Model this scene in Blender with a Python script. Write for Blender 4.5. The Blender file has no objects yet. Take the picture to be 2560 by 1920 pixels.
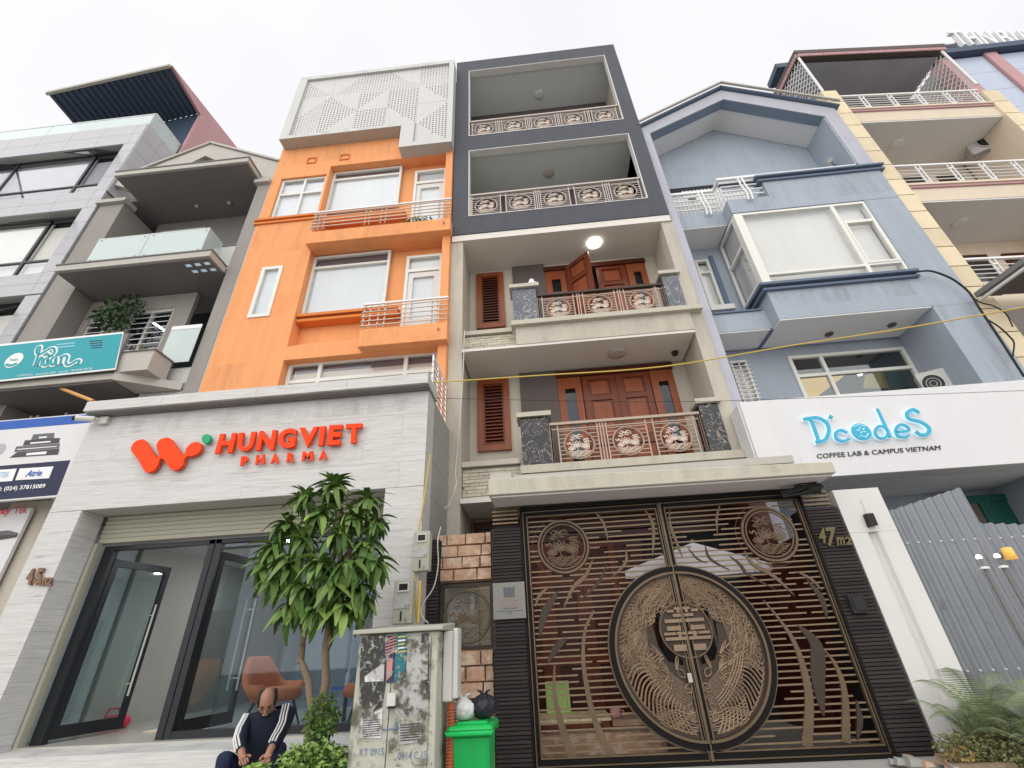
import bpy, math, random
from mathutils import Vector, Matrix
from mathutils.geometry import tessellate_polygon
R = random.Random(7)
sc = bpy.context.scene
COL = sc.collection

# ------------------------------------------------------------------ camera
F = 1128.3
def _n(v): return v.normalized()
Zc = _n(Vector((-105, -1935, F)))
Yc = Vector((110, 652, F)); Yc = _n(Yc - Zc * Yc.dot(Zc))
Xc = Yc.cross(Zc)
EYE = 1.5
def ray(px, py):
    c = Vector((px - 1280, py - 960, F))
    return Vector((Xc.dot(c), Yc.dot(c), Zc.dot(c)))
cam_data = bpy.data.cameras.new('camera')
cam = bpy.data.objects.new('camera', cam_data)
COL.objects.link(cam)
right = Vector((Xc[0], Yc[0], Zc[0])); up = -Vector((Xc[1], Yc[1], Zc[1])); back = -Vector((Xc[2], Yc[2], Zc[2]))
m = Matrix((right, up, back)).transposed().to_4x4()
m.translation = Vector((0, 0, EYE))
cam.matrix_world = m
cam_data.sensor_width = 36
cam_data.lens = 36 * F / 2560
cam_data.clip_start = 0.05
cam_data.clip_end = 800
sc.camera = cam

# ------------------------------------------------------------------ light
world = bpy.data.worlds.new('World'); sc.world = world; world.use_nodes = True
nt = world.node_tree; nt.nodes.clear()
wo = nt.nodes.new('ShaderNodeOutputWorld'); bg = nt.nodes.new('ShaderNodeBackground')
sky = nt.nodes.new('ShaderNodeTexSky'); sky.sky_type = 'NISHITA'; sky.sun_disc = False
sky.sun_elevation = math.radians(52); sky.sun_rotation = math.radians(200); sky.dust_density = 4
SKY_STRENGTH = 0.1
OVERCAST = 8.8                        # the cloud layer hides nearly all of the blue
mix = nt.nodes.new('ShaderNodeMix'); mix.data_type = 'RGBA'
mix.inputs[0].default_value = 0.93
tcw = nt.nodes.new('ShaderNodeTexCoord')
nz = nt.nodes.new('ShaderNodeTexNoise'); nz.inputs['Scale'].default_value = 1.6; nz.inputs['Detail'].default_value = 3
cr = nt.nodes.new('ShaderNodeValToRGB')
cr.color_ramp.elements[0].position = 0.30; cr.color_ramp.elements[0].color = (OVERCAST*.88, OVERCAST*.865, OVERCAST*.90, 1)
cr.color_ramp.elements[1].position = 0.62; cr.color_ramp.elements[1].color = (OVERCAST, OVERCAST*.995, OVERCAST*.985, 1)
nt.links.new(tcw.outputs['Generated'], nz.inputs['Vector'])
nt.links.new(nz.outputs[0], cr.inputs[0])
nt.links.new(sky.outputs[0], mix.inputs[6]); nt.links.new(cr.outputs[0], mix.inputs[7])
nt.links.new(mix.outputs[2], bg.inputs[0]); bg.inputs[1].default_value = SKY_STRENGTH
nt.links.new(bg.outputs[0], wo.inputs[0])
sun = bpy.data.lights.new('sun', 'SUN'); sun.energy = 1.5; sun.angle = math.radians(100); sun.color = (1, .97, .92)
so = bpy.data.objects.new('sun', sun); COL.objects.link(so)
so.rotation_euler = Vector((-0.20, -1.0, 0.78)).to_track_quat('Z', 'Y').to_euler()
sc.view_settings.view_transform = 'Standard'; sc.view_settings.look = 'None'
sc.view_settings.exposure = 0.36; sc.view_settings.gamma = 1; sc.view_settings.use_curve_mapping = False
sc.cycles.max_bounces = 8; sc.cycles.transparent_max_bounces = 16

# ------------------------------------------------------------------ photo crops -> points
CR = dict(A=(0,0,1.15732),c1=(0,100,.3255),c2=(480,100,.3255),c3=(1080,60,.3255),c4=(1560,60,.45208),c5=(0,500,.3255),
 c6=(480,500,.3255),c7=(1120,540,.42185),b1=(1700,560,.40991),b2=(0,1000,.55468),b3=(500,1150,.46419),b4=(1000,1150,.46425),
 b5=(1200,1150,.46426),b6=(1800,1150,.46426),b7=(500,1600,.19293),h=(320,1040,.27125),t=(2340,50,.12055),
 s=(0,820,.25316),x=(1980,1230,.12055),g=(2180,1600,.19289),n=(0,1230,.18083),w=(2380,600,.21687))
def px(c, x, y): o = CR[c]; return o[0] + x * o[2], o[1] + y * o[2]
def at(c, x, y, D):
    d = ray(*px(c, x, y)); return d * (D / d.y) + Vector((0, 0, EYE))
def atz(c, x, y, z):
    d = ray(*px(c, x, y)); return d * ((z - EYE) / d.z) + Vector((0, 0, EYE))

# ------------------------------------------------------------------ materials
def mat(name, col, rough=.8, var=.10, scale=3, bump=.0, bscale=60, metal=0, streak=0, spec=.28, fine=0.04, stain=None, rnd=0, emit=None, estr=1, aniso=(1,1,1), sub=0):
    m = bpy.data.materials.new(name); m.use_nodes = True; t = m.node_tree; N = t.nodes; L = t.links
    b = N['Principled BSDF']; b.inputs['Roughness'].default_value = rough; b.inputs['Metallic'].default_value = metal
    b.inputs['Specular IOR Level'].default_value = spec
    tc = N.new('ShaderNodeTexCoord')
    mp = N.new('ShaderNodeMapping'); mp.inputs['Scale'].default_value = aniso; L.new(tc.outputs['Object'], mp.inputs[0])
    def noise(s, d=5, vec=None):
        n = N.new('ShaderNodeTexNoise'); n.inputs['Scale'].default_value = s; n.inputs['Detail'].default_value = d
        L.new(vec or mp.outputs[0], n.inputs['Vector']); return n.outputs[0]
    def math_(op, a, b_, c=None):
        n = N.new('ShaderNodeMath'); n.operation = op
        for i, v in enumerate((a, b_, c)):
            if v is None: continue
            if isinstance(v, (int, float)): n.inputs[i].default_value = v
            else: L.new(v, n.inputs[i])
        return n.outputs[0]
    f = math_('MULTIPLY_ADD', noise(scale), 2*var, 1 - var)
    f2 = math_('MULTIPLY_ADD', noise(scale*14, 3), 2*fine, 1 - fine)
    f = math_('MULTIPLY', f, f2)
    if streak:
        ms = N.new('ShaderNodeMapping'); ms.inputs['Scale'].default_value = (5, 5, .35); L.new(tc.outputs['Object'], ms.inputs[0])
        f3 = math_('MULTIPLY_ADD', noise(1.6, 6, ms.outputs[0]), 2*streak, 1 - streak); f = math_('MULTIPLY', f, f3)
    if rnd:
        oi = N.new('ShaderNodeObjectInfo'); f4 = math_('MULTIPLY_ADD', oi.outputs['Random'], 2*rnd, 1 - rnd); f = math_('MULTIPLY', f, f4)
    vm = N.new('ShaderNodeVectorMath'); vm.operation = 'SCALE'; vm.inputs[0].default_value = col[:3]; L.new(f, vm.inputs['Scale'])
    out = vm.outputs[0]
    if stain:
        scol, amount, ss = stain
        r = N.new('ShaderNodeValToRGB'); r.color_ramp.elements[0].position = 1 - amount; r.color_ramp.elements[1].position = min(1, 1 - amount + .12)
        L.new(noise(ss, 7), r.inputs[0])
        mx = N.new('ShaderNodeMix'); mx.data_type = 'RGBA'; L.new(r.outputs[0], mx.inputs[0]); L.new(out, mx.inputs[6]); mx.inputs[7].default_value = (*scol, 1)
        out = mx.outputs[2]
    L.new(out, b.inputs['Base Color'])
    if bump:
        bp = N.new('ShaderNodeBump'); bp.inputs['Strength'].default_value = min(1, bump); bp.inputs['Distance'].default_value = .02
        L.new(noise(bscale, 4), bp.inputs['Height']); L.new(bp.outputs[0], b.inputs['Normal'])
    if emit:
        b.inputs['Emission Color'].default_value = (*emit, 1); b.inputs['Emission Strength'].default_value = estr
    if sub:
        b.inputs['Subsurface Weight'].default_value = sub; b.inputs['Subsurface Radius'].default_value = (.02, .02, .01)
    return m
def flecks(name, col, amount, scale, soft=.05, amax=1, stretch=(1, 1, 1)):
    m = bpy.data.materials.new(name); m.use_nodes = True; t = m.node_tree; N = t.nodes; L = t.links; b = N['Principled BSDF']; b.inputs['Roughness'].default_value = .85; b.inputs['Base Color'].default_value = (*col, 1); b.inputs['Specular IOR Level'].default_value = .1
    tc = N.new('ShaderNodeTexCoord'); n = N.new('ShaderNodeTexNoise'); n.inputs['Scale'].default_value = scale; n.inputs['Detail'].default_value = 8; n.inputs['Roughness'].default_value = .7; mp = N.new('ShaderNodeMapping'); mp.inputs['Scale'].default_value = stretch; L.new(tc.outputs['Object'], mp.inputs[0]); L.new(mp.outputs[0], n.inputs['Vector'])
    r = N.new('ShaderNodeValToRGB'); r.color_ramp.elements[0].position = 1-amount; r.color_ramp.elements[1].position = min(1, 1-amount+soft); L.new(n.outputs[0], r.inputs[0])
    mu = N.new('ShaderNodeMath'); mu.operation = 'MULTIPLY'; mu.inputs[1].default_value = amax; L.new(r.outputs[0], mu.inputs[0]); L.new(mu.outputs[0], b.inputs['Alpha'])
    return m
def granite(name, base, dark, scale=1.0, amount=.5, rough=.35):
    m = bpy.data.materials.new(name); m.use_nodes = True; t = m.node_tree; N = t.nodes; L = t.links
    b = N['Principled BSDF']; b.inputs['Roughness'].default_value = rough
    tc = N.new('ShaderNodeTexCoord'); oi = N.new('ShaderNodeObjectInfo')
    ad = N.new('ShaderNodeVectorMath'); ad.operation = 'ADD'; L.new(tc.outputs['Object'], ad.inputs[0])
    sc_ = N.new('ShaderNodeVectorMath'); sc_.operation = 'SCALE'; sc_.inputs[0].default_value = (3, 7, 5); L.new(oi.outputs['Random'], sc_.inputs['Scale']); L.new(sc_.outputs[0], ad.inputs[1])
    mp = N.new('ShaderNodeMapping'); mp.inputs['Scale'].default_value = (.9*scale, .9*scale, 20*scale); mp.inputs['Rotation'].default_value = (0, .06, 0); L.new(ad.outputs[0], mp.inputs[0])
    n1 = N.new('ShaderNodeTexNoise'); n1.inputs['Scale'].default_value = 2.2; n1.inputs['Detail'].default_value = 9; n1.inputs['Roughness'].default_value = .72; n1.inputs['Distortion'].default_value = .6; L.new(mp.outputs[0], n1.inputs['Vector'])
    r = N.new('ShaderNodeValToRGB'); r.color_ramp.elements[0].position = .28; r.color_ramp.elements[1].position = .28 + amount
    r.color_ramp.elements[0].color = (*dark, 1); r.color_ramp.elements[1].color = (*base, 1)
    e = r.color_ramp.elements.new(.42); e.color = (*[ (a*.35 + c*.65) for a, c in zip(dark, base)], 1)
    L.new(n1.outputs[0], r.inputs[0]); L.new(r.outputs[0], b.inputs['Base Color'])
    return m
def marble(name, base, vein, rough=.12):
    m = bpy.data.materials.new(name); m.use_nodes = True; t = m.node_tree; N = t.nodes; L = t.links
    b = N['Principled BSDF']; b.inputs['Roughness'].default_value = rough
    tc = N.new('ShaderNodeTexCoord')
    n1 = N.new('ShaderNodeTexNoise'); n1.inputs['Scale'].default_value = 4.2; n1.inputs['Detail'].default_value = 9; n1.inputs['Distortion'].default_value = 1.4; L.new(tc.outputs['Object'], n1.inputs['Vector'])
    r = N.new('ShaderNodeValToRGB'); els = r.color_ramp.elements
    els[0].position = 0; els[0].color = (*base, 1); els[1].position = 1; els[1].color = (*base, 1)
    for p, c in ((.505, base), (.52, vein), (.535, base), (.64, base), (.655, tuple(x*.5 for x in vein)), (.67, base)):
        e = els.new(p); e.color = (*c, 1)
    L.new(n1.outputs[0], r.inputs[0]); L.new(r.outputs[0], b.inputs['Base Color'])
    return m
def glass(name, tint=(.85, .9, .9), refl=.08, rough=.02, milk=0):
    m = bpy.data.materials.new(name); m.use_nodes = True; t = m.node_tree; N = t.nodes; L = t.links; N.clear()
    o = N.new('ShaderNodeOutputMaterial'); mx = N.new('ShaderNodeMixShader'); tr = N.new('ShaderNodeBsdfTransparent'); gl = N.new('ShaderNodeBsdfGlossy')
    tr.inputs[0].default_value = (*tint, 1); gl.inputs['Roughness'].default_value = rough; gl.inputs['Color'].default_value = (.95, .97, 1, 1)
    ge = N.new('ShaderNodeNewGeometry'); dt = N.new('ShaderNodeVectorMath'); dt.operation = 'DOT_PRODUCT'; L.new(ge.outputs['Normal'], dt.inputs[0]); L.new(ge.outputs['Incoming'], dt.inputs[1])
    ab = N.new('ShaderNodeMath'); ab.operation = 'ABSOLUTE'; L.new(dt.outputs['Value'], ab.inputs[0])
    iv = N.new('ShaderNodeMath'); iv.operation = 'SUBTRACT'; iv.inputs[0].default_value = 1; L.new(ab.outputs[0], iv.inputs[1])
    pw = N.new('ShaderNodeMath'); pw.operation = 'POWER'; pw.inputs[1].default_value = 4; L.new(iv.outputs[0], pw.inputs[0])
    a = N.new('ShaderNodeMath'); a.operation = 'MULTIPLY_ADD'; a.inputs[1].default_value = .8; a.inputs[2].default_value = refl; L.new(pw.outputs[0], a.inputs[0])
    L.new(a.outputs[0], mx.inputs[0]); L.new(tr.outputs[0], mx.inputs[1]); L.new(gl.outputs[0], mx.inputs[2]); L.new(mx.outputs[0], o.inputs[0])
    if milk:
        df = N.new('ShaderNodeBsdfDiffuse'); df.inputs[0].default_value = (.72, .80, .78, 1); m2 = N.new('ShaderNodeMixShader'); m2.inputs[0].default_value = milk
        L.new(mx.outputs[0], m2.inputs[1]); L.new(df.outputs[0], m2.inputs[2]); L.new(m2.outputs[0], o.inputs[0])
    return m
def ribbed(name, col, period, axis='X', rough=.5, depth=.6):
    m = mat(name, col, rough); t = m.node_tree; N = t.nodes; L = t.links
    return m
M = {}
M['slate'] = mat('slate_render', (.083,.090,.107), .75, .12, 2, .6, 14, streak=.10, aniso=(.6,.6,9))
M['beige'] = mat('beige_render', (.50,.46,.39), .85, .09, 1.2, .15, 90, streak=.10)
M['beigecap'] = mat('cream_coping', (.51,.475,.395), .8, .10, 1.6, .1, 60, streak=.10)
M['soffit'] = mat('soffit_paint', (.72,.68,.63), .85, .05, 1)
M['greysoffit'] = mat('grey_soffit', (.68,.72,.72), .85, .05, 1)
M['brownwall'] = mat('brown_wall', (.12,.10,.095), .85, .06, 1)
M['green'] = mat('green_paint', (.20,.34,.10), .85, .08, 1)
M['white'] = mat('white_paint', (.68,.67,.65), .6, .05, 2, streak=.04)
M['whiteframe'] = mat('white_window_frame', (.74,.73,.68), .4, .03, 2)
M['orange'] = mat('orange_render', (.81,.355,.15), .9, .09, .9, .2, 80, streak=.11, fine=.04, stain=((.74,.30,.115), .42, .9))
M['orangetrim'] = mat('orange_moulding', (.68,.21,.055), .85, .07, 1.2)
M['screen'] = mat('perforated_panel', (.55,.55,.535), .45, .04, 1, streak=.05)
M['granite'] = granite('streaked_granite', (.64,.635,.62), (.30,.285,.27), 1.1, .36, .5)
M['granite2'] = granite('tower_granite', (.46,.46,.49), (.25,.25,.28), .8, .45)
M['greyhouse'] = mat('grey_render', (.30,.28,.26), .85, .08, 1.2, .1, 70, streak=.08)
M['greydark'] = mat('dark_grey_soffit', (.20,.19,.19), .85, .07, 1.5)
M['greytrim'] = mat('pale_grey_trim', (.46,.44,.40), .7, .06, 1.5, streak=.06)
M['whitetile'] = mat('white_wall_tile', (.62,.62,.60), .4, .05, 4, rnd=.10)
M['blue'] = mat('blue_render', (.35,.395,.455), .85, .10, .9, .15, 70, streak=.12, stain=((.32,.36,.42), .38, .9))
M['bluedark'] = mat('blue_soffit_trim', (.13,.17,.24), .85, .05, 1)
M['lav'] = mat('lavender_render', (.44,.44,.50), .85, .08, 2, streak=.1)
M['palegrey'] = mat('pale_grey_soffit', (.74,.74,.74), .85, .05, 1)
M['yellow'] = mat('yellow_tile', (.72,.61,.42), .6, .10, 3, rnd=.09, streak=.08)
M['grout'] = mat('dark_grout', (.12,.10,.08), .9)
M['cream'] = mat('cream_render', (.68,.58,.46), .85, .06, 1.5, streak=.08)
M['pink'] = mat('pink_render', (.50,.30,.31), .85, .1, 1.5, streak=.1)
M['roofdark'] = mat('dark_roof_sheet', (.055,.08,.125), .55, .12, 2)
M['relief'] = mat('relief_highlight_bronze', (.26,.185,.125), .45, .35, 7, metal=.45, fine=.25)
M['bronze'] = mat('antique_bronze', (.150,.108,.07), .45, .30, 5, metal=.45, fine=.2)
M['bronzedk'] = mat('dark_bronze', (.060,.045,.036), .5, .2, 8, metal=.4)
M['reliefmid'] = mat('relief_bronze', (.13,.095,.068), .5, .3, 9, metal=.4, fine=.2, bump=.6, bscale=45)
M['brass'] = mat('brass_bar', (.215,.155,.10), .42, .2, 6, metal=.4)
M['gateblack'] = mat('black_steel', (.010,.009,.009), .55, .2, 4, spec=.12)
M['railing'] = mat('gold_beige_railing', (.60,.50,.42), .4, .08, 6, metal=.3)
M['wood'] = mat('varnished_wood', (.16,.036,.015), .28, .28, 2.2, aniso=(7,7,.7), fine=.12)
M['woodlight'] = mat('varnished_wood_frame', (.25,.068,.026), .28, .25, 2.2, aniso=(7,7,.7), fine=.1)
M['wooddark'] = mat('varnished_wood_dark_or_shaded', (.075,.018,.010), .3, .25, 2.2, aniso=(7,7,.7))
M['blackmarble'] = marble('black_marble', (.012,.012,.016), (.45,.40,.36))
M['greymarble'] = marble('grey_marble', (.09,.10,.13), (.5,.46,.44))
M['brick'] = mat('pale_brick', (.52,.47,.38), .75, .12, 6, .3, 40, rnd=.16)
M['mortar'] = mat('mortar', (.30,.28,.24), .9)
M['joint'] = mat('stone_joint', (.33,.22,.155), .9)
M['railbronze'] = mat('bronze_railing', (.40,.31,.25), .45, .12, 6, metal=.3)
M['postnavy'] = mat('faded_navy_poster', (.05,.05,.09), .7, .3, 9, stain=((.36,.34,.30), .40, 13))
M['postteal'] = mat('faded_teal_poster', (.03,.17,.21), .7, .3, 9, stain=((.36,.38,.34), .38, 15))
M['postpink'] = mat('faded_pink_print', (.50,.24,.22), .7, .3, 9)
M['stone'] = mat('tan_stone_block', (.50,.315,.215), .85, .25, 7, 1.0, 16, rnd=.16, stain=((.60,.46,.35), .52, 8))
M['slat'] = mat('dark_stone_slat', (.044,.037,.037), .7, .2, 5, rnd=.2, spec=.12)
M['slatdark'] = mat('dark_backing', (.018,.016,.018), .8)
M['roomshade'] = mat('shaded_interior', (.16,.15,.18), .8)
M['black'] = mat('black_plastic', (.02,.02,.022), .4)
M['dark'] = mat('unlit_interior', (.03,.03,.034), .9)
M['frameblk'] = mat('black_aluminium', (.022,.024,.028), .35)
M['shutter'] = mat('roller_shutter', (.42,.41,.33), .5, .05, 2)
M['roomwall'] = mat('room_wall', (.62,.64,.67), .8, .05, 1)
M['roomfloor'] = mat('room_floor_tile', (.46,.45,.41), .22, .06, 1)
M['glass'] = glass('clear_glass')
M['glassg'] = glass('green_edge_glass', (.86,.93,.91), .08)
M['glassdk'] = glass('tinted_glass', (.74,.81,.85), .03)
M['glassrail'] = glass('balustrade_glass', (.70,.82,.80), .16, milk=.42)
M['mirror'] = glass('window_glass', (.96,.96,.965), .05)
M['canopysoffit'] = mat('canopy_soffit_paint', (.74,.69,.71), .8, .06, 1.5)
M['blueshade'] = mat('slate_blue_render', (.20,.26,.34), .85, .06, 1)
M['blind'] = mat('pale_blind', (.67,.715,.725), .8, .09, 1.1, streak=.06)
M['blind2'] = mat('frosted_blind', (.68,.685,.64), .8, .09, 1.1, streak=.05)
M['blindgrey'] = mat('grey_blind', (.34,.34,.38), .8, .08, .7)
M['curtain'] = mat('cream_curtain', (.62,.58,.50), .85, .08, 2)
M['red'] = mat('red_orange_acrylic', (.88,.065,.008), .6, .02, 2, spec=.2)
M['redside'] = mat('red_orange_side', (.62,.04,.01), .4, .02, 2)
M['signgreen'] = mat('green_acrylic', (.01,.34,.14), .3)
M['signwhite'] = mat('white_sign_panel', (.69,.69,.70), .5, .04, .8, fine=.01, streak=.04)
M['signcyan'] = mat('cyan_letter', (.05,.42,.62), .3, .02, 2)
M['haloled'] = mat('led_halo_edge', (.7,.85,.95), .5, emit=(.55,.85,1), estr=.25)
M['ink'] = mat('dark_print', (.06,.055,.06), .5)
M['teal'] = mat('teal_banner', (.01,.31,.36), .45, .03, 1)
M['banner'] = mat('white_banner', (.68,.67,.68), .5, .03, 1)
M['bannerblue'] = mat('blue_print', (.02,.10,.42), .5)
M['navy'] = mat('navy_print', (.015,.02,.06), .5)
M['plaquered'] = mat('engraved_red', (.34,.20,.16), .5)
M['redprint'] = mat('red_print', (.75,.05,.09), .5)
M['greyprint'] = mat('grey_print', (.12,.12,.14), .5)
M['letterwhite'] = mat('white_print', (.80,.80,.80), .5)
M['lightblue'] = mat('pale_blue_print', (.30,.55,.75), .5)
M['lamp'] = mat('lit_lamp', (.9,.9,.88), .5, emit=(1, .98, .92), estr=7)
M['downlight'] = mat('ceiling_downlight', (.9,.9,.88), .5, emit=(.93, .97, 1), estr=260)
M['lampdim'] = mat('small_lit_lamp', (.9,.9,.88), .5, emit=(1, .9, .7), estr=1.6)
M['lampoff'] = mat('lamp_diffuser', (.50,.46,.42), .5)
M['cafelight'] = mat('lit_cafe_ceiling', (.6,.4,.1), .6, emit=(1, .52, .10), estr=.34)
M['yellowcable'] = mat('yellow_cable', (.62,.45,.10), .5)
M['whitecable'] = mat('white_cable', (.62,.60,.55), .5)
M['blackcable'] = mat('black_cable', (.02,.02,.02), .6)
M['meter'] = mat('meter_box', (.42,.42,.35), .5, .08, 6, stain=((.20,.18,.13), .30, 6))
M['cabinet'] = mat('weathered_cabinet', (.47,.475,.40), .6, .12, 4, streak=.12, stain=((.13,.12,.09), .47, 4.2))
M['paperblack'] = mat('peeled_poster_black', (.05,.05,.048), .6, .3, 10, stain=((.35,.34,.30), .40, 11))
M['fleckdark'] = flecks('dark_mould_flecks', (.15,.14,.11), .47, 12, .16)
M['fleckpale'] = flecks('pale_paper_scraps', (.42,.42,.38), .46, 18, .12)
M['fleckbrown'] = flecks('brown_water_stain', (.20,.15,.09), .44, 5, .15)
M['grime'] = flecks('rain_grime', (.22,.20,.17), .52, 2.2, .5, .17, (1.6, 1.6, .35))
M['stencil'] = mat('faded_stencil_blue', (.16,.22,.36), .8, .3, 20)
M['railupper'] = mat('grey_beige_railing', (.46,.40,.37), .45, .1, 6, metal=.3)
M['papergrey'] = mat('torn_paper', (.46,.46,.45), .8, .15, 12, stain=((.20,.19,.16), .44, 14))
M['paperwhite'] = mat('white_paper', (.68,.68,.68), .8, .06, 6)
M['conduit'] = mat('grey_plastic_trunking', (.60,.60,.57), .5, .05, 3)
M['orangepipe'] = mat('orange_corrugated_pipe', (.42,.12,.055), .5, .1, 8)
M['bin'] = mat('green_bin_plastic', (.01,.38,.085), .42, .14, 6, stain=((.06,.26,.09), .40, 8))
M['binlid'] = mat('green_lid_plastic', (.012,.46,.10), .3, .07, 4)
M['bagwhite'] = mat('white_plastic_bag', (.62,.64,.64), .3, .08, 8, .5, 14)
M['bagblack'] = mat('black_plastic_bag', (.02,.022,.028), .18, .2, 8, .6, 14)
M['bark'] = mat('tree_bark', (.24,.18,.125), .9, .25, 9, .8, 30)
M['leaf'] = mat('dracaena_leaf', (.080,.155,.034), .45, .45, 5, rnd=.45, stain=((.28,.30,.07), .33, 2.5))
M['leafyoung'] = mat('young_lit_leaf', (.20,.31,.075), .4, .2, 4, rnd=.3)
M['shrub'] = mat('shrub_leaf', (.095,.175,.04), .45, .35, 7, rnd=.2)
M['fern'] = mat('fern_leaf', (.19,.24,.12), .5, .35, 5, rnd=.3)
M['weed'] = mat('weed_leaf', (.17,.18,.075), .6, .45, 6)
M['pale_street'] = mat('pale_street', (.30,.29,.27), .9, .15, 3, .5, 120)  # concrete lane, colour raised to bounce light up into the soffits
M['paving'] = mat('paving', (.40,.37,.34), .85, .15, 4, .3, 60, stain=((.18,.16,.14), .35, 5))
M['soil'] = mat('soil', (.13,.095,.07), .95, .25, 8, .8, 40)
M['corr'] = mat('grey_corrugated_sheet', (.235,.25,.275), .42, .12, 3, metal=.25, stain=((.16,.17,.20), .40, 3))
M['concrete'] = mat('concrete', (.33,.33,.31), .85, .1, 2, .2, 50)
M['darkgreen'] = mat('dark_green_door', (.012,.085,.065), .5, .1, 2)
M['chair'] = mat('orange_fabric', (.66,.18,.065), .75, .1, 9)
M['skin'] = mat('skin', (.36,.19,.125), .5, .16, 14, sub=.05)
M['hair'] = mat('black_hair', (.02,.017,.015), .6, .3, 30)
M['navycloth'] = mat('navy_jacket', (.010,.014,.030), .75, .2, 9)
M['trouser'] = mat('navy_trousers', (.014,.02,.055), .8, .2, 9)
M['stripe'] = mat('white_stripe', (.70,.70,.70), .7)
M['umbrella'] = mat('white_parasol', (.85,.82,.86), .7, .04, 2)
M['boardgreen'] = mat('pale_green_board', (.52,.72,.26), .4, .05, 3)
M['tabletop'] = mat('pale_wood_table', (.82,.74,.46), .4, .1, 5)
M['cup'] = mat('pink_mug', (.80,.42,.42), .3)
M['numgold'] = mat('tarnished_brass', (.145,.115,.055), .4, .25, 12, metal=.35)
M['numbrown'] = mat('brown_metal', (.22,.13,.08), .5, .25, 12)
M['plaque'] = mat('steel_plaque', (.19,.19,.175), .35, .05, 4, metal=.5)
M['acwhite'] = mat('ac_casing', (.52,.52,.50), .5, .06, 3)
M['roofplastic'] = mat('white_corrugated_plastic', (.62,.63,.62), .5, .08, 2)
M['blueglass'] = mat('blue_cladding_panel', (.46,.52,.64), .25, .05, 1)
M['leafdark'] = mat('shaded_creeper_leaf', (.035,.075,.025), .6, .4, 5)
M['terracesoffit'] = mat('terrace_ceiling', (.34,.35,.40), .8, .2, 1.2)
M['witheredleaf'] = mat('withered_leaf', (.33,.22,.07), .7, .3, 6)
M['yellowpipe'] = mat('orange_pole', (.66,.33,.12), .5, .1, 4)

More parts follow.
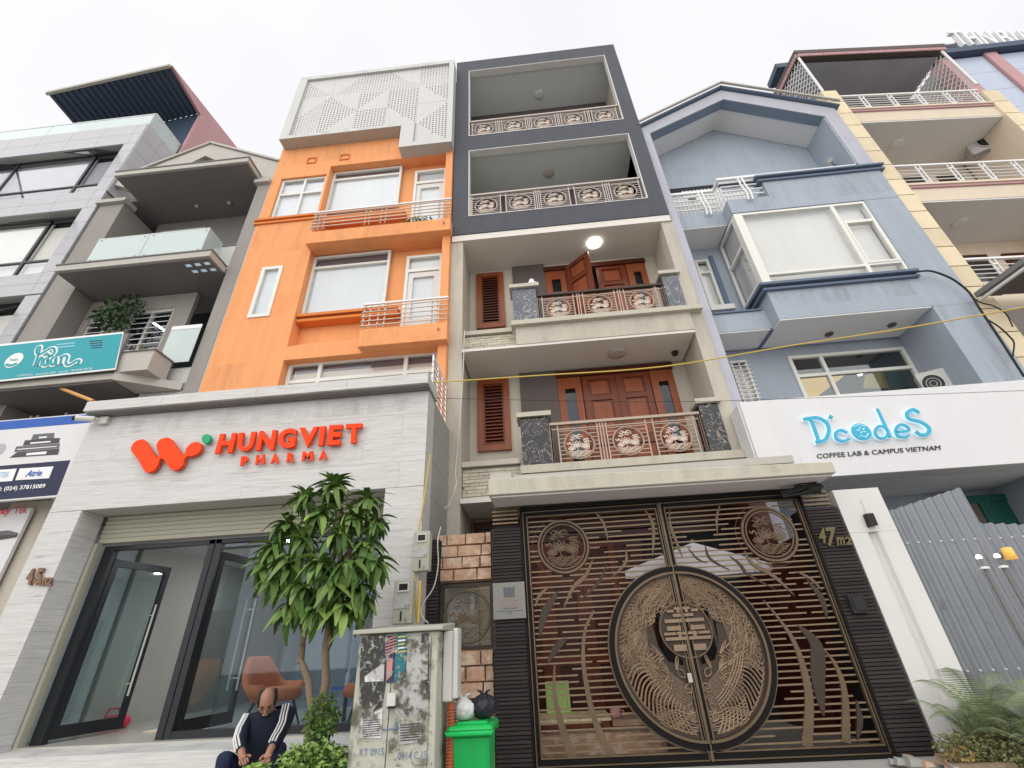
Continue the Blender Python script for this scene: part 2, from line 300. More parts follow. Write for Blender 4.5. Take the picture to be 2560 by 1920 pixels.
# ------------------------------------------------------------------ objects
def tag(o, label=None, cat=None, group=None, kind=None):
    if label: o['label'] = label
    if cat: o['category'] = cat
    if group: o['group'] = group
    if kind: o['kind'] = kind
    return o
def thing(name, label, cat, loc=(0, 0, 0), group=None):
    o = bpy.data.objects.new(name, None); COL.objects.link(o); o.location = loc
    o.empty_display_size = .1
    return tag(o, label, cat, group)
def wloc(o):
    v = Vector((0, 0, 0))
    while o is not None: v = v + Vector(o.location); o = o.parent
    return v
class MB:
    def __init__(s): s.v = []; s.f = []; s.mi = []; s.cur = 0
    def face(s, idx): s.f.append(idx); s.mi.append(s.cur)
    def box(s, x0, x1, y0, y1, z0, z1):
        a = len(s.v)
        s.v += [(x0,y0,z0),(x1,y0,z0),(x1,y1,z0),(x0,y1,z0),(x0,y0,z1),(x1,y0,z1),(x1,y1,z1),(x0,y1,z1)]
        for q in ((0,3,2,1),(4,5,6,7),(0,1,5,4),(1,2,6,5),(2,3,7,6),(3,0,4,7)): s.face([a+i for i in q])
        return s
    def hexa(s, p):          # 8 points: bottom 4 (ccw), top 4
        a = len(s.v); s.v += [tuple(q) for q in p]
        for q in ((0,3,2,1),(4,5,6,7),(0,1,5,4),(1,2,6,5),(2,3,7,6),(3,0,4,7)): s.face([a+i for i in q])
        return s
    def bar(s, p, q, w, h=None, upv=(0, 0, 1)):
        p = Vector(p); q = Vector(q); h = h or w; d = (q - p).normalized(); u = Vector(upv)
        if abs(d.dot(u)) > .98: u = Vector((0, 1, 0))
        r = d.cross(u).normalized(); u = r.cross(d)
        c = [p - r*w/2 - u*h/2, p + r*w/2 - u*h/2, p + r*w/2 + u*h/2, p - r*w/2 + u*h/2]
        return s.hexa(c + [x + (q - p) for x in c])
    def tube(s, pts, r, seg=6, flat=1.0, cap=True):
        pts = [Vector(p) for p in pts]; n = len(pts); rs = r if isinstance(r, (list, tuple)) else [r]*n
        a = len(s.v); ref = None
        for i, p in enumerate(pts):
            d = (pts[min(i+1, n-1)] - pts[max(i-1, 0)])
            d = d.normalized() if d.length > 1e-9 else Vector((0, 0, 1))
            if ref is None:
                ref = Vector((0, 1, 0)) if abs(d.y) < .9 else Vector((1, 0, 0))
            u = (ref - d*ref.dot(d)).normalized(); ref = u; w = d.cross(u)
            for k in range(seg):
                t = 2*math.pi*(k + .5)/seg
                s.v.append(tuple(p + (u*math.cos(t)*flat + w*math.sin(t))*rs[i]))
        for i in range(n-1):
            for k in range(seg):
                k2 = (k+1) % seg
                s.face([a+i*seg+k, a+i*seg+k2, a+(i+1)*seg+k2, a+(i+1)*seg+k])
        if cap:
            s.face([a+k for k in range(seg)][::-1]); s.face([a+(n-1)*seg+k for k in range(seg)])
        return s
    def plate(s, outer, holes, y0, y1, f=None):      # polygon in x,z with holes, from y0 to y1 ; f maps (x,z,y)->xyz
        f = f or (lambda x, z, y: (x, y, z))
        loops = [list(outer)] + [list(h) for h in holes]
        tris = tessellate_polygon([[Vector((x, z, 0)) for x, z in l] for l in loops])
        flat = [p for l in loops for p in l]; a = len(s.v); n = len(flat)
        s.v += [f(x, z, y0) for x, z in flat] + [f(x, z, y1) for x, z in flat]
        for t in tris: s.face([a+i for i in t]); s.face([a+n+i for i in reversed(t)])
        o = 0
        for l in loops:
            for i in range(len(l)):
                j = (i+1) % len(l); s.face([a+o+i, a+o+j, a+n+o+j, a+n+o+i])
            o += len(l)
        return s
    def lathe(s, c, prof, seg=20, axis='z'):
        a = len(s.v); c = Vector(c)
        for r, h in prof:
            for k in range(seg):
                t = 2*math.pi*k/seg; x, y = r*math.cos(t), r*math.sin(t)
                s.v.append(tuple(c + (Vector((x, y, h)) if axis == 'z' else Vector((x, h, y)) if axis == 'y' else Vector((h, x, y)))))
        for i in range(len(prof)-1):
            for k in range(seg):
                k2 = (k+1) % seg; s.face([a+i*seg+k, a+i*seg+k2, a+(i+1)*seg+k2, a+(i+1)*seg+k])
        s.face([a+k for k in range(seg)]); s.face([a+(len(prof)-1)*seg+k for k in range(seg)])
        return s
    def build(s, name, mt, parent=None, smooth=False, bevel=0, origin=None):
        me = bpy.data.meshes.new(name)
        if origin is None: origin = wloc(parent) if parent is not None else Vector((0, 0, 0))
        o_ = Vector(origin)
        me.from_pydata([tuple(Vector(v) - o_) for v in s.v], [], s.f)
        mts = mt if isinstance(mt, (list, tuple)) else [mt]
        for k in mts: me.materials.append(M[k] if isinstance(k, str) else k)
        if len(mts) > 1: me.polygons.foreach_set('material_index', s.mi)
        if smooth: me.polygons.foreach_set('use_smooth', [True]*len(me.polygons))
        me.update()
        import bmesh
        bm = bmesh.new(); bm.from_mesh(me); bmesh.ops.recalc_face_normals(bm, faces=bm.faces); bm.to_mesh(me); bm.free()
        o = bpy.data.objects.new(name, me); COL.objects.link(o)
        if parent is not None: o.parent = parent; o.location = o_ - wloc(parent)
        else: o.location = o_
        if bevel:
            b = o.modifiers.new('bevel', 'BEVEL'); b.width = bevel; b.segments = 1; b.limit_method = 'ANGLE'
        return o
def rect(x0, x1, z0, z1): return [(x0, z0), (x1, z0), (x1, z1), (x0, z1)]
def B(name, mt, parent, *b, bevel=0): return MB().box(*b).build(name, mt, parent, bevel=bevel)
def instance(o, parent, loc, rot=None, scale=None, name=None):
    c = o.copy(); COL.objects.link(c); c.parent = parent; c.location = loc
    if rot is not None: c.rotation_euler = rot
    if scale is not None: c.scale = scale if isinstance(scale, (tuple, list, Vector)) else (scale,)*3
    return c
def ring_pts(cx, cz, r, n=28, a0=0, a1=2*math.pi): return [(cx + r*math.cos(a0+(a1-a0)*i/n), cz + r*math.sin(a0+(a1-a0)*i/n)) for i in range(n)]
def circle3(cx, y, cz, r, n=28): return [(x, y, z) for x, z in ring_pts(cx, cz, r, n)] + [(cx + r, y, cz)]

def text_obj(s, quad, y, depth, mt, parent, name='lettering', bold=0.0, f=None, res=3):
    """lettering fitted to the four corners (top left, top right, bottom right, bottom left) given as (x, z)"""
    cu = bpy.data.curves.new('t', 'FONT'); cu.body = s; cu.size = 1; cu.offset = bold; cu.resolution_u = res
    to = bpy.data.objects.new('t', cu); COL.objects.link(to)
    dg = bpy.context.evaluated_depsgraph_get(); me = bpy.data.meshes.new_from_object(to.evaluated_get(dg))
    vs = [v.co.copy() for v in me.vertices]; fs = [list(p.vertices) for p in me.polygons]
    bpy.data.objects.remove(to); bpy.data.curves.remove(cu); bpy.data.meshes.remove(me)
    if not vs: return None
    x0 = min(v.x for v in vs); x1 = max(v.x for v in vs); y0 = min(v.y for v in vs); y1 = max(v.y for v in vs)
    TL, TR, BR, BL = [Vector(q) for q in quad]
    def fm(v, yy):
        a = (v.x - x0)/max(1e-6, x1 - x0); b = (v.y - y0)/max(1e-6, y1 - y0)
        p = (BL*(1-a) + BR*a)*(1-b) + (TL*(1-a) + TR*a)*b
        return f(p.x, p.y, yy) if f else (p.x, yy, p.y)
    mb = MB(); n = len(vs)
    mb.v = [fm(v, y - depth) for v in vs]
    if depth > .003:
        mb.v += [fm(v, y) for v in vs]
    cnt = {}
    for q in fs:
        mb.face(q)
        if depth > .003:
            for i in range(len(q)):
                e = (q[i], q[(i+1) % len(q)]); k = tuple(sorted(e)); cnt.setdefault(k, []).append(e)
    if depth > .003:
        mb.cur = 0
        for k, es in cnt.items():
            if len(es) == 1: a, b = es[0]; mb.face([a, b, b+n, a+n])
    return mb.build(name, mt, parent)
def qrect(x0, x1, z0, z1): return [(x0, z1), (x1, z1), (x1, z0), (x0, z0)]
def pxq(c, pts, D):
    o = []
    for p in pts:
        v = at(c, p[0], p[1], D); o.append((v.x, v.z))
    return o

# window: frame of rails and mullions with panes; xs / rows give the divisions
def window(parent, x0, x1, z0, z1, y, cells, fw=.06, fd=.08, frame='whiteframe', pane='mirror', backing='blind', name='window', gap=.10, f=None, label=None, btop=.93):
    """cells = list of (x0,x1,z0,z1) pane rectangles in fractions"""
    W, H = x1-x0, z1-z0
    holes = [rect(x0 + a*W + (fw if a == 0 else fw/2), x0 + b*W - (fw if b == 1 else fw/2), z0 + c*H + (fw if c == 0 else fw/2), z0 + d*H - (fw if d == 1 else fw/2)) for a, b, c, d in cells]
    fo = MB().plate(rect(x0, x1, z0, z1), holes, y, y + fd, f).build(name, frame, parent)
    if label: fo['label'] = label
    for h in holes:
        (a, c), (b, _), (_, d), _ = h
        MB().plate(rect(a-.006, b+.006, c-.006, d+.006), [], y + fd*.45, y + fd*.45 + .008, f).build('pane', pane, fo)
    if backing:
        MB().plate(rect(x0+.01, x1-.01, z0+.01, z0 + (z1-z0)*btop), [], y + gap, y + gap + .01, f).build('blind', backing, fo)
        if btop < 1: MB().plate(rect(x0+.01, x1-.01, z0 + (z1-z0)*btop + .002, z1-.01), [], y + gap + .02, y + gap + .03, f).build('dark_backing', 'roomshade', fo)
    return fo
# ================================================================== ground
tag(MB().box(-60, 60, -60, 3.2, -.3, 0).build('street', 'pale_street'), kind='structure')
tag(MB().box(-60, 60, 3.2, 5.55, -.3, .15).build('pavement', 'paving'), kind='structure')
pf = MB(); pf.hexa([(-60,5.55,-.3),(60,5.55,-.3),(60,6.35,-.3),(-60,6.35,-.3),(-60,5.55,.15),(60,5.55,.15),(60,6.35,.30),(-60,6.35,.30)])
pf.box(-60, 60, 6.35, 60, -.3, .30)
tag(pf.build('forecourt', 'concrete'), kind='structure')

# ================================================================== railing with round medallions
def medallion_relief():
    mb = MB(); r = random.Random(3)
    def S(pts, w):
        o = r.uniform(-.05, .05); mb.tube([(x, o, z) for x, z in pts], w, 5)
    def petal(cx, cz, a, l, w):
        ca, sa = math.cos(a), math.sin(a); P = []
        for i in range(9):
            t = i/8; P.append((t*l, w*math.sin(math.pi*t)))
        for i in range(7, -1, -1):
            t = i/8; P.append((t*l, -w*math.sin(math.pi*t)))
        S([(cx + x*ca - z*sa, cz + x*sa + z*ca) for x, z in P], .022)
    for cx, cz, k, spread in ((-.18, -.20, .50, 62), (.38, -.30, .42, 55), (-.55, -.38, .30, 60)):
        for lay, (kk, nn) in enumerate(((1, 5), (.72, 4), (.5, 3))):
            for j in range(nn):
                ang = 90 + (j - (nn-1)/2)*spread*2/(nn-1)*(1 - .12*lay); petal(cx, cz + lay*.02, math.radians(ang), k*kk, k*kk*.20)
        S([(cx, cz), (cx + .05, cz - .2), (cx - .02, cz - .42)], .02)
    for cx, cz, w in ((.05, .52, .26), (-.42, .40, .20), (.52, .34, .22)):
        for q in (1, .6): S([(cx + w*q*math.cos(t*.55), cz + w*.32*q*math.sin(t*.55)) for t in range(10)], .022)
    for z0, x0, x1, ph in ((.70, -.5, .30, 0), (.60, -.62, .0, 1), (.20, .3, .85, 2), (.12, -.9, -.5, 1)):
        S([(x0 + (x1-x0)*i/12, z0 + .06*math.sin(ph + i*.9)) for i in range(13)], [.012 + .035*math.sin(math.pi*i/12) for i in range(13)])
    for k in range(7):
        z = -.48 - k*.065; w = math.sqrt(max(.01, .88 - z*z)); S([(-w + 2*w*i/14, z + .03*math.sin(i*1.3 + k)) for i in range(15)], .020)
    for k in range(5):
        a = r.uniform(-2.6, .5); c, d = .75*math.cos(a), .6*math.sin(a) - .1
        S([(c*.8 + .12*math.cos(t*.8 + k), d*.8 + .12*math.sin(t*.8 + k)) for t in range(7)], .02)
    return mb
def _mesh_from(mb, name, mt):
    o = mb.build(name, mt); me = o.data; bpy.data.objects.remove(o); return me
RELIEF = _mesh_from(medallion_relief(), 'lotus_relief', 'railing')
def add_relief(parent, x, y, z, r, mt=None):
    o = bpy.data.objects.new('lotus_relief', RELIEF); COL.objects.link(o); o.parent = parent
    o.location = Vector((x, y, z)) - wloc(parent); o.scale = (r*.96, .03/.9*1.0, r*.96)
    o.scale = (r*.96, .35*r, r*.96)
    return o
def railing(parent, x0, x1, z0, z1, y, centres, rad, dark=False, mt='railing', toprail='railing', pairs=True, handrail=.05):
    rl = MB().box(x0, x1, y-.03, y+.05, z1-handrail, z1).build('balcony_railing', toprail, parent)
    h = z1 - z0
    bars = MB(); zc = z0 + (h - handrail)*.48
    bars.box(x0, x1, y, y+.02, z0, z0+.02); bars.box(x0, x1, y, y+.02, z1-.14, z1-.12)
    edges = [x0] + [(a+b)/2 for a, b in zip(centres, centres[1:])] + [x1]
    vert = set()
    for i, c in enumerate(centres):
        L_, R_ = edges[i], edges[i+1]
        for s, e in ((-1, L_), (1, R_)):
            xa = c + s*(rad + .09)
            vert.add(round(xa, 3))
            inner = s*(e - c) > rad + .16
            if inner: vert.add(round(e - s*.025, 3))
            if dark and inner and abs(e-xa) > .05:
                MB().box(min(xa+s*.02, e-s*.06), max(xa+s*.02, e-s*.06), y+.022, y+.03, z0+.02, z1-.14).build('glass_infill', 'gateblack', rl)
        for k in range(9):
            z = z0 + .05 + (h-.22)*k/8
            dz = abs(z - zc); w = math.sqrt(max(0, rad*rad - dz*dz))
            for s in (-1, 1):
                xa = c + s*w; xb = c + s*(rad+.09)
                if abs(xb-xa) > .02: bars.box(min(xa, xb), max(xa, xb), y, y+.015, z-.007, z+.007)
    bars.build('cross_bar', mt, rl)
    for x in sorted(vert): MB().box(x-.012, x+.012, y-.005, y+.02, z0, z1-handrail).build('baluster', mt, rl)
    for e in (x0+.02, x1-.02): MB().box(e-.02, e+.02, y-.005, y+.03, z0, z1-handrail).build('post', mt, rl)
    for c in centres:
        MB().tube(circle3(c, y, zc, rad), .016, 5, cap=False).build('ring', mt, rl)
        add_relief(rl, c, y, zc, rad)
    return rl

# ================================================================== middle house (47)
H = thing('town_house', 'tall narrow house with dark slate frame round its two top balconies and beige lower balconies', 'house', (.9, 7.7, .3))
MB().plate(rect(-1.71, 3.55, 10.27, 18.65), [rect(-1.30, 3.16, 14.33, 18.0), rect(-1.30, 3.17, 10.90, 13.63)], 7.6, 7.78).build('front_frame', 'slate', H)
for (a, b, c, d) in ((-1.30, 3.16, 14.33, 18.0), (-1.30, 3.17, 10.90, 13.63)):
    t = .022; MB().plate(rect(a, b, c, d), [rect(a+t, b-t, c+t, d-t)], 7.59, 7.795).build('opening_trim', 'white', H)
# upper balcony boxes
for (zf, zc_, mt, bk) in ((14.33, 18.04, 'greysoffit', 'brownwall'), (10.90, 13.70, 'greysoffit', 'brownwall')):
    B('ceiling', mt, H, -1.50, 3.35, 7.80, 9.6, zc_, zc_+.12)
    B('balcony_floor', mt, H, -1.50, 3.35, 7.80, 9.1, zf-.14, zf-.02)
    B('side_wall', 'palegrey', H, -1.71, -1.505, 7.785, 10, zf-.14, zc_+.2)
    B('side_wall', 'beige', H, 3.355, 3.55, 7.785, 10, zf-.14, zc_+.2)
B('back_wall', 'brownwall', H, -1.5, 3.35, 9.1, 9.25, 14.33, 18.03)
B('back_wall', 'brownwall', H, -1.5, 3.35, 9.1, 9.25, 10.90, 13.69)
B('green_side_panel', 'green', H, -1.50, -1.49, 7.80, 9.09, 10.90, 13.69); B('green_side_panel', 'green', H, -1.48, -.95, 8.9, 9.09, 10.90, 12.6)
B('green_side_panel', 'green', H, 3.34, 3.35, 8.2, 9.09, 10.90, 13.69)
B('roof', 'slate', H, -1.70, 3.54, 7.79, 16, 18.45, 18.6)
lm = MB().lathe((.95, 8.6, 13.70), [(.16, 0), (.16, -.03), (.12, -.05), (.02, -.06)], 20).build('ceiling_lamp', 'lampoff', H, smooth=True)
lm = MB().lathe((1.0, 8.6, 18.04), [(.16, 0), (.16, -.03), (.12, -.05), (.02, -.06)], 20).build('ceiling_lamp', 'greysoffit', H, smooth=True)
railing(H, -1.28, 3.14, 14.36, 15.15, 7.66, [-.85, .03, .90, 1.78, 2.68], .265, dark=True, mt='railupper', toprail='railupper')
railing(H, -1.28, 3.15, 10.93, 11.78, 7.66, [-.85, .03, .92, 1.80, 2.70], .28, dark=True, mt='railupper', toprail='railupper')
# soffit of the frame and the two lower balconies
B('balcony_soffit', 'soffit', H, -1.71, 3.55, 7.62, 8.85, 10.07, 10.26)
for z0, z1 in ((.3, 10.065),):
    B('pillar', 'beige', H, -1.73, -1.44, 7.66, 8.0, z0, z1); B('pillar', 'beige', H, 3.32, 3.585, 7.66, 8.0, 3.66, z1); B('shade_brown_pillar', 'wooddark', H, 3.32, 3.585, 7.66, 8.95, z0, 3.655)  # foot of the right pillar coloured dark brown for shade, not really clad
    B('side_wall', 'beige', H, -1.72, -1.46, 8.005, 16, z0, 18.4); B('side_wall', 'beige', H, 3.34, 3.57, 8.005, 16, 3.66, 18.4)
BW = MB().plate(rect(-1.455, 3.335, 4.2, 10.065), [rect(-1.24, -.60, 5.05, 6.66), rect(-1.24, -.60, 8.2, 9.9), rect(.53, 3.0, 4.25, 6.70), rect(.53, 3.02, 7.4, 9.88)], 8.70, 8.85).build('back_wall', 'beige', H)
def louvre(z0, z1):
    x0, x1 = -1.27, -.57
    fr = MB().plate(rect(x0, x1, z0, z1), [rect(x0+.12, x1-.12, z0+.12, z1-.12)], 8.63, 8.72).build('louvre_window', 'woodlight', H)
    MB().plate(rect(x0+.115, x1-.115, z0+.115, z1-.115), [rect(x0+.16, x1-.16, z0+.16, z1-.16)], 8.655, 8.71).build('inner_frame', 'wood', fr)
    n = 17; h = (z1-z0-.32)/n
    for i in range(n):
        z = z0+.16+h*(i+.5)
        MB().hexa([(x0+.16, 8.66, z-h*.42), (x1-.16, 8.66, z-h*.42), (x1-.16, 8.72, z+h*.30), (x0+.16, 8.72, z+h*.30),
                   (x0+.16, 8.66, z-h*.20), (x1-.16, 8.66, z-h*.20), (x1-.16, 8.72, z+h*.52), (x0+.16, 8.72, z+h*.52)]).build('louvre_slat', 'wood', fr)
    B('dark_backing', 'dark', fr, x0+.13, x1-.13, 8.74, 8.76, z0+.13, z1-.13)
louvre(5.0, 6.70); louvre(8.16, 9.93)
B('dark_wall_or_shade_panel', 'brownwall', H, -.33, .49, 8.64, 8.698, 6.95-.1, 10.06)
B('dark_wall_or_shade_panel', 'brownwall', H, -.32, .49, 8.64, 8.698, 4.2, 6.855)
# timber door sets
def door_leaf(parent, x0, x1, z0, z1, y, f=None, name='door_leaf'):
    W = x1-x0; H_ = z1-z0; st = .13
    zs = [z0+.12, z0+H_*.30, z0+H_*.36, z0+H_*.74, z0+H_*.78, z0+H_*.955] if H_ < 9 else None
    holes = [rect(x0+st, x1-st, zs[0], zs[1]), rect(x0+st, x1-st, zs[2], zs[3]), rect(x0+st, x1-st, zs[4], zs[5])]
    d = MB().plate(rect(x0, x1, z0, z1), holes, y, y+.05, f).build(name, 'wood', parent)
    for h in holes:
        (a, c), (b, _), (_, e), _ = h
        MB().plate(rect(a-.003, b+.003, c-.003, e+.003), [], y+.03, y+.045, f).build('door_panel', 'wood', d)
        MB().plate(rect(a+.05, b-.05, c+.05, e-.05), [], y+.015, y+.035, f).build('raised_panel', 'woodlight', d)
    return d
def side_light(x0, x1, z0, z1, parent):
    s = MB().plate(rect(x0, x1, z0, z1), [rect(x0+.16, x1-.14, z0+.25, z1-.28)], 8.66, 8.72).build('side_light', 'woodlight', parent)
    B('pane', 'glassdk', s, x0+.155, x1-.135, 8.69, 8.70, z0+.245, z1-.275)
    B('dark_backing', 'dark', s, x0+.155, x1-.135, 8.79, 8.80, z0+.245, z1-.275)
DS = B('door_frame', 'wooddark', H, .48, 3.04, 8.62, 8.69, 6.60, 6.76)
side_light(.50, 1.02, 4.25, 6.595, H); side_light(2.52, 3.02, 4.25, 6.595, H)
door_leaf(H, 1.04, 1.77, 4.25, 6.59, 8.66); door_leaf(H, 1.775, 2.50, 4.25, 6.59, 8.66)
B('door_frame', 'wooddark', H, .48, 3.06, 8.62, 8.69, 9.80, 9.93)
side_light(.50, 1.02, 7.4, 9.795, H); side_light(2.56, 3.04, 7.4, 9.795, H)
door_leaf(H, 1.80, 2.54, 7.4, 9.79, 8.66)
ca, sa = math.cos(math.radians(-42)), math.sin(math.radians(-42))
hx, hy = 1.04, 8.64
fo = lambda x, z, y: (hx + (x-hx)*ca - (y-hy)*sa, hy + (x-hx)*sa + (y-hy)*ca, z)
dl = door_leaf(H, 1.04, 1.78, 7.4, 9.86, 8.62, fo); dl['label'] = 'door leaf standing open outwards'
B('dark_backing', 'dark', H, -1.4, 3.3, 8.92, 8.94, 4.2, 10.0)
# upper balcony (second of the beige ones)
bal = B('balcony_slab', 'beige', H, -.30, 3.315, 7.60, 8.69, 6.86, 7.30)
B('coping', 'beigecap', H, -.38, 3.56, 7.50, 7.75, 7.30, 7.41)
B('balcony_soffit', 'soffit', H, -1.435, 3.31, 7.615, 8.69, 6.80, 6.858)
B('bay_wall', 'mortar', H, -1.435, -.305, 7.93, 8.69, 6.862, 7.40)
B('coping', 'beigecap', H, -1.435, -.385, 7.85, 8.69, 7.402, 7.50)
# lower balcony
B('balcony_slab', 'beigecap', H, -.36, 3.56, 7.50, 8.69, 4.08, 4.22)
B('balcony_slab', 'beige', H, -.25, 3.31, 7.60, 8.69, 3.75, 4.075)
B('balcony_soffit', 'soffit', H, -1.435, 3.31, 7.615, 8.69, 3.66, 3.745)
B('bay_wall', 'mortar', H, -1.435, -.36, 7.83, 8.69, 3.75, 4.36)
B('coping', 'beigecap', H, -1.435, -.375, 7.75, 8.69, 4.362, 4.46)
def bricks(x0, x1, y, z0, z1, h=.062, w=.24):
    z = z0; k = 0
    while z + h*.6 < z1:
        x = x0 - R.random()*w
        while x < x1:
            ww = w*R.uniform(.6, 1.5); a, b = max(x, x0), min(x+ww, x1)
            if b-a > .03: B('brick', 'brick', H, a+.004, b-.004, y-.02-R.random()*.012, y, z+.004, min(z+h, z1)-.004)
            x += ww
        z += h; k += 1
bricks(-1.43, -.31, 7.928, 6.87, 7.39); bricks(-1.43, -.37, 7.828, 3.76, 4.35)
def balcony_posts(zb, zt, mt):
    for x0, x1 in ((-.32, .20), (2.96, 3.30)):
        p = B('marble_post', mt, H, x0, x1, 7.62, 7.95, zb, zt)
        B('post_cap', 'beigecap', p, x0-.06, x1+.06, 7.56, 8.0, zt, zt+.09)
balcony_posts(7.41, 8.38, 'greymarble'); balcony_posts(4.22, 5.19, 'blackmarble')
railing(H, .21, 2.95, 7.42, 8.19, 7.68, [.66, 1.55, 2.44], .25, mt='railbronze', toprail='bronzedk'); railing(H, .21, 2.95, 4.23, 5.06, 7.68, [.72, 1.60, 2.45], .27, mt='railbronze', toprail='railbronze')
lamp = MB().lathe((1.77, 8.09, 10.068), [(.17, 0), (.17, -.03), (.12, -.055), (.02, -.065)], 24).build('ceiling_lamp', 'lamp', H, smooth=True); lamp['label'] = 'round lit ceiling lamp'
MB().lathe((1.81, 8.14, 6.80), [(.20, 0), (.20, -.03), (.14, -.05), (.02, -.06)], 24).build('ceiling_lamp', 'lampoff', H, smooth=True)
for x0_, x1_, z0_, z1_, y_ in ((-.28, 3.3, 6.87, 7.28, 7.597), (3.33, 3.58, 4.2, 10, 7.657), (-1.72, -1.45, 4.2, 10, 7.657), (-.36, 3.5, 4.09, 4.21, 7.497), (-1.68, 3.5, 18.05, 18.6, 7.597), (-1.68, 3.5, 10.3, 10.85, 7.597)):
    B('rain_stain', 'grime', H, x0_, x1_, y_-.001, y_, z0_, z1_)
# ground floor
B('ground_floor_wall', 'beige', H, -1.45, 3.33, 8.95, 9.05, .3, 4.0)
B('yard_floor', 'roomfloor', H, -1.4, 3.9, 6.75, 8.95, .302, .34)
for i in range(6):
    x = -.75 + i*.66
    gd = door_leaf(H, x, x+.655, .35, 3.15, 8.86); gd.data.materials[0] = M['wood' if i < 3 else 'wooddark']  # right-hand doors take darker wood, yard shade put into the colour
    for ch in gd.children: ch.data.materials[0] = M['wooddark']
for i in range(3): B('timber_beam', 'wooddark', H, -1.4, 3.3, 8.80, 8.94, 3.16+i*.16, 3.29+i*.16)
B('dark_wall_or_shade_panel', 'dark', H, 1.75, 3.33, 8.80, 8.855, .35, 3.15)  # near-black sheet over the right-hand doors, standing in for their shade
B('yard_side_wall', 'wooddark', H, 3.60, 3.75, 6.9, 9.0, .30, 2.7)

# ================================================================== gate of no. 47
GP = 6.42
C_ = thing('gate_canopy', 'long cream concrete canopy slab above the bronze gate', 'canopy', (1.5, 6.2, 3.25))
MB().hexa([(-.73,5.90,3.26),(3.76,5.90,3.235),(3.76,6.9,3.25),(-.73,6.9,3.26),(-.73,5.90,3.49),(3.76,5.90,3.385),(3.76,6.9,3.49),(-.73,6.9,3.49)]).build('slab', 'beigecap', C_, bevel=.01)
MB().hexa([(-.70,5.95,3.236),(3.72,5.95,3.215),(3.72,6.43,3.215),(-.70,6.43,3.236),(-.70,5.95,3.257),(3.72,5.95,3.232),(3.72,6.43,3.232),(-.70,6.43,3.257)]).build('soffit', 'canopysoffit', C_)
B('gutter_block', 'greytrim', C_, -.72, -.42, 6.02, 6.4, 3.49, 3.60)
MB().box(-.40, 3.40, 6.08, 6.4, 3.47, 3.57).build('gutter_sheet', 'greytrim', C_)
B('rain_stain', 'grime', C_, -.70, 3.4, 5.896, 5.898, 3.29, 3.45)
def gate_pillar(label, x0, x1, zt):
    P = thing('gate_pillar', label, 'pillar', ((x0+x1)/2, 6.6, .3), 'ribbed pillars beside the gate')
    B('core', 'slatdark', P, x0+.02, x1-.02, 6.46, 6.85, .3, zt)
    z = .31; i = 0
    while z < zt-.03:
        yy = 6.43 + R.uniform(-.004, .004); B('slat', 'slat', P, x0, x1, yy, 6.462, z, z+.030); z += .0405
    for k in range(5):
        zz = zt+.03+k*.055
        if zz < 3.22: B('timber_slat', 'brass', P, x0+.02, x1-.05, 6.45, 6.52, zz, zz+.022)
    return P
P1 = gate_pillar('ribbed dark stone pillar left of the gate carrying the steel nameplate', -.77, -.34, 2.97)
P2 = gate_pillar('ribbed dark stone pillar right of the gate carrying brass number 47m2', 3.47, 3.92, 2.94)
pl = thing('nameplate', 'square steel nameplate with engraved emblem on the left gate pillar', 'sign', (-.55, 6.4, 2.0))
B('plate', 'plaque', pl, -.76, -.345, 6.39, 6.425, 1.81, 2.235)
B('emblem', 'greyprint', pl, -.62, -.48, 6.385, 6.389, 2.06, 2.17)
MB().tube([(-.63,6.382,2.16),(-.60,6.382,2.185),(-.57,6.382,2.165),(-.54,6.382,2.185),(-.51,6.382,2.165),(-.47,6.382,2.185)], .006, 4).build('emblem_peak', 'plaque', pl)
text_obj('TAN BAC', [(-.67, 1.985), (-.41, 1.985), (-.41, 1.945), (-.67, 1.945)], 6.388, .002, 'plaquered', pl)
for i, (a, b) in enumerate(((-.60, -.50), (-.70, -.39), (-.64, -.45), (-.72, -.38), (-.58, -.52))):
    z = (2.035, 2.012, 1.925, 1.895, 1.872)[i]; B('printed_line', 'plaquered' if i < 2 else 'greyprint', pl, a, b, 6.386, 6.389, z, z+.009)
nm = thing('house_number', 'brass house number 47m2 on the right gate pillar', 'sign', (3.73, 6.4, 2.55))
for ch, nm_, pts in (('4', 'numeral', [(540,735),(690,740),(720,1060),(590,1065)]), ('7', 'numeral', [(700,735),(905,725),(935,1115),(740,1125)]), ('m', 'letter', [(925,935),(1085,925),(1105,1100),(955,1110)]), ('2', 'numeral', [(1100,930),(1225,920),(1270,1085),(1120,1100)])):
    text_obj(ch, pxq('x', pts, 6.39), 6.425, .03, 'numgold', nm, nm_, .03)
db = thing('door_intercom', 'small dark square intercom box on the right gate pillar', 'intercom', (3.66, 6.4, 1.75))
B('housing', 'slat', db, 3.58, 3.76, 6.36, 6.428, 1.66, 1.86); B('screen', 'black', db, 3.61, 3.73, 6.35, 6.359, 1.69, 1.83)

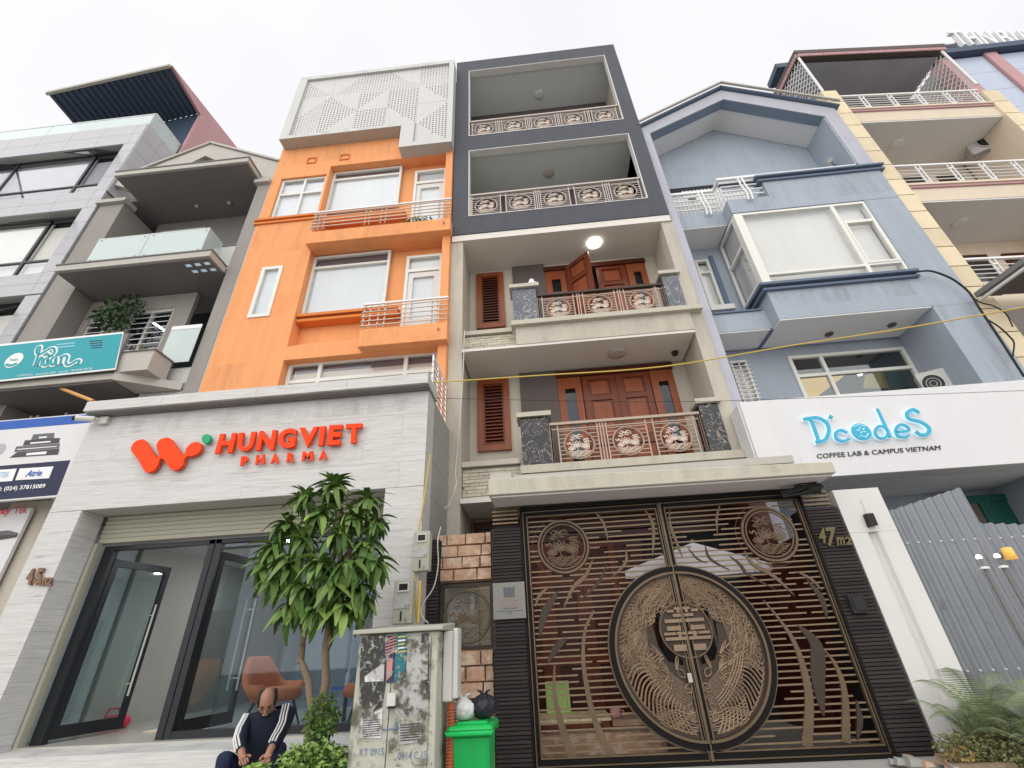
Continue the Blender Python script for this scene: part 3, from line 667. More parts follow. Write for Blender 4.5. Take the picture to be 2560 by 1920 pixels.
G = thing('gate', 'double steel gate with bronze bars and a large round dragon and phoenix medallion', 'gate', (1.57, 6.5, .32))
CX, CZ, CR_ = 1.60, 1.365, .945
def in_disc(x, z, cx, cz, r): return (x-cx)**2 + (z-cz)**2 < r*r
discs = [(CX, CZ, .95), (.21, 2.655, .34), (2.95, 2.645, .345)]
def cut(xa, xb, z):
    segs = [(xa, xb)]
    for cx, cz, r in discs:
        if abs(z-cz) < r:
            w = math.sqrt(r*r - (z-cz)**2); out = []
            for a, b in segs:
                if b <= cx-w or a >= cx+w: out.append((a, b)); continue
                if a < cx-w: out.append((a, cx-w))
                if b > cx+w: out.append((cx+w, b))
            segs = out
    return segs
rg = random.Random(11)
def leaf(x0, x1, side):
    ft = .05
    hol = rect(x0+ft+.01, x1-ft*.7, .40, 3.08)
    lf = MB().plate(rect(x0, x1, .325, 3.15), [hol], 6.46, 6.54).build('gate_leaf', 'gateblack', G)
    lf['label'] = 'left gate leaf' if side < 0 else 'right gate leaf'
    MB().plate(rect(x0+ft+.01, x1-ft*.7, .40, 3.08), [rect(x0+ft+.025, x1-ft*.7-.015, .415, 3.065)], 6.45, 6.50).build('inner_trim', 'bronze', lf)
    MB().plate(rect(x0+.005, x1-.005, .33, 3.145), [rect(x0+.017, x1-.017, .342, 3.133)], 6.448, 6.459).build('outer_trim', 'bronze', lf)
    z = .452; n = 0
    while z < 3.05:
        for a, b in cut(x0+.08, x1-.06, z):
            L_ = b-a
            if L_ < .06: continue
            cuts = []
            if rg.random() < .55 and L_ > .5:
                c = rg.uniform(a+.2, b-.2); g = rg.choice([.03, .05, .18]); cuts = [(a, c-g), (c+g, b)]
            elif rg.random() < .35: cuts = [(a + (0 if rg.random() < .5 else rg.uniform(.05, .25)), b - (0 if rg.random() < .5 else rg.uniform(.05, .25)))]
            else: cuts = [(a, b)]
            for p, q in cuts:
                if q-p > .05: B('bar', 'brass', lf, p, q, 6.485, 6.507, z-.0085, z+.0085)
        z += .0655
    return lf
LL = leaf(-.33, 1.575, -1); LR = leaf(1.585, 3.47, 1)
def blade(lf, c, pts, w, mt='bronze', y=6.475):
    P = []
    for p in pts: v = at(c, p[0], p[1], y); P.append((v.x, v.z))
    # smooth with catmull
    Q = []
    for i in range(len(P)-1):
        p0, p1, p2, p3 = P[max(i-1, 0)], P[i], P[i+1], P[min(i+2, len(P)-1)]
        for k in range(6):
            t = k/6
            Q.append(tuple(.5*((2*p1[j]) + (-p0[j]+p2[j])*t + (2*p0[j]-5*p1[j]+4*p2[j]-p3[j])*t*t + (-p0[j]+3*p1[j]-3*p2[j]+p3[j])*t**3) for j in (0, 1)))
    Q.append(P[-1]); n = len(Q)
    Lf, Rt = [], []
    for i, q in enumerate(Q):
        a, b = Q[max(i-1, 0)], Q[min(i+1, n-1)]; dx, dz = b[0]-a[0], b[1]-a[1]; l = math.hypot(dx, dz) or 1
        t = i/(n-1); ww = (w[0]*(1-t)**1.0 + w[1]*t)/2 if isinstance(w, tuple) else w*math.sin(math.pi*min(.98, max(.02, t)))/2
        Lf.append((q[0]-dz/l*ww, q[1]+dx/l*ww)); Rt.append((q[0]+dz/l*ww, q[1]-dx/l*ww))
    mb = MB()
    for i in range(n-1):
        a, b, c2, d = Lf[i], Lf[i+1], Rt[i+1], Rt[i]
        mb.hexa([(a[0], y, a[1]), (d[0], y, d[1]), (d[0], y+.03, d[1]), (a[0], y+.03, a[1]), (b[0], y, b[1]), (c2[0], y, c2[1]), (c2[0], y+.03, c2[1]), (b[0], y+.03, b[1])])
    return mb.build('curved_blade', mt, lf)
for pts, w, mt in (([(615,275),(665,340),(690,440)], .035, 'bronze'), ([(885,265),(932,350),(930,520)], .045, 'bronze'), ([(608,530),(570,620),(500,690),(445,812)], .05, 'bronze'),
        ([(682,560),(650,640),(600,700),(512,778)], .035, 'bronzedk'), ([(785,480),(785,550),(710,632)], .035, 'bronze'), ([(372,683),(320,730),(298,792)], .04, 'bronze'),
        ([(425,700),(350,820),(322,955)], .10, 'bronzedk'), ([(615,810),(565,920),(558,1100),(600,1340),(660,1500),(722,1612)], (.02, .09), 'bronze'),
        ([(402,1105),(400,1240),(430,1400),(505,1622)], (.015, .10), 'bronze'), ([(360,1100),(420,1000),(470,960)], .08, 'bronzedk')):
    blade(LL, 'b5', pts, w, mt)
for pts, w, mt in (([(1020,262),(1025,350),(1062,450),(1092,522)], .04, 'bronze'), ([(1295,235),(1275,310),(1280,400)], .03, 'bronze'), ([(1215,460),(1240,530),(1345,592)], .03, 'bronzedk'),
        ([(1345,515),(1400,560),(1450,620),(1600,700)], .035, 'bronzedk'), ([(1120,470),(1170,530),(1225,555)], .02, 'bronzedk')):
    blade(LR, 'b5', pts, w, mt)
for pts, w, mt in (([(130,490),(180,560),(290,625),(405,732)], .05, 'bronze'), ([(410,598),(490,640),(552,702)], .035, 'bronze'), ([(235,755),(330,870),(400,980),(450,1120),(482,1300),(468,1548)], (.01, .11), 'bronze'),
        ([(560,1022),(622,1100),(672,1250),(680,1522)], (.01, .09), 'bronze'), ([(420,890),(520,1000),(530,1200),(560,1380)], .16, 'bronzedk'), ([(465,640),(545,740),(577,855)], .07, 'bronzedk'),
        ([(60,960),(110,1100),(90,1250)], .09, 'bronzedk'), ([(735,1290),(755,1400),(740,1510)], .06, 'bronzedk')):
    blade(LR, 'b6', pts, w, mt)
for lf, cx, cz, r in ((LL, .21, 2.655, .335), (LR, 2.95, 2.645, .34)):
    rg_ = MB().tube(circle3(cx, 6.475, cz, r, 40), .022, 6, cap=False).tube(circle3(cx, 6.47, cz, r-.045, 40), .013, 6, cap=False).build('small_medallion', 'bronze', lf)
    rg_['label'] = 'small round lotus medallion'
    o = add_relief(lf, cx, 6.475, cz, r-.04); o.data = o.data.copy(); o.data.materials[0] = M['bronze']
    arc = [(cx + .42*math.cos(t), 6.49, cz + .40*math.sin(t)) for t in [math.radians(100 + 7*i) for i in range(30)]]
    MB().tube(arc, .006, 4).build('arc_line', 'bronzedk', lf)

# big medallion: each leaf carries half
def half(lf, s):
    X = lambda x, z, y: (CX + s*.012 + s*x*CR_, y, CZ + z*CR_)        # x in 0..1 outwards
    def arcp(r0, n=40): return [(r0*math.cos(a), r0*math.sin(a)) for a in [math.radians(-90 + 180*i/n) for i in range(n+1)]]
    def band(r0, r1, y0, y1, name, mt):
        o = arcp(r1) + arcp(r0)[::-1]; return MB().plate(o, [], y0, y1, X).build(name, mt, lf)
    rim = band(.93, 1.0, 6.43, 6.52, 'medallion_rim', 'gateblack'); rim['label'] = 'half of the large round medallion rim'
    band(.905, .932, 6.42, 6.50, 'rim_moulding', 'bronze'); band(1.0, 1.018, 6.45, 6.50, 'rim_moulding', 'bronze')
    band(.86, .90, 6.47, 6.50, 'rim_step', 'bronzedk')
    # backing plates of the relief
    crescent = [(.20, .585), (.32, .47), (.395, .29), (.37, .06), (.28, -.11), (.10, -.16), (.09, -.10), (.165, -.05), (.285, .07), (.33, .235), (.285, .40), (.18, .52)]
    comb = [(.85*math.cos(math.radians(a)), .85*math.sin(math.radians(a))) for a in range(-14, -68, -6)] + [(r*math.cos(math.radians(a)), r*math.sin(math.radians(a))) for r, a in ((.62, -64), (.58, -50), (.56, -36), (.60, -22), (.68, -14))]
    top = [(.04, .70), (.12, .76), (.26, .74), (.16, .68)]
    MB().plate(arcp(.88), [crescent, comb, top], 6.485, 6.50, X).build('relief_plate', 'bronzedk', lf)
    bodyp = [(.12, .56), (.26, .62), (.46, .58), (.66, .42), (.76, .15), (.80, -.12), (.66, -.20), (.52, -.24), (.44, -.46), (.28, -.62), (.10, -.70), (.06, -.40), (.20, -.28), (.40, -.16), (.50, .05), (.48, .28), (.38, .46), (.24, .50)]
    MB().plate(bodyp, [], 6.478, 6.486, X).build('phoenix_body', 'reliefmid', lf)
    r_ = random.Random(5 if s < 0 else 5)
    mb = MB()
    def stroke(pts, w0, w1=None, yy=6.472):
        n = len(pts); w1 = w0 if w1 is None else w1; yy += r_.uniform(-.005, .004)
        mb.tube([X(a, b, yy) for a, b in pts], [w0 + (w1-w0)*i/(n-1) for i in range(n)], 5)
    P = lambda r, a: (r*math.cos(math.radians(a)), r*math.sin(math.radians(a)))
    # flame-like feathers of the wing and mane
    for k in range(110):
        a = 80 - k*.80; r0 = .50 + .30*r_.random(); L_ = r_.uniform(.12, .24); sgn = 1 if k % 3 else -1
        pts = []
        for i in range(8):
            t = i/7; pts.append(P(min(.87, r0 + L_*t), a + sgn*(6*math.sin(t*5) + 14*t) + r_.uniform(-.5, .5)))
        stroke(pts, .0095, .003)
    for k in range(26):                       # long curls along the outer edge
        a = 84 - k*3.6; pts = [P(.86 - .05*math.sin(i*.7) - .006*i, a + i*1.9) for i in range(8)]; stroke(pts, .009, .004)
    for k in range(16):                       # neck and breast strands
        pts = [(.48 + .14*math.sin(k*.35) + .05*math.sin(i*.9 + k) + .012*k*0, .42 - .045*k*.9 - .05*i*.5) for i in range(7)]
        stroke([(x + .05*i*(.4 - k*.03), z) for i, (x, z) in enumerate(pts)], .010, .004)
    # scale rows of the body
    for u in range(9):
        for v in range(9):
            x = .60 + .030*u + .0*v; z = .10 - .036*v - (u % 2)*.018
            if x*x + z*z < .76 and u*.03 < .30 - max(0, v-5)*.03:
                stroke([(x-.015, z+.010), (x-.010, z-.008), (x, z-.014), (x+.010, z-.008), (x+.015, z+.010)], .0045)
    for u in range(5):
        for v in range(12):
            x = .42 + .035*u - .014*v*.3; z = -.12 - .036*v - (u % 2)*.018
            if x > 0 and x*x + z*z < .55:
                stroke([(x-.015, z+.010), (x-.010, z-.008), (x, z-.014), (x+.010, z-.008), (x+.015, z+.010)], .0045)
    # comb of tail feathers
    for k in range(16):
        u = k/15; a_in = -12 - 60*u; r_in = .60 - .06*math.sin(u*3.1); a_out = -16 - 64*u
        pts = []
        for i in range(9):
            t = i/8; r__ = r_in + (.865-r_in)*t; aa = a_in + (a_out-a_in)*t + 3.2*math.sin(t*math.pi*1.3); pts.append(P(r__, aa))
        stroke(pts, .0085, .0125)
        stroke([P(.868, a_out+1.5), P(.855, a_out-.5), P(.868, a_out-2.2)], .008)
    for d_ in (0, .03, .06, .09): stroke([P(.64 - .05*math.sin(i/13*3.1) - d_, -4 - 5.2*i) for i in range(14)], .011, .006)
    # flowers near the top
    for cx, cz, rr in ((.13, .64, .06), (.22, .70, .05), (.28, .62, .055), (.20, .58, .045), (.10, .56, .04), (.34, .70, .04)):
        for j in range(6): stroke([(cx + rr*.55*math.cos(j*1.05) + rr*.42*math.cos(t*1.26), cz + rr*.55*math.sin(j*1.05) + rr*.42*math.sin(t*1.26)) for t in range(6)], .006)
    # beak, head and eye
    stroke([(.10, .52), (.20, .50), (.30, .54), (.40, .50)], .016, .006); stroke([(.18, .45), (.28, .46), (.38, .42)], .012, .004)
    # blossoms and overlapping petals in the lower centre
    for k in range(15):
        cx = r_.uniform(.04, .36); cz = r_.uniform(-.74, -.28); l = r_.uniform(.08, .13); a = r_.uniform(.3, 2.8)
        pts = [(cx + math.cos(a)*l*t - math.sin(a)*l*.32*math.sin(math.pi*t), cz + math.sin(a)*l*t + math.cos(a)*l*.32*math.sin(math.pi*t)) for t in [i/6 for i in range(7)]]
        pts += [(cx + math.cos(a)*l*t + math.sin(a)*l*.32*math.sin(math.pi*t), cz + math.sin(a)*l*t - math.cos(a)*l*.32*math.sin(math.pi*t)) for t in [1 - i/6 for i in range(7)]]
        stroke(pts, .0065)
    for cx, cz, ang in ((.30, -.22, 1.1), (.42, -.18, .7), (.50, -.10, .4), (.20, -.20, 1.8), (.36, -.05, 1.0)):
        for d in (-.35, 0, .35): stroke([(cx + .04*i*math.cos(ang+d*(1-i/5)), cz + .035*i*math.sin(ang+d*(1-i/5))) for i in range(6)], .010, .003)
    # waves at the foot and ripples at the crown
    for k in range(8): stroke([(.03 + .48*i/9, -.83 + .016*k*1.6 + .10*(i/9)**2 + .012*math.sin(i*1.5 + k)) for i in range(10)], .006)
    for k in range(6): stroke([P(.86 - .028*k, 90 - 4*i + 2*math.sin(i*1.1 + k)) for i in range(9)], .008)
    for k in range(5): stroke([(.02 + .05*i, .76 - .02*k + .035*math.sin(i*.9 + k*.4)) for i in range(8)], .008, .004)
    mb.build('phoenix_relief', 'relief', lf)
    # double happiness disc
    dr = .312; dz = .235
    D = lambda x, z, y: (CX + s*.012 + s*x*CR_, y, CZ + (z+dz)*CR_)
    hp = [(dr*math.cos(a), dr*math.sin(a)) for a in [math.radians(-90 + 180*i/24) for i in range(25)]]
    MB().plate(hp, [], 6.465, 6.49, D).build('happiness_disc', 'bronzedk', lf)
    MB().tube([D(a, b, 6.455) for a, b in hp], .012, 6).build('disc_rim', 'bronze', lf)
    for kk, (x0, x1, z0, z1) in enumerate(((.02,.06,.20,.26),(.0,.12,.15,.185),(.0,.09,.235,.262),(.10,.20,.205,.235),(.0,.24,.085,.125),(.05,.23,-.005,.045),(.05,.085,-.01,.05),(.0,.12,-.055,-.025),(.13,.28,-.055,-.025),(.0,.28,-.115,-.08),(.06,.10,-.09,-.02),(.03,.19,-.235,-.165))):
        w = math.sqrt(max(0, dr*dr - max(abs(z0), abs(z1))**2)) - .015
        x1 = min(x1, w)
        if x1 > x0: MB().plate(rect(x0, x1, z0, z1), [], 6.44 - .0015*kk, 6.463 + .0001*kk, D).build('stroke', 'relief', lf)
half(LL, -1); half(LR, 1)
MB().box(1.575, 1.605, 6.43, 6.47, .33, 3.14).build('meeting_bar', 'bronze', LL)
B('lock_plate', 'greytrim', LL, 1.50, 1.545, 6.41, 6.44, 1.05, 1.14)
B('gate_head', 'gateblack', G, -.36, 3.48, 6.44, 6.60, 3.155, 3.213)
B('gate_sill', 'gateblack', G, -.36, 3.46, 6.40, 6.60, .295, .325)
B('jamb', 'gateblack', G, -.362, -.335, 6.42, 6.58, .30, 3.15); B('jamb', 'gateblack', G, 3.472, 3.50, 6.42, 6.58, .30, 3.15)

# things seen behind the gate
U = thing('parasol', 'large white parasol open in the yard behind the gate', 'umbrella', (2.1, 7.6, .34))
mb = MB(); top = Vector((2.15, 7.2, 2.72)); n = 8; rim = []
for i in range(n):
    a = 2*math.pi*i/n + .2; rim.append(Vector((2.13 + 1.08*math.cos(a), 7.15 + .36*math.sin(a), 2.34 + .03*math.cos(2*a))))
mb.v = [tuple(top)] + [tuple(p) for p in rim] + [tuple(p - Vector((0, 0, .10))) for p in rim]
for i in range(n): j = (i+1) % n; mb.face([0, 1+i, 1+j]); mb.face([1+i, 1+j, 1+n+j, 1+n+i])
mb.build('canopy', 'umbrella', U); MB().tube([(2.15, 7.2, .34), (2.15, 7.2, 2.76)], .02, 8).build('pole', 'greytrim', U)
for p in rim: MB().tube([tuple(top - Vector((0, 0, .35))), tuple(p - Vector((0, 0, .02)))], .007, 4).build('rib', 'greytrim', U)
T_ = thing('table', 'wooden table with pale slatted top behind the left gate leaf', 'table', (.2, 7.5, .34))
for i in range(7): B('board', 'tabletop', T_, -.30 + i*.13, -.175 + i*.13, 7.0, 7.75, .66, .69)
B('apron', 'wood', T_, -.28, .58, 7.02, 7.73, .60, .655)
for x in (-.25, .55):
    for y in (7.05, 7.7): B('leg', 'wood', T_, x-.03, x+.03, y-.03, y+.03, .34, .60)
bd = thing('crate_lid', 'pale green plastic board standing on the table behind the gate', 'board', (-.02, 7.4, .69))
MB().plate(rect(-.20, .13, .692, 1.06), [rect(-.16, .09, .73, 1.02)], 7.56, 7.60).build('rim', 'boardgreen', bd, bevel=.008); B('face', 'boardgreen', bd, -.165, .095, 7.575, 7.59, .725, 1.025)
cu = thing('mug', 'pink mug on the stone bench behind the gate', 'mug', (.69, 7.2, .60))
MB().lathe((.69, 7.2, .66), [(.04, 0), (.065, .01), (.07, .10), (.062, .10), (.05, .03)], 16).build('cup', 'cup', cu, smooth=True)
MB().tube([(.75, 7.2, .745), (.79, 7.2, .73), (.79, 7.2, .70), (.75, 7.2, .685)], .008, 6).build('handle', 'cup', cu)
bn = thing('bench', 'low brown stone bench behind the left gate leaf', 'bench', (.3, 7.1, .34))
B('seat', 'stone', bn, .62, 1.35, 7.0, 7.5, .60, .66); B('base', 'stone', bn, -.28, 1.2, 6.85, 6.99, .34, .56)

# ================================================================== stone wall with grille left of the gate
W = thing('stone_wall', 'low wall of rough orange stone blocks with a bronze window grille left of the gate', 'wall', (-1.16, 6.6, .3))
B('core', 'joint', W, -1.58, -.79, 6.64, 6.80, .3, 1.50); B('core', 'joint', W, -1.58, -.79, 6.64, 6.80, 2.30, 2.93)
B('core', 'joint', W, -1.58, -1.50, 6.64, 6.80, 1.50, 2.30)
def stones(z0, z1, n):
    h = (z1-z0)/n
    for i in range(n):
        x = -1.58 - (i % 2)*.14
        while x < -.80:
            ww = R.uniform(.24, .34); a, b = max(x, -1.58), min(x+ww, -.79)
            if b-a > .04:
                d = R.uniform(.0, .035); j = lambda: R.uniform(-.008, .008)
                zz0, zz1 = z0+i*h+.003, z0+(i+1)*h-.003; y = 6.60-d; i_ = .008
                MB().hexa([(a+.004, 6.64, zz0), (b-.004, 6.64, zz0), (b-.004-i_+j(), y+j(), zz0+i_), (a+.004+i_+j(), y+j(), zz0+i_)][::-1][::-1] +
                          [(a+.004, 6.64, zz1), (b-.004, 6.64, zz1), (b-.004-i_, y+j(), zz1-i_), (a+.004+i_, y+j(), zz1-i_)]).build('stone', 'stone', W)
            x += ww
stones(.3, 1.49, 7); stones(2.31, 2.94, 4)
gr = MB().plate(rect(-1.50, -.79, 1.50, 2.28), [rect(-1.46, -.83, 1.54, 2.24)], 6.62, 6.68).build('window_grille', 'bronzedk', W)
gr['label'] = 'square bronze grille with round lotus medallion'
MB().tube(circle3(-1.14, 6.64, 1.88, .31, 36), .016, 6, cap=False).build('ring', 'bronze', gr)
o = add_relief(gr, -1.14, 6.64, 1.88, .30); o.data = o.data.copy(); o.data.materials[0] = M['bronze']
for i in range(9):
    z = 1.58 + i*.078; dz = abs(z-1.88); w = math.sqrt(max(0, .31**2-dz*dz))
    if -1.14 + w < -.85: B('bar', 'brass', gr, -1.14+w+.01, -.83, 6.645, 6.66, z-.007, z+.007)
B('yard_partition', 'whitetile', W, -1.50, -1.05, 7.1, 7.15, 1.3, 2.4)
sb = thing('statuette', 'small white statuette standing behind the wall grille', 'statue', (-1.12, 6.95, 1.95))
MB().lathe((-1.12, 6.95, 1.97), [(.05, 0), (.06, .02), (.045, .10), (.05, .18), (.025, .22), (.035, .25), (.03, .29), (.005, .31)], 14).build('figure', 'white', sb, smooth=True)
B('plinth', 'greytrim', sb, -1.22, -1.02, 6.88, 7.02, 1.3, 1.97)
RP = thing('ribbed_pilaster', 'narrow ribbed dark pilaster between the granite shopfront and the stone wall', 'pillar', (-1.60, 6.5, .3))
B('core', 'slatdark', RP, -1.645, -1.50, 6.45, 6.60, .3, 2.85)
z = .32
while z < 2.83: B('slat', 'slat', RP, -1.648, -1.49, 6.42, 6.448, z, z+.03); z += .042
# ================================================================== granite shopfront
S = thing('shopfront', 'streaked pale granite shopfront with glass doors and raised roller shutter', 'shopfront', (-4.4, 6.1, .15))
SX0, SX1 = -7.20, -1.655
def tiles(par, x0, x1, z0, z1, y, w, h, mt='granite', th=.02, stag=True, gap=.002):
    z = z1; k = 0
    while z > z0 + .02:
        za = max(z0, z-h); x = x0 - (w*.5 if (stag and k % 2) else 0)
        while x < x1 - .01:
            a, b = max(x, x0), min(x+w, x1)
            if b-a > .02: B('panel', mt, par, a+gap/2, b-gap/2, y, y+th, za+gap/2, z-gap/2)
            x += w
        z = za; k += 1
B('core', 'concrete', S, SX0, SX1-.02, 6.07, 6.42, 3.53, 5.02)
B('core', 'concrete', S, SX0, -6.70, 6.07, 6.42, .15, 3.53); B('core', 'concrete', S, -2.19, SX1-.02, 6.07, 6.42, .15, 3.53)
tiles(S, SX0, SX1, 3.51, 5.03, 6.045, 1.15, .38)
tiles(S, SX0, -6.69, .15, 3.505, 6.045, .9, .6, stag=False); tiles(S, -2.20, SX1, .15, 3.505, 6.045, .9, .6, stag=False)
B('lintel_soffit', 'greytrim', S, -6.69, -2.2, 6.068, 6.42, 3.505, 3.525)
for x0, x1 in ((-6.70, -6.685), (-2.205, -2.19)):
    z = .16
    while z < 3.5: B('panel', 'granite', S, x0, x1, 6.068, 6.42, z, min(z+.598, 3.502)); z += .601
# side wall facing the neighbour and roof slab
for i in range(9):
    z = .3+i*.53; B('side_panel', 'concrete', S, -1.675, SX1+.004, 6.44, 7.6, z+.003, min(z+.53, 5.04)-.003)
B('side_corner', 'granite', S, -1.675, SX1, 6.068, 6.438, .15, 5.03)
capn = [-7.19, -5.9, -4.35, -2.9, -1.62]
for a, b in zip(capn, capn[1:]): B('cap_stone', 'granite', S, a+.002, b-.002, 5.84, 6.5, 5.06, 5.23)
B('roof_slab', 'concrete', S, SX0, SX1-.01, 6.44, 7.6, 4.95, 5.05)
MB().box(-7.18, -1.63, 5.90, 6.04, 5.032, 5.058).build('shadow_gap', 'greydark', S)
# roller shutter
for i in range(7):
    z = 3.12+i*.065; MB().hexa([(-6.66,6.47,z),(-2.24,6.47,z),(-2.24,6.52,z),(-6.66,6.52,z),(-6.66,6.45,z+.055),(-2.24,6.45,z+.055),(-2.24,6.52,z+.055),(-6.66,6.52,z+.055)]).build('shutter_slat', 'shutter', S)
B('shutter_backing', 'greydark', S, -6.66, -2.24, 6.525, 6.54, 3.10, 3.6)
B('shutter_guide', 'shutter', S, -6.682, -6.63, 6.43, 6.53, .72, 3.115); B('shutter_guide', 'shutter', S, -2.27, -2.215, 6.43, 6.53, .72, 3.115)
# glazing
D_ = thing('glass_front', 'black framed glass front with two door leaves standing open inward', 'shop door', (-4.4, 6.6, .72))
def stile(x0, x1, z0=.72, z1=3.09): B('stile', 'frameblk', D_, x0, x1, 6.57, 6.66, z0, z1)
stile(-6.625, -6.47); stile(-4.99, -4.90); stile(-4.885, -4.80); stile(-2.33, -2.275)
B('head_rail', 'frameblk', D_, -6.469, -2.34, 6.57, 6.66, 3.03, 3.09); B('head_rail', 'frameblk', D_, -4.79, -2.34, 6.58, 6.65, 2.95, 2.975)
B('bottom_rail', 'frameblk', D_, -4.79, -2.34, 6.57, 6.66, .72, .80)
B('pane', 'glassdk', D_, -4.36, -2.335, 6.61, 6.62, .80, 2.945)
B('pane', 'glassdk', D_, -4.79, -2.335, 6.61, 6.62, 2.98, 3.03)
def swing(hx, ang, w, x_lab):
    a = math.radians(ang); c, s = math.cos(a), math.sin(a)
    f = lambda x, z, y: (hx + x*c - y*s, 6.64 + x*s + y*c, z)
    L_ = MB().plate(rect(0, w, .76, 2.92), [rect(.085, w-.085, .90, 2.82)], 0, .045, f).build('door_leaf', 'frameblk', D_); L_['label'] = x_lab
    MB().plate(rect(.08, w-.08, .895, 2.825), [], .018, .026, f).build('pane', 'glassg', L_)
    for sy in (-.06, .09):
        MB().tube([f(w-.13, 1.15, sy), f(w-.13, 2.35, sy)], .014, 8).build('pull_handle', 'conduit', L_)
        for z in (1.3, 2.2): MB().tube([f(w-.13, z, .02), f(w-.13, z, sy)], .008, 6).build('handle_stem', 'conduit', L_)
    return L_
swing(-6.46, 82, .98, 'left door leaf swung inward'); swing(-4.79, 84, .98, 'middle door leaf swung inward')
# shop interior
B('shop_floor', 'roomfloor', S, -7.15, -1.70, 6.43, 13, .60, .72)
B('step', 'granite', S, -7.15, -1.70, 5.88, 6.43, .15, .70); B('step', 'granite', S, -7.15, -1.70, 5.58, 5.88, .15, .50)

B('room_back_wall', 'roomwall', S, -7.15, -1.70, 12.9, 13, .72, 3.6); B('room_side_wall', 'roomwall', S, -7.18, -7.02, 6.44, 12.9, .72, 3.6)
B('room_side_wall', 'roomwall', S, -1.80, -1.68, 6.44, 12.9, .72, 3.6); B('room_ceiling', 'roomwall', S, -7.02, -1.80, 6.55, 12.9, 3.32, 3.4)
B('dark_counter', 'navy', S, -3.3, -1.85, 8.6, 8.7, .72, 2.35); B('glass_partition', 'glassdk', S, -5.3, -1.85, 9.6, 9.62, .72, 3.3)
for x, y in ((-4.55, 8.0), (-3.2, 9.5), (-5.6, 9.8)): MB().lathe((x, y, 3.318), [(.07, 0), (.07, -.012), (.01, -.014)], 16).build('downlight', 'downlight', S)
mt_ = thing('doormat', 'tan doormat on the shop floor behind the middle door leaf', 'mat', (-5.3, 7.4, .72)); B('mat', 'cream', mt_, -5.75, -5.05, 7.3, 7.75, .722, .735)
rb = thing('shoulder_bag', 'red bag lying on the floor inside the left glass door', 'bag', (-6.4, 7.9, .72))
MB().lathe((-6.75, 7.95, .80), [(.001, -.07), (.16, -.075), (.20, -.02), (.19, .04), (.12, .09), (.02, .10)], 14).build('bag_body', 'redprint', rb, smooth=True)
MB().tube([(-6.9, 7.9, .86), (-6.85, 7.88, .97), (-6.7, 7.88, .98), (-6.62, 7.9, .87)], .012, 6).build('strap', 'redprint', rb)
def armchair(x, y, ang, label):
    o = thing('armchair', label, 'chair', (0, 0, 0), 'orange armchairs in the pharmacy')
    mb = MB(); n = 18; prof = []
    for i in range(n+1):       # wrap-round shell
        a = math.radians(-20 + 220*i/n); t = abs(i/n - .5)*2; h = .84 - .33*min(1, (t-.22)/.30)**1.3 if t > .22 else .84
        prof.append((a, h))
    for k, (rr) in enumerate((.40, .33)):
        for a, h in prof:
            mb.v.append((rr*math.cos(a)*1.05*.82, rr*math.sin(a)*.85*.9, .34)); mb.v.append((rr*1.12*math.cos(a)*1.05, rr*1.12*math.sin(a), h - (.02 if k else 0)))
    N_ = (n+1)*2
    for i in range(n):
        mb.face([2*i, 2*i+2, 2*i+3, 2*i+1]); mb.face([N_+2*i, N_+2*i+1, N_+2*i+3, N_+2*i+2]); mb.face([2*i+1, 2*i+3, N_+2*i+3, N_+2*i+1]); mb.face([2*i, N_+2*i, N_+2*i+2, 2*i+2])
    mb.face([0, 1, N_+1, N_]); mb.face([2*n, 2*n+1, N_+2*n+1, N_+2*n][::-1])
    mb.build('shell', 'chair', o, smooth=True)
    MB().lathe((0, -.02, .30), [(.05, -.02), (.30, 0), (.34, .06), (.33, .13), (.28, .155), (.02, .16)], 22).build('seat', 'chair', o, smooth=True)
    for sx in (-1, 1):
        for sy in (-1, 1): MB().tube([(sx*.18, sy*.16, .30), (sx*.27, sy*.25, 0)], [.022, .012], 8).build('leg', 'black', o)
    o.location = (x, y, .72); o.rotation_euler = (0, 0, math.radians(ang)); return o
armchair(-3.95, 7.30, 78, 'orange tub armchair behind the glass, directly behind the crouching man')
armchair(-2.62, 7.35, -70, 'orange tub armchair half hidden behind the electrical cabinet')
tb = thing('side_table', 'low blue side table holding a bottle between the two orange armchairs', 'table', (-3.1, 7.5, .72))
MB().lathe((-3.05, 7.6, 1.10), [(.22, 0), (.22, .025), (.01, .026)], 20).build('table_top', 'bannerblue', tb); MB().tube([(-3.05, 7.6, .72), (-3.05, 7.6, 1.1)], .025, 8).build('pedestal', 'black', tb)
bt = thing('bottle', 'clear plastic bottle on the blue side table', 'bottle', (-3.05, 7.6, 1.126)); MB().lathe((-3.05, 7.6, 1.126), [(.035, 0), (.04, .02), (.04, .14), (.015, .19), (.015, .22), (.001, .22)], 14).build('body', 'bagwhite', bt, smooth=True)
cm = thing('security_camera', 'small white bullet camera at the top left corner of the granite shopfront', 'camera', (-7.1, 6.0, 4.9))
v = at('s', 870, 895, 5.9)
MB().tube([(v.x+.16, 6.04, v.z+.01), (v.x+.08, 5.95, v.z+.02), (v.x+.02, 5.9, v.z)], .02, 8).build('arm', 'white', cm)
MB().tube([(v.x+.08, 5.93, v.z), (v.x-.10, 5.80, v.z-.03)], .045, 12).build('body', 'white', cm); MB().tube([(v.x-.10, 5.80, v.z-.03), (v.x-.13, 5.78, v.z-.035)], .035, 12).build('lens', 'black', cm)
B('junction_box', 'conduit', cm, v.x+.10, v.x+.24, 5.98, 6.04, v.z-.06, v.z+.06)

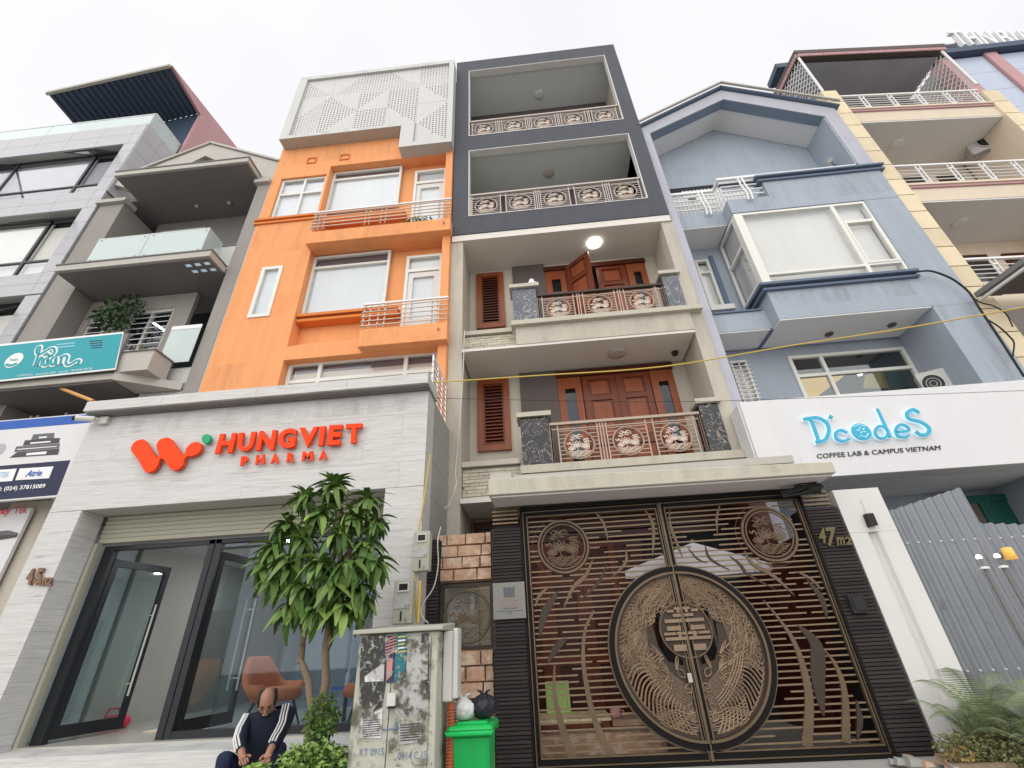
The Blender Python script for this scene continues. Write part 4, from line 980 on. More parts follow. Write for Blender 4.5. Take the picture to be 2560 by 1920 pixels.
# sign lettering
SG = thing('pharmacy_sign', 'raised red HUNGVIET PHARMA lettering with capsule emblem on the granite fascia', 'sign', (-4.4, 6.0, 4.4))
LET = dict(H=[(848,165),(1000,155),(955,335),(795,345)], U=[(1022,155),(1180,143),(1138,322),(998,322)], N=[(1212,137),(1372,127),(1340,306),(1172,315)], G=[(1392,118),(1560,110),(1530,292),(1375,296)],
  V=[(1580,108),(1758,95),(1690,282),(1610,285)], I=[(1772,95),(1822,92),(1793,270),(1750,272)], E=[(1855,85),(1980,78),(1950,262),(1830,266)], T=[(2008,74),(2155,66),(2148,245),(1998,250)])
YL = 6.0
for ch in 'HUNGVIET':
    q = pxq('h', LET[ch], YL - .05)
    if ch in 'VT':
        q0 = q
    text_obj(ch, q, YL, .05, 'red', SG, 'letter', .045)
ph = [('P', 1030, 1105, 368, 458), ('H', 1170, 1255, 355, 445), ('A', 1310, 1388, 345, 437), ('R', 1458, 1532, 335, 427), ('M', 1598, 1702, 323, 413), ('A', 1755, 1832, 313, 405)]
for ch, a, b, t, u in ph: text_obj(ch, pxq('h', [(a+12, t+4), (b, t-2), (b, u-6), (a, u)], YL-.03), YL, .03, 'red', SG, 'letter', .05)
def outline(c, pts, name, mt, D, depth=.05, per=5):
    P = pxq(c, pts, D-depth); Q = []
    n = len(P)
    for i in range(n):
        p0, p1, p2, p3 = P[i-1], P[i], P[(i+1) % n], P[(i+2) % n]
        for k in range(per):
            t = k/per; Q.append(tuple(.5*((2*p1[j]) + (-p0[j]+p2[j])*t + (2*p0[j]-5*p1[j]+4*p2[j]-p3[j])*t*t + (-p0[j]+3*p1[j]-3*p2[j]+p3[j])*t**3) for j in (0, 1)))
    return MB().plate(Q, [], D-depth, D).build(name, mt, SG if mt in ('red', 'signgreen') else None)
outline('h', [(28,290),(60,240),(115,216),(150,222),(205,300),(258,376),(276,378),(284,350),(262,280),(285,225),(340,200),(385,205),(430,260),(500,352),(522,345),(540,290),(585,250),(640,238),(672,262),(672,305),(640,345),(590,368),(545,372),(520,395),(505,450),(460,490),(410,498),(370,460),(330,402),(308,392),(290,405),(275,450),(235,500),(185,520),(150,505),(90,400),(35,330)], 'emblem', 'red', YL)
outline('h', [(678,210),(690,182),(718,168),(748,172),(760,195),(752,228),(725,250),(695,248)], 'emblem_dot', 'signgreen', YL)
hn = thing('house_number', 'brown metal house number 45m2 on the left granite pillar', 'sign', (-6.85, 6.0, 2.6))
for ch, pts in (('4', [(395,1055),(470,1055),(420,1290),(330,1270)]), ('5', [(520,1045),(600,1050),(530,1290),(440,1270)]), ('m', [(555,1175),(655,1180),(625,1290),(525,1290)]), ('2', [(650,1175),(715,1180),(695,1295),(620,1290)])):
    text_obj(ch, pxq('n', pts, 6.0), 6.04, .035, 'numbrown', hn, 'numeral' if ch != 'm' else 'letter', .05)

# ================================================================== orange house
O = thing('orange_house', 'bright orange narrow house with perforated white screen across its top floor', 'house', (-4.4, 7.7, .3))
wall = [(-6.93, 5.0), (-1.735, 5.0), (-1.735, 13.60), (-1.735, 14.80), (-6.93, 14.80)]
MB().plate(wall, [rect(-6.66, -5.34, 11.60, 13.28), rect(-5.28, -1.93, 10.66, 13.62), rect(-5.25, -1.93, 7.33, 10.24), rect(-5.25, -1.93, 5.02, 6.98), rect(-6.36, -5.86, 8.24, 9.78)], 7.6, 7.92).build('front_wall', 'orange', O)
B('side_wall', 'orange', O, -6.92, -6.7, 7.93, 16, 5.06, 14.7); B('side_wall', 'orange', O, -1.95, -1.74, 7.93, 16, 5.06, 17.9); B('rear_wall', 'orange', O, -6.6, -2, 15.8, 16, .3, 14.7)
B('party_wall', 'concrete', O, -7.2, -7.19, 7.6, 16, .3, 5.0); B('party_wall', 'concrete', O, -1.745, -1.735, 7.61, 16, .3, 5.0)
B('inner_wall', 'orange', O, -5.30, -1.90, 7.925, 8.02, 5.0, 13.7)
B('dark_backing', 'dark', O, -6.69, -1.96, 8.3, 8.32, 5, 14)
B('roof', 'concrete', O, -6.9, -1.76, 7.95, 16, 14.5, 14.68)
B('pilaster', 'orange', O, -1.925, -1.745, 7.54, 7.598, 5.0, 13.9)
# windows
# carve: the inner wall is a plate with the windows sitting 4 cm proud of it
window(O, -6.65, -5.35, 11.61, 13.27, 7.66, [(0,.52,.62,1),(.52,1,.62,1),(0,.52,0,.62),(.52,1,0,.62)], label='four-pane white window')
window(O, -5.27, -3.26, 11.90, 13.60, 7.80, [(0,1,.80,1),(0,1,0,.80)], gap=.08, label='wide two-pane white window', btop=.90)
window(O, -5.24, -3.28, 8.30, 10.20, 7.79, [(0,1,.80,1),(0,1,0,.80)], gap=.09, btop=.80)
window(O, -6.37, -5.85, 8.23, 9.79, 7.575, [(0,1,0,1)], fw=.085, label='tall narrow white window', btop=.995)
lw = window(O, -5.24, -1.94, 5.2, 7.02, 7.80, [(0,.215,.74,1),(.215,.78,.74,1),(.78,1,.74,1),(0,.215,0,.74),(.215,.78,0,.74),(.78,1,0,.74)], gap=.09, backing='curtain', fw=.08, btop=.87)
def white_door(x0, x1, z0, z1, y):
    H_ = z1-z0
    fr = MB().plate(rect(x0, x1, z0, z1), [rect(x0+.07, x1-.07, z0+.02, z0+H_*.77), rect(x0+.07, x1-.07, z0+H_*.81, z1-.07)], y, y+.09).build('door', 'whiteframe', O)
    B('pane', 'mirror', fr, x0+.065, x1-.065, y+.04, y+.05, z0+H_*.80, z1-.065)
    MB().plate(rect(x0+.075, x1-.075, z0+.03, z0+H_*.765), [rect(x0+.19, x1-.19, z0+.35, z0+H_*.70)], y+.03, y+.07).build('door_leaf', 'white', fr)
    B('pane', 'mirror', fr, x0+.185, x1-.185, y+.045, y+.055, z0+.345, z0+H_*.705); B('blind', 'blind', fr, x0+.1, x1-.1, y+.1, y+.11, z0, z1)
white_door(-2.86, -1.96, 10.75, 13.28, 7.80); white_door(-2.86, -1.97, 7.60, 9.92, 7.80)
# mouldings, balcony fascias, soffits
for z, d in ((11.50, .07), (11.385, .045)): B('moulding', 'orangetrim', O, -6.99, -5.25, 7.6-d, 7.598, z, z+.07)
for z, d in ((11.50, .07), (11.385, .045)): B('moulding', 'orangetrim', O, -5.20, -3.0, 7.74-d*.5, 7.92, z-.02, z+.05)
for z, d in ((8.19, .09), (8.06, .06)): B('moulding', 'orangetrim', O, -5.24, -2.92, 7.74-d, 7.92, z, z+.075)
B('balcony_fascia', 'orange', O, -5.27, -1.70, 7.36, 7.597, 10.22, 10.62, bevel=.006)
B('balcony_fascia', 'orange', O, -3.56, -1.70, 7.36, 7.597, 6.98, 7.42, bevel=.006)
MB().hexa([(-5.245,7.61,7.0),(-3.57,7.61,7.0),(-3.57,7.92,7.0),(-5.245,7.92,7.0),(-5.245,7.61,7.335),(-3.57,7.61,7.335),(-3.57,7.92,7.60),(-5.245,7.92,7.60)]).build('sloped_sill', 'orange', O)
def slat_rail(x0, x1, z0, z1, nb, posts):
    y = 7.37; g = MB().box(x0, x1, y, y+.04, z1-.04, z1).build('balcony_railing', 'letterwhite', O)
    g['label'] = 'white balcony railing of horizontal tubes'
    for i in range(nb):
        z = z0 + (z1-z0)*i/nb; MB().tube([(x0, y, z), (x1, y, z)], .014, 6).build('rail_bar', 'railing', g)
        MB().tube([(x0, y, z), (x0, 7.59, z)], .014, 6).build('rail_bar', 'railing', g)
    B('rail_return', 'railing', g, x0, x0+.04, y+.04, 7.59, z1-.04, z1)
    for p in posts: B('baluster', 'railing', g, p-.012, p+.012, y+.02, y+.045, z0-.06, z1-.04)
slat_rail(-5.24, -1.70, 10.80, 11.39, 5, [-5.20, -5.08, -4.95, -3.88, -3.77, -3.48, -3.36, -2.0, -1.88])
slat_rail(-3.57, -1.70, 7.52, 8.14, 5, [-3.54, -3.40, -3.22, -3.08, -2.05, -1.93])
for x, z in ((-5.90, 13.98), (-4.92, 13.97)):
    MB().plate(rect(x-.14, x+.14, z-.13, z+.13), [rect(x-.11, x+.11, z-.10, z+.09)], 7.575, 7.598).build('square_vent', 'orangetrim', O)
for x, z in ((-1.86, 10.45), (-1.88, 7.25)): MB().tube([(x, 7.36, z), (x, 7.30, z-.02)], .02, 8).build('drain_spout', 'pink', O)
for i_, (x0_, x1_, z0_, z1_, y_) in enumerate(((-6.9, -3.3, 13.9, 14.64, 7.596), (-6.9, -5.3, 10.3, 11.36, 7.596), (-5.2, -1.75, 10.23, 10.6, 7.356), (-3.5, -1.75, 7.0, 7.4, 7.356), (-6.85, -5.3, 5.1, 7.0, 7.596), (-6.85, -1.8, 17.95, 18.1, 7.256), (-6.8, -3.3, 14.67, 14.79, 7.256), (-7.15, -1.68, 4.7, 5.02, 6.041))):
    B('rain_stain', 'grime', O if y_ > 6.5 else S, x0_, x1_, y_-.001, y_, z0_, z1_)
# side railing over the shopfront roof
sr = B('balcony_railing', 'letterwhite', O, -1.745, -1.715, 6.50, 7.55, 5.98, 6.02); sr['label'] = 'white side railing above the granite shopfront'
for k in range(7): B('rail_bar', 'railing', sr, -1.74, -1.72, 6.50, 7.55, 5.18+k*.115, 5.20+k*.115)
for y in (6.5, 6.85, 7.2, 7.53): B('baluster', 'letterwhite', sr, -1.745, -1.715, y, y+.025, 5.06, 5.98)
# screen
MB().plate([(-6.86, 14.66), (-3.21, 14.66), (-3.21, 13.62), (-1.72, 13.62), (-1.72, 18.12), (-6.86, 18.12)], [[(-6.60, 14.80), (-2.82, 14.80), (-2.82, 13.80), (-1.88, 13.80), (-1.88, 17.94), (-6.60, 17.94)]], 7.26, 7.60).build('screen_frame', 'screen', O)
B('screen_soffit', 'greytrim', O, -6.84, -3.22, 7.275, 7.59, 14.655, 14.70); B('screen_soffit', 'greytrim', O, -3.19, -1.74, 7.275, 7.59, 13.615, 13.66)
B('terrace_wall', 'dark', O, -6.35, -1.76, 7.95, 8.1, 14.7, 18.10)  # wall coloured near-black so the holes look unlit behind
cols = [-6.60, -5.66, -4.71, -3.77, -2.82, -1.88]; rows = [17.94, 16.89, 15.845, 14.80]
def tri(kind, u, v):     # which part of the cell is perforated, u right, v up in 0..1
    return {'f': True, '0': False, 'a': v < 1-u, 'b': v < u, 'c': v > 1-u, 'd': v > u}[kind]
PAT = ['abfaf', 'badfc', 'fdfcb']
def panel(x0, x1, z0, z1, kind, cells=(10, 10)):
    nx, nz = cells; dx, dz = (x1-x0)/nx, (z1-z0)/nz; mb = MB(); y = 7.33
    g = .004
    def solid(a, b, c, d): mb.box(a, b, y, y+.012, c, d)
    for j in range(nz):
        run = None
        for i in range(nx+1):
            perf = False
            if i < nx:
                u, v = (i+.5)/nx, (j+.5)/nz; perf = tri(kind, u, v)
            if i == nx or perf:
                if run is not None: solid(x0+run*dx+(g if run == 0 else 0), x0+i*dx-(g if i == nx else 0), z0+j*dz+(g if j == 0 else 0), z0+(j+1)*dz-(g if j == nz-1 else 0)); run = None
            elif run is None: run = i
            if i < nx and perf:
                a, b, c, d = x0+i*dx, x0+(i+1)*dx, z0+j*dz, z0+(j+1)*dz; cx, cz = (a+b)/2, (c+d)/2; r = .024
                o = [(a,c),((a+b)/2,c),(b,c),(b,(c+d)/2),(b,d),((a+b)/2,d),(a,d),(a,(c+d)/2)]
                h = [(cx + r*math.cos(math.radians(t)), cz + r*math.sin(math.radians(t))) for t in (225,270,315,0,45,90,135,180)]
                n0 = len(mb.v); mb.v += [(p, y, q) for p, q in o] + [(p, y, q) for p, q in h] + [(p, y+.012, q) for p, q in h]
                for k in range(8): k2 = (k+1) % 8; mb.face([n0+k, n0+k2, n0+8+k2, n0+8+k]); mb.face([n0+8+k, n0+8+k2, n0+16+k2, n0+16+k])
    return mb.build('perforated_panel', 'screen', O)
for j in range(3):
    for i in range(5): panel(cols[i], cols[i+1], rows[j+1], rows[j], PAT[j][i])
panel(-2.82, -1.88, 13.80, 14.80, 'c', (10, 10)); 

# ================================================================== grey house with canopies
E_ = thing('grey_house', 'dark grey house with deep projecting canopies and glass balustrades', 'house', (-9.4, 7.7, .3))
B('pillar', 'greyhouse', E_, -11.93, -11.20, 7.60, 9.3, .3, 12.93); B('pillar', 'greyhouse', E_, -7.30, -6.975, 7.60, 9.3, .3, 13.1)
B('pillar_edge', 'greytrim', E_, -6.974, -6.94, 7.61, 9.3, .3, 14.1)
B('pillar_cap', 'greytrim', E_, -12.0, -11.12, 7.5, 7.9, 12.935, 13.07); B('pillar_cap', 'greytrim', E_, -7.38, -6.945, 7.5, 7.9, 13.105, 13.24)
B('party_wall', 'greyhouse', E_, -11.93, -11.75, 9.31, 16, .3, 13.5); B('party_wall', 'greyhouse', E_, -7.10, -6.96, 9.31, 16, .3, 14)
B('rear_wall', 'greydark', E_, -11.74, -7.11, 15.8, 16, .3, 13.5)
def canopy(x0, x1, y0, z0, z1, holes=()):
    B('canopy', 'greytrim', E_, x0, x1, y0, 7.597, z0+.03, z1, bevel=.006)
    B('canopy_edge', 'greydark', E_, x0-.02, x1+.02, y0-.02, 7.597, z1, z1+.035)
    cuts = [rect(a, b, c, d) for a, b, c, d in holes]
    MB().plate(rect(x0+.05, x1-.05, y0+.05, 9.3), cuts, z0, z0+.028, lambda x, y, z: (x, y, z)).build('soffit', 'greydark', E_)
    for a, b, c, d in holes: B('light_well', 'haloled', E_, a, b, c, d, z0+.020, z0+.0275)
def sq(c, x, y, z): v = atz(c, x, y, z); return v
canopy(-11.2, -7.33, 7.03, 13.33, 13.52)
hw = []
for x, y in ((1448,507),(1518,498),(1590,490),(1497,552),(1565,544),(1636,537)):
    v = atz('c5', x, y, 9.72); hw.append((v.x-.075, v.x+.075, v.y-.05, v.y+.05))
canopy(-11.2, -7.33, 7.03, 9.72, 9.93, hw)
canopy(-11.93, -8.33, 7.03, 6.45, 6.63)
MB().plate([(-8.33, 7.0), (-7.35, 7.597), (-8.33, 7.597)], [], 6.45, 6.63, lambda x, y, z: (x, y, z)).build('canopy_wedge', 'greytrim', E_)
# gable
MB().plate([(-11.2, 13.55), (-6.95, 13.3), (-6.95, 14.12), (-9.42, 15.46), (-11.9, 14.1), (-11.9, 13.9)], [[(-10.35, 14.12), (-8.35, 14.12), (-9.42, 14.88)], [(-7.75, 13.75), (-7.35, 13.6), (-7.62, 13.98)]], 7.62, 7.80).build('gable_wall', 'greytrim', E_)
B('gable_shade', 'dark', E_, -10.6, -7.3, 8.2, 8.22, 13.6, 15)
mb = MB(); mb.bar((-12.0, 7.72, 14.15), (-9.42, 7.72, 15.52), .30, .07); mb.bar((-9.42, 7.72, 15.52), (-6.92, 7.72, 14.17), .30, .07); mb.build('gable_coping', 'greytrim', E_)
B('roof', 'greydark', E_, -11.74, -7.11, 7.85, 15.79, 13.35, 13.5)
# floors, back walls, windows with grilles
B('back_wall', 'greydark', E_, -11.19, -7.31, 8.7, 8.8, 9.93, 13.33)
B('floor_slab', 'greydark', E_, -11.19, -7.31, 7.61, 9.3, 9.752, 9.90); B('floor_slab', 'greydark', E_, -11.19, -7.31, 7.61, 9.3, 6.482, 6.62)
B('back_wall', 'greydark', E_, -11.19, -7.31, 9.3, 9.4, .3, 9.7)
MB().plate(rect(-11.19, -8.35, 6.63, 9.70), [rect(-11.0, -10.05, 7.1, 9.25), rect(-9.95, -8.80, 7.1, 9.25)], 8.10, 8.20).build('balcony_wall', 'greyhouse', E_)
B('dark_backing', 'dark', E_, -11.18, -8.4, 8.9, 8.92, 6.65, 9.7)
for x0, x1, z0, z1, yw in ((-11.0, -10.05, 7.1, 9.25, 8.12), (-9.95, -8.80, 7.1, 9.25, 8.12), (-10.9, -9.5, 10.9, 12.9, 8.62)):
    w = window(E_, x0, x1, z0, z1, yw, [(0,.5,0,1),(.5,1,0,1)], backing=None if yw < 8.3 else 'roomshade', pane='glassdk', fw=.06, frame='greytrim')
    for k in range(13): B('grille_bar', 'letterwhite', w, x0+.05, x1-.05, yw-.03, yw-.018, z0+.1+k*(z1-z0-.2)/12-.008, z0+.1+k*(z1-z0-.2)/12+.008)
a_, b_ = at('c5', 1180, 945, 8.5), at('c5', 1275, 1010, 8.4)
MB().tube([tuple(a_), tuple(b_)], .025, 8).build('tube_light', 'lamp', E_)
a_ = at('c5', 1280, 845, 8.4); MB().lathe(tuple(a_), [(.05, .03), (.06, 0), (.01, -.05)], 12).build('bulb', 'lamp', E_)
B('tile_backing', 'mortar', E_, -8.30, -7.305, 7.66, 7.8, 5.0, 7.05); B('tile_backing', 'mortar', E_, -8.10, -7.305, 7.66, 7.8, 9.935, 10.75)
def small_tiles(x0, x1, z0, z1, y):
    mb = MB(); z = z0; k = 0
    while z < z1:
        x = x0 - (k % 2)*.06
        while x < x1:
            a, b = max(x, x0), min(x+.12, x1)
            if b-a > .02: mb.box(a+.003, b-.003, y-.01, y, z+.003, min(z+.045, z1)-.003)
            x += .12
        z += .045; k += 1
    tag(mb.build('wall_tiles', 'whitetile', E_), kind='stuff')
small_tiles(-8.30, -7.305, 5.0, 7.05, 7.658); small_tiles(-8.10, -7.305, 9.935, 10.75, 7.658)
B('parapet_cap', 'greydark', E_, -8.12, -7.304, 7.63, 7.82, 10.752, 10.78)
def glass_bal(x0, x1, z0, z1, y, ret=.5, splits=(.46,)):
    g = B('glass_balustrade', 'glassrail', E_, x0, x0+(x1-x0)*splits[0]-.006, y, y+.012, z0, z1)
    B('glass_panel', 'glassrail', g, x0+(x1-x0)*splits[0]+.006, x1, y, y+.012, z0, z1)
    B('glass_panel', 'glassrail', g, x0, x0+.012, y+.014, y+ret, z0, z1); B('glass_panel', 'glassrail', g, x1-.012, x1, y+.014, y+ret, z0, z1)
    MB().box(x0, x1, y-.002, y+.016, z1, z1+.012).build('glass_edge', 'letterwhite', g)
    for k in (.03, .42, .50, .97):
        for z in (z0+.1, z1-.06): MB().tube([(x0+(x1-x0)*k, y-.02, z), (x0+(x1-x0)*k, y+.02, z)], .018, 8).build('glass_clamp', 'conduit', g)
glass_bal(-10.55, -7.66, 9.97, 10.80, 7.08)
g2 = B('glass_balustrade', 'glassrail', E_, -8.02, -7.32, 7.50, 7.512, 7.10, 8.0); B('glass_edge', 'letterwhite', g2, -8.02, -7.32, 7.495, 7.517, 8.0, 8.1)
for k in (0, 1): MB().tube([(-7.95, 7.48, 7.15+k*.12), (-7.95, 7.54, 7.15+k*.12)], .025, 8).build('glass_clamp', 'greydark', g2)
for x in (-9.6, -8.6): MB().lathe((x, 8.2, 13.33), [(.05, 0), (.06, -.04), (.01, -.07)], 10).build('ceiling_fixture', 'greytrim', E_)
# lower floor railings behind the banner
for z in [5.2 + .11*i for i in range(9)]: B('grille_bar', 'greytrim', E_, -11.9, -7.35, 7.9, 7.915, z, z+.02)
for x in (-11.4, -10.9, -10.75, -10.1, -9.45, -9.3, -8.65, -8.0): B('grille_post', 'greytrim', E_, x, x+.05, 7.88, 7.93, 4.0, 6.3)
PL = thing('planter', 'grey concrete box planter of flowering plants right of the teal banner', 'planter', (-7.95, 7.1, 6.63))
v0 = at('c5', 915, 1160, 7.05)
B('box', 'greytrim', PL, -8.62, -7.68, 7.02, 7.50, 6.45+.18, 7.10); B('rim', 'greydark', PL, -8.65, -7.65, 6.99, 7.53, 7.10, 7.125)
def leaf_cloud(parent, c, rad, n, size, mt, name='foliage', seed=1, squash=(1, 1, 1), kind='stuff', droop=.2):
    r = random.Random(seed); mb = MB()
    for i in range(n):
        while True:
            p = Vector((r.uniform(-1, 1), r.uniform(-1, 1), r.uniform(-1, 1)))
            if p.length < 1: break
        p = Vector((p.x*rad*squash[0], p.y*rad*squash[1], p.z*rad*squash[2])) + Vector(c)
        d = Vector((r.gauss(0, 1), r.gauss(0, 1), r.gauss(droop, .7))).normalized(); s = d.cross(Vector((r.gauss(0, 1), r.gauss(0, 1), r.gauss(0, 1)))).normalized(); l = size*r.uniform(.6, 1.3); w = l*.24
        a = len(mb.v); mid = p + d*l*.5 + Vector((0, 0, -.08*l))
        mb.v += [tuple(p), tuple(mid - s*w), tuple(p + d*l - Vector((0, 0, .25*l))), tuple(mid + s*w)]; mb.face([a, a+1, a+2]); mb.face([a, a+2, a+3])
    o = mb.build(name, mt, parent)
    if kind: o['kind'] = kind
    return o
leaf_cloud(PL, (-8.15, 7.25, 7.18), .40, 170, .09, 'weed', seed=4, squash=(1, .45, .35))
leaf_cloud(PL, (-8.2, 7.2, 7.28), .4, 40, .05, 'yellowpipe', 'blossoms', seed=9, squash=(1, .4, .3))
VN = thing('hanging_plant', 'dark creeper hanging inside the grey house balcony below the middle canopy', 'plant', (-9.6, 8.6, 9.6))
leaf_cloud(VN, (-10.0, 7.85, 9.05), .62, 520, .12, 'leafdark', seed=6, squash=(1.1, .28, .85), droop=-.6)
MB().tube([(-9.9, 7.9, 9.7), (-9.9, 7.85, 9.0), (-10.0, 7.8, 8.3)], .015, 5).build('stem', 'bark', VN)

# teal banner
TB = thing('teal_banner', 'teal banner with white haan script on the lower canopy of the grey house', 'sign', (-10, 6.95, 6.65))
YT = 6.93
B('board', 'greydark', TB, -11.9, -8.36, YT+.02, YT+.08, 6.66, 7.55)
q = pxq('c5', [(-180,1140),(940,1025),(880,1290),(-240,1405)], YT)
MB().plate(q, [], YT, YT+.018).build('face', 'teal', TB)
qq = pxq('c5', [(-185,1128),(950,1013),(887,1303),(-240,1420)], YT+.01)
MB().plate(qq, [], YT+.004, YT+.02).build('border', 'letterwhite', TB)
def script(pts, w, mt, y, name):
    P = pxq('s', pts, YT); Q = []
    for i in range(len(P)-1):
        p0, p1, p2, p3 = P[max(i-1, 0)], P[i], P[i+1], P[min(i+2, len(P)-1)]
        for k in range(5):
            t = k/5; Q.append(tuple(.5*((2*p1[j]) + (-p0[j]+p2[j])*t + (2*p0[j]-5*p1[j]+4*p2[j]-p3[j])*t*t + (-p0[j]+3*p1[j]-3*p2[j]+p3[j])*t**3) for j in (0, 1)))
    Q.append(P[-1])
    mb = MB(); mb.tube([(a, y, b) for a, b in Q], w, 8); 
    mb.v = [(v[0], y + (v[1]-y)*.12, v[2]) for v in mb.v]; return mb.build(name, mt, TB)
haan = [[(350,370),(375,300),(395,230),(400,190),(375,200),(368,240),(395,262),(450,235),(500,205),(535,205),(545,240),(520,270)],
        [(375,370),(395,320),(410,295),(425,310),(415,370)], [(470,300),(440,320),(435,365),(465,365),(480,310),(478,370)], [(440,278),(465,255),(490,278)],
        [(550,285),(515,310),(510,355),(540,360),(560,300),(555,365)], [(600,360),(615,290),(600,300),(640,275),(670,290),(655,350),(690,365),(760,325),(790,330),(775,355)]]
for p in haan: script(p, .060, 'letterwhite', YT-.004, 'script_outline')
for p in haan: script(p, .028, 'teal', YT-.014, 'script_core')
def disc_px(c, cx, cy, rx, D, y, name, mt, par, squash=1):
    a = at(c, cx, cy, D); b = at(c, cx+rx, cy, D); r = (b-a).length
    MB().plate(ring_pts(a.x, a.z, r, 28), [], y, y+.004).build(name, mt, par)
disc_px('s', 140, 320, 78, YT, YT-.006, 'round_emblem', 'letterwhite', TB)
text_obj('haan', pxq('s', [(105,298),(185,292),(182,325),(102,330)], YT), YT-.008, .002, 'teal', TB)
script([(60,360),(110,372),(170,350)], .03, 'teal', YT-.009, 'emblem_wave')
for s_, a, b in (('COSMETICS', (172,462), (325,452)), ('SPA & SKIN CARE', (355,452), (550,430)), ('STUDIO', (580,432), (680,416)), ('TRAINING CENTER', (700,412), (915,390))):
    text_obj(s_, pxq('s', [(a[0], a[1]), (b[0], b[1]), (b[0], b[1]+18), (a[0], a[1]+18)], YT), YT-.003, .002, 'letterwhite', TB)
for y0_ in (150, 178): 
    MB().plate(pxq('s', [(560,y0_+10),(740,y0_-8),(740,y0_+2),(560,y0_+20)], YT), [], YT-.003, YT-.001).build('printed_line', 'lightblue', TB)
for k in range(4): MB().plate(pxq('s', [(880+k*8,130+k*22),(1010,118+k*22),(1010,126+k*22),(880+k*8,138+k*22)], YT), [], YT-.003, YT-.001).build('printed_line', 'navy', TB)
YP = thing('wooden_pole', 'orange wooden pole propped under the lower grey canopy', 'pole', (-8.5, 7.3, 5.6))
a = at('s', 600, 595, 7.2); b = at('s', 920, 722, 6.9); MB().tube([tuple(a), tuple(b)], .035, 8).build('shaft', 'yellowpipe', YP); MB().tube([tuple(a + (a-b)*.15), tuple(a)], .045, 8).build('tip', 'black', YP)

# blue-white network shop banner
NB = thing('network_banner', 'white banner with blue top stripe and stacked network devices left of the granite shopfront', 'sign', (-8.5, 6.15, 4.5))
YN = 6.15
B('board', 'banner', NB, -10.2, -7.215, YN, YN+.06, 3.78, 5.20)
B('stripe', 'bannerblue', NB, -10.2, -7.22, YN-.004, YN-.001, 5.02, 5.18)
MB().plate(pxq('s', [(-300,1385),(695,1305),(560,1648),(-300,1720)], YN-.004), [], YN-.004, YN-.001).build('dark_band', 'navy', NB)
MB().plate(pxq('s', [(-60,1405),(165,1388),(120,1510),(-100,1525)], YN-.008), [], YN-.008, YN-.0045).build('logo_box', 'letterwhite', NB)
MB().plate(pxq('s', [(195,1388),(528,1366),(483,1483),(150,1503)], YN-.008), [], YN-.008, YN-.0045).build('logo_box', 'letterwhite', NB)
text_obj('TEK', pxq('s', [(5,1425),(100,1418),(85,1470),(-15,1478)], YN-.012), YN-.012, .002, 'lightblue', NB)
text_obj('Atrie', pxq('s', [(290,1405),(428,1395),(405,1460),(245,1470)], YN-.012), YN-.012, .002, 'bannerblue', NB, bold=.02)
text_obj('pl: (024) 37815089', pxq('s', [(-30,1572),(455,1537),(440,1590),(-40,1625)], YN-.008), YN-.008, .002, 'letterwhite', NB, bold=.02)
disc_px('s', -15, 1205, 62, YN, YN-.006, 'logo_disc', 'lav', NB)
for pts, mt in (([(330,1050),(535,1035),(530,1090),(305,1105)], 'greyprint'), ([(245,1110),(590,1085),(580,1135),(225,1160)], 'ink'), ([(160,1170),(590,1140),(580,1185),(140,1222)], 'greyprint'), ([(170,1225),(585,1190),(570,1248),(95,1280)], 'ink')):
    MB().plate(pxq('s', pts, YN-.006), [], YN-.006, YN-.002).build('printed_device', mt, NB)
for pts in ([(385,1075),(465,1068),(463,1082),(383,1090)], [(300,1130),(500,1115),(497,1128),(298,1145)], [(170,1195),(560,1165),(558,1172),(168,1203)], [(265,1235),(465,1218),(450,1245),(255,1258)]):
    MB().plate(pxq('s', pts, YN-.009), [], YN-.009, YN-.0065).build('printed_highlight', 'letterwhite', NB)
NB2 = thing('router_banner', 'lower white banner with red DrayTek lettering beside the left granite pillar', 'sign', (-8.5, 6.5, 2.4))
B('board', 'banner', NB2, -10.2, -8.07, 6.5, 6.55, .3, 3.76)
text_obj('Dray', pxq('n', [(-150,225),(165,205),(120,330),(-180,350)], 6.49), 6.496, .002, 'redprint', NB2, bold=.02)
text_obj('Tek', pxq('n', [(200,200),(385,185),(355,290),(180,300)], 6.49), 6.496, .002, 'redprint', NB2)
MB().plate(pxq('n', [(-60,545),(120,530),(245,565),(225,620),(-60,665)], 6.49), [], 6.488, 6.496).build('printed_router', 'greyprint', NB2)
MB().plate(pxq('n', [(-60,600),(225,590),(222,618),(-60,662)], 6.48), [], 6.484, 6.487).build('printed_router_side', 'ink', NB2)
B('side_wall', 'beige', E_, -8.6, -7.22, 6.60, 6.9, .3, 3.9)
B('low_wall', 'greyhouse', E_, -12, -8.6, 6.60, 6.9, .3, 5.1)

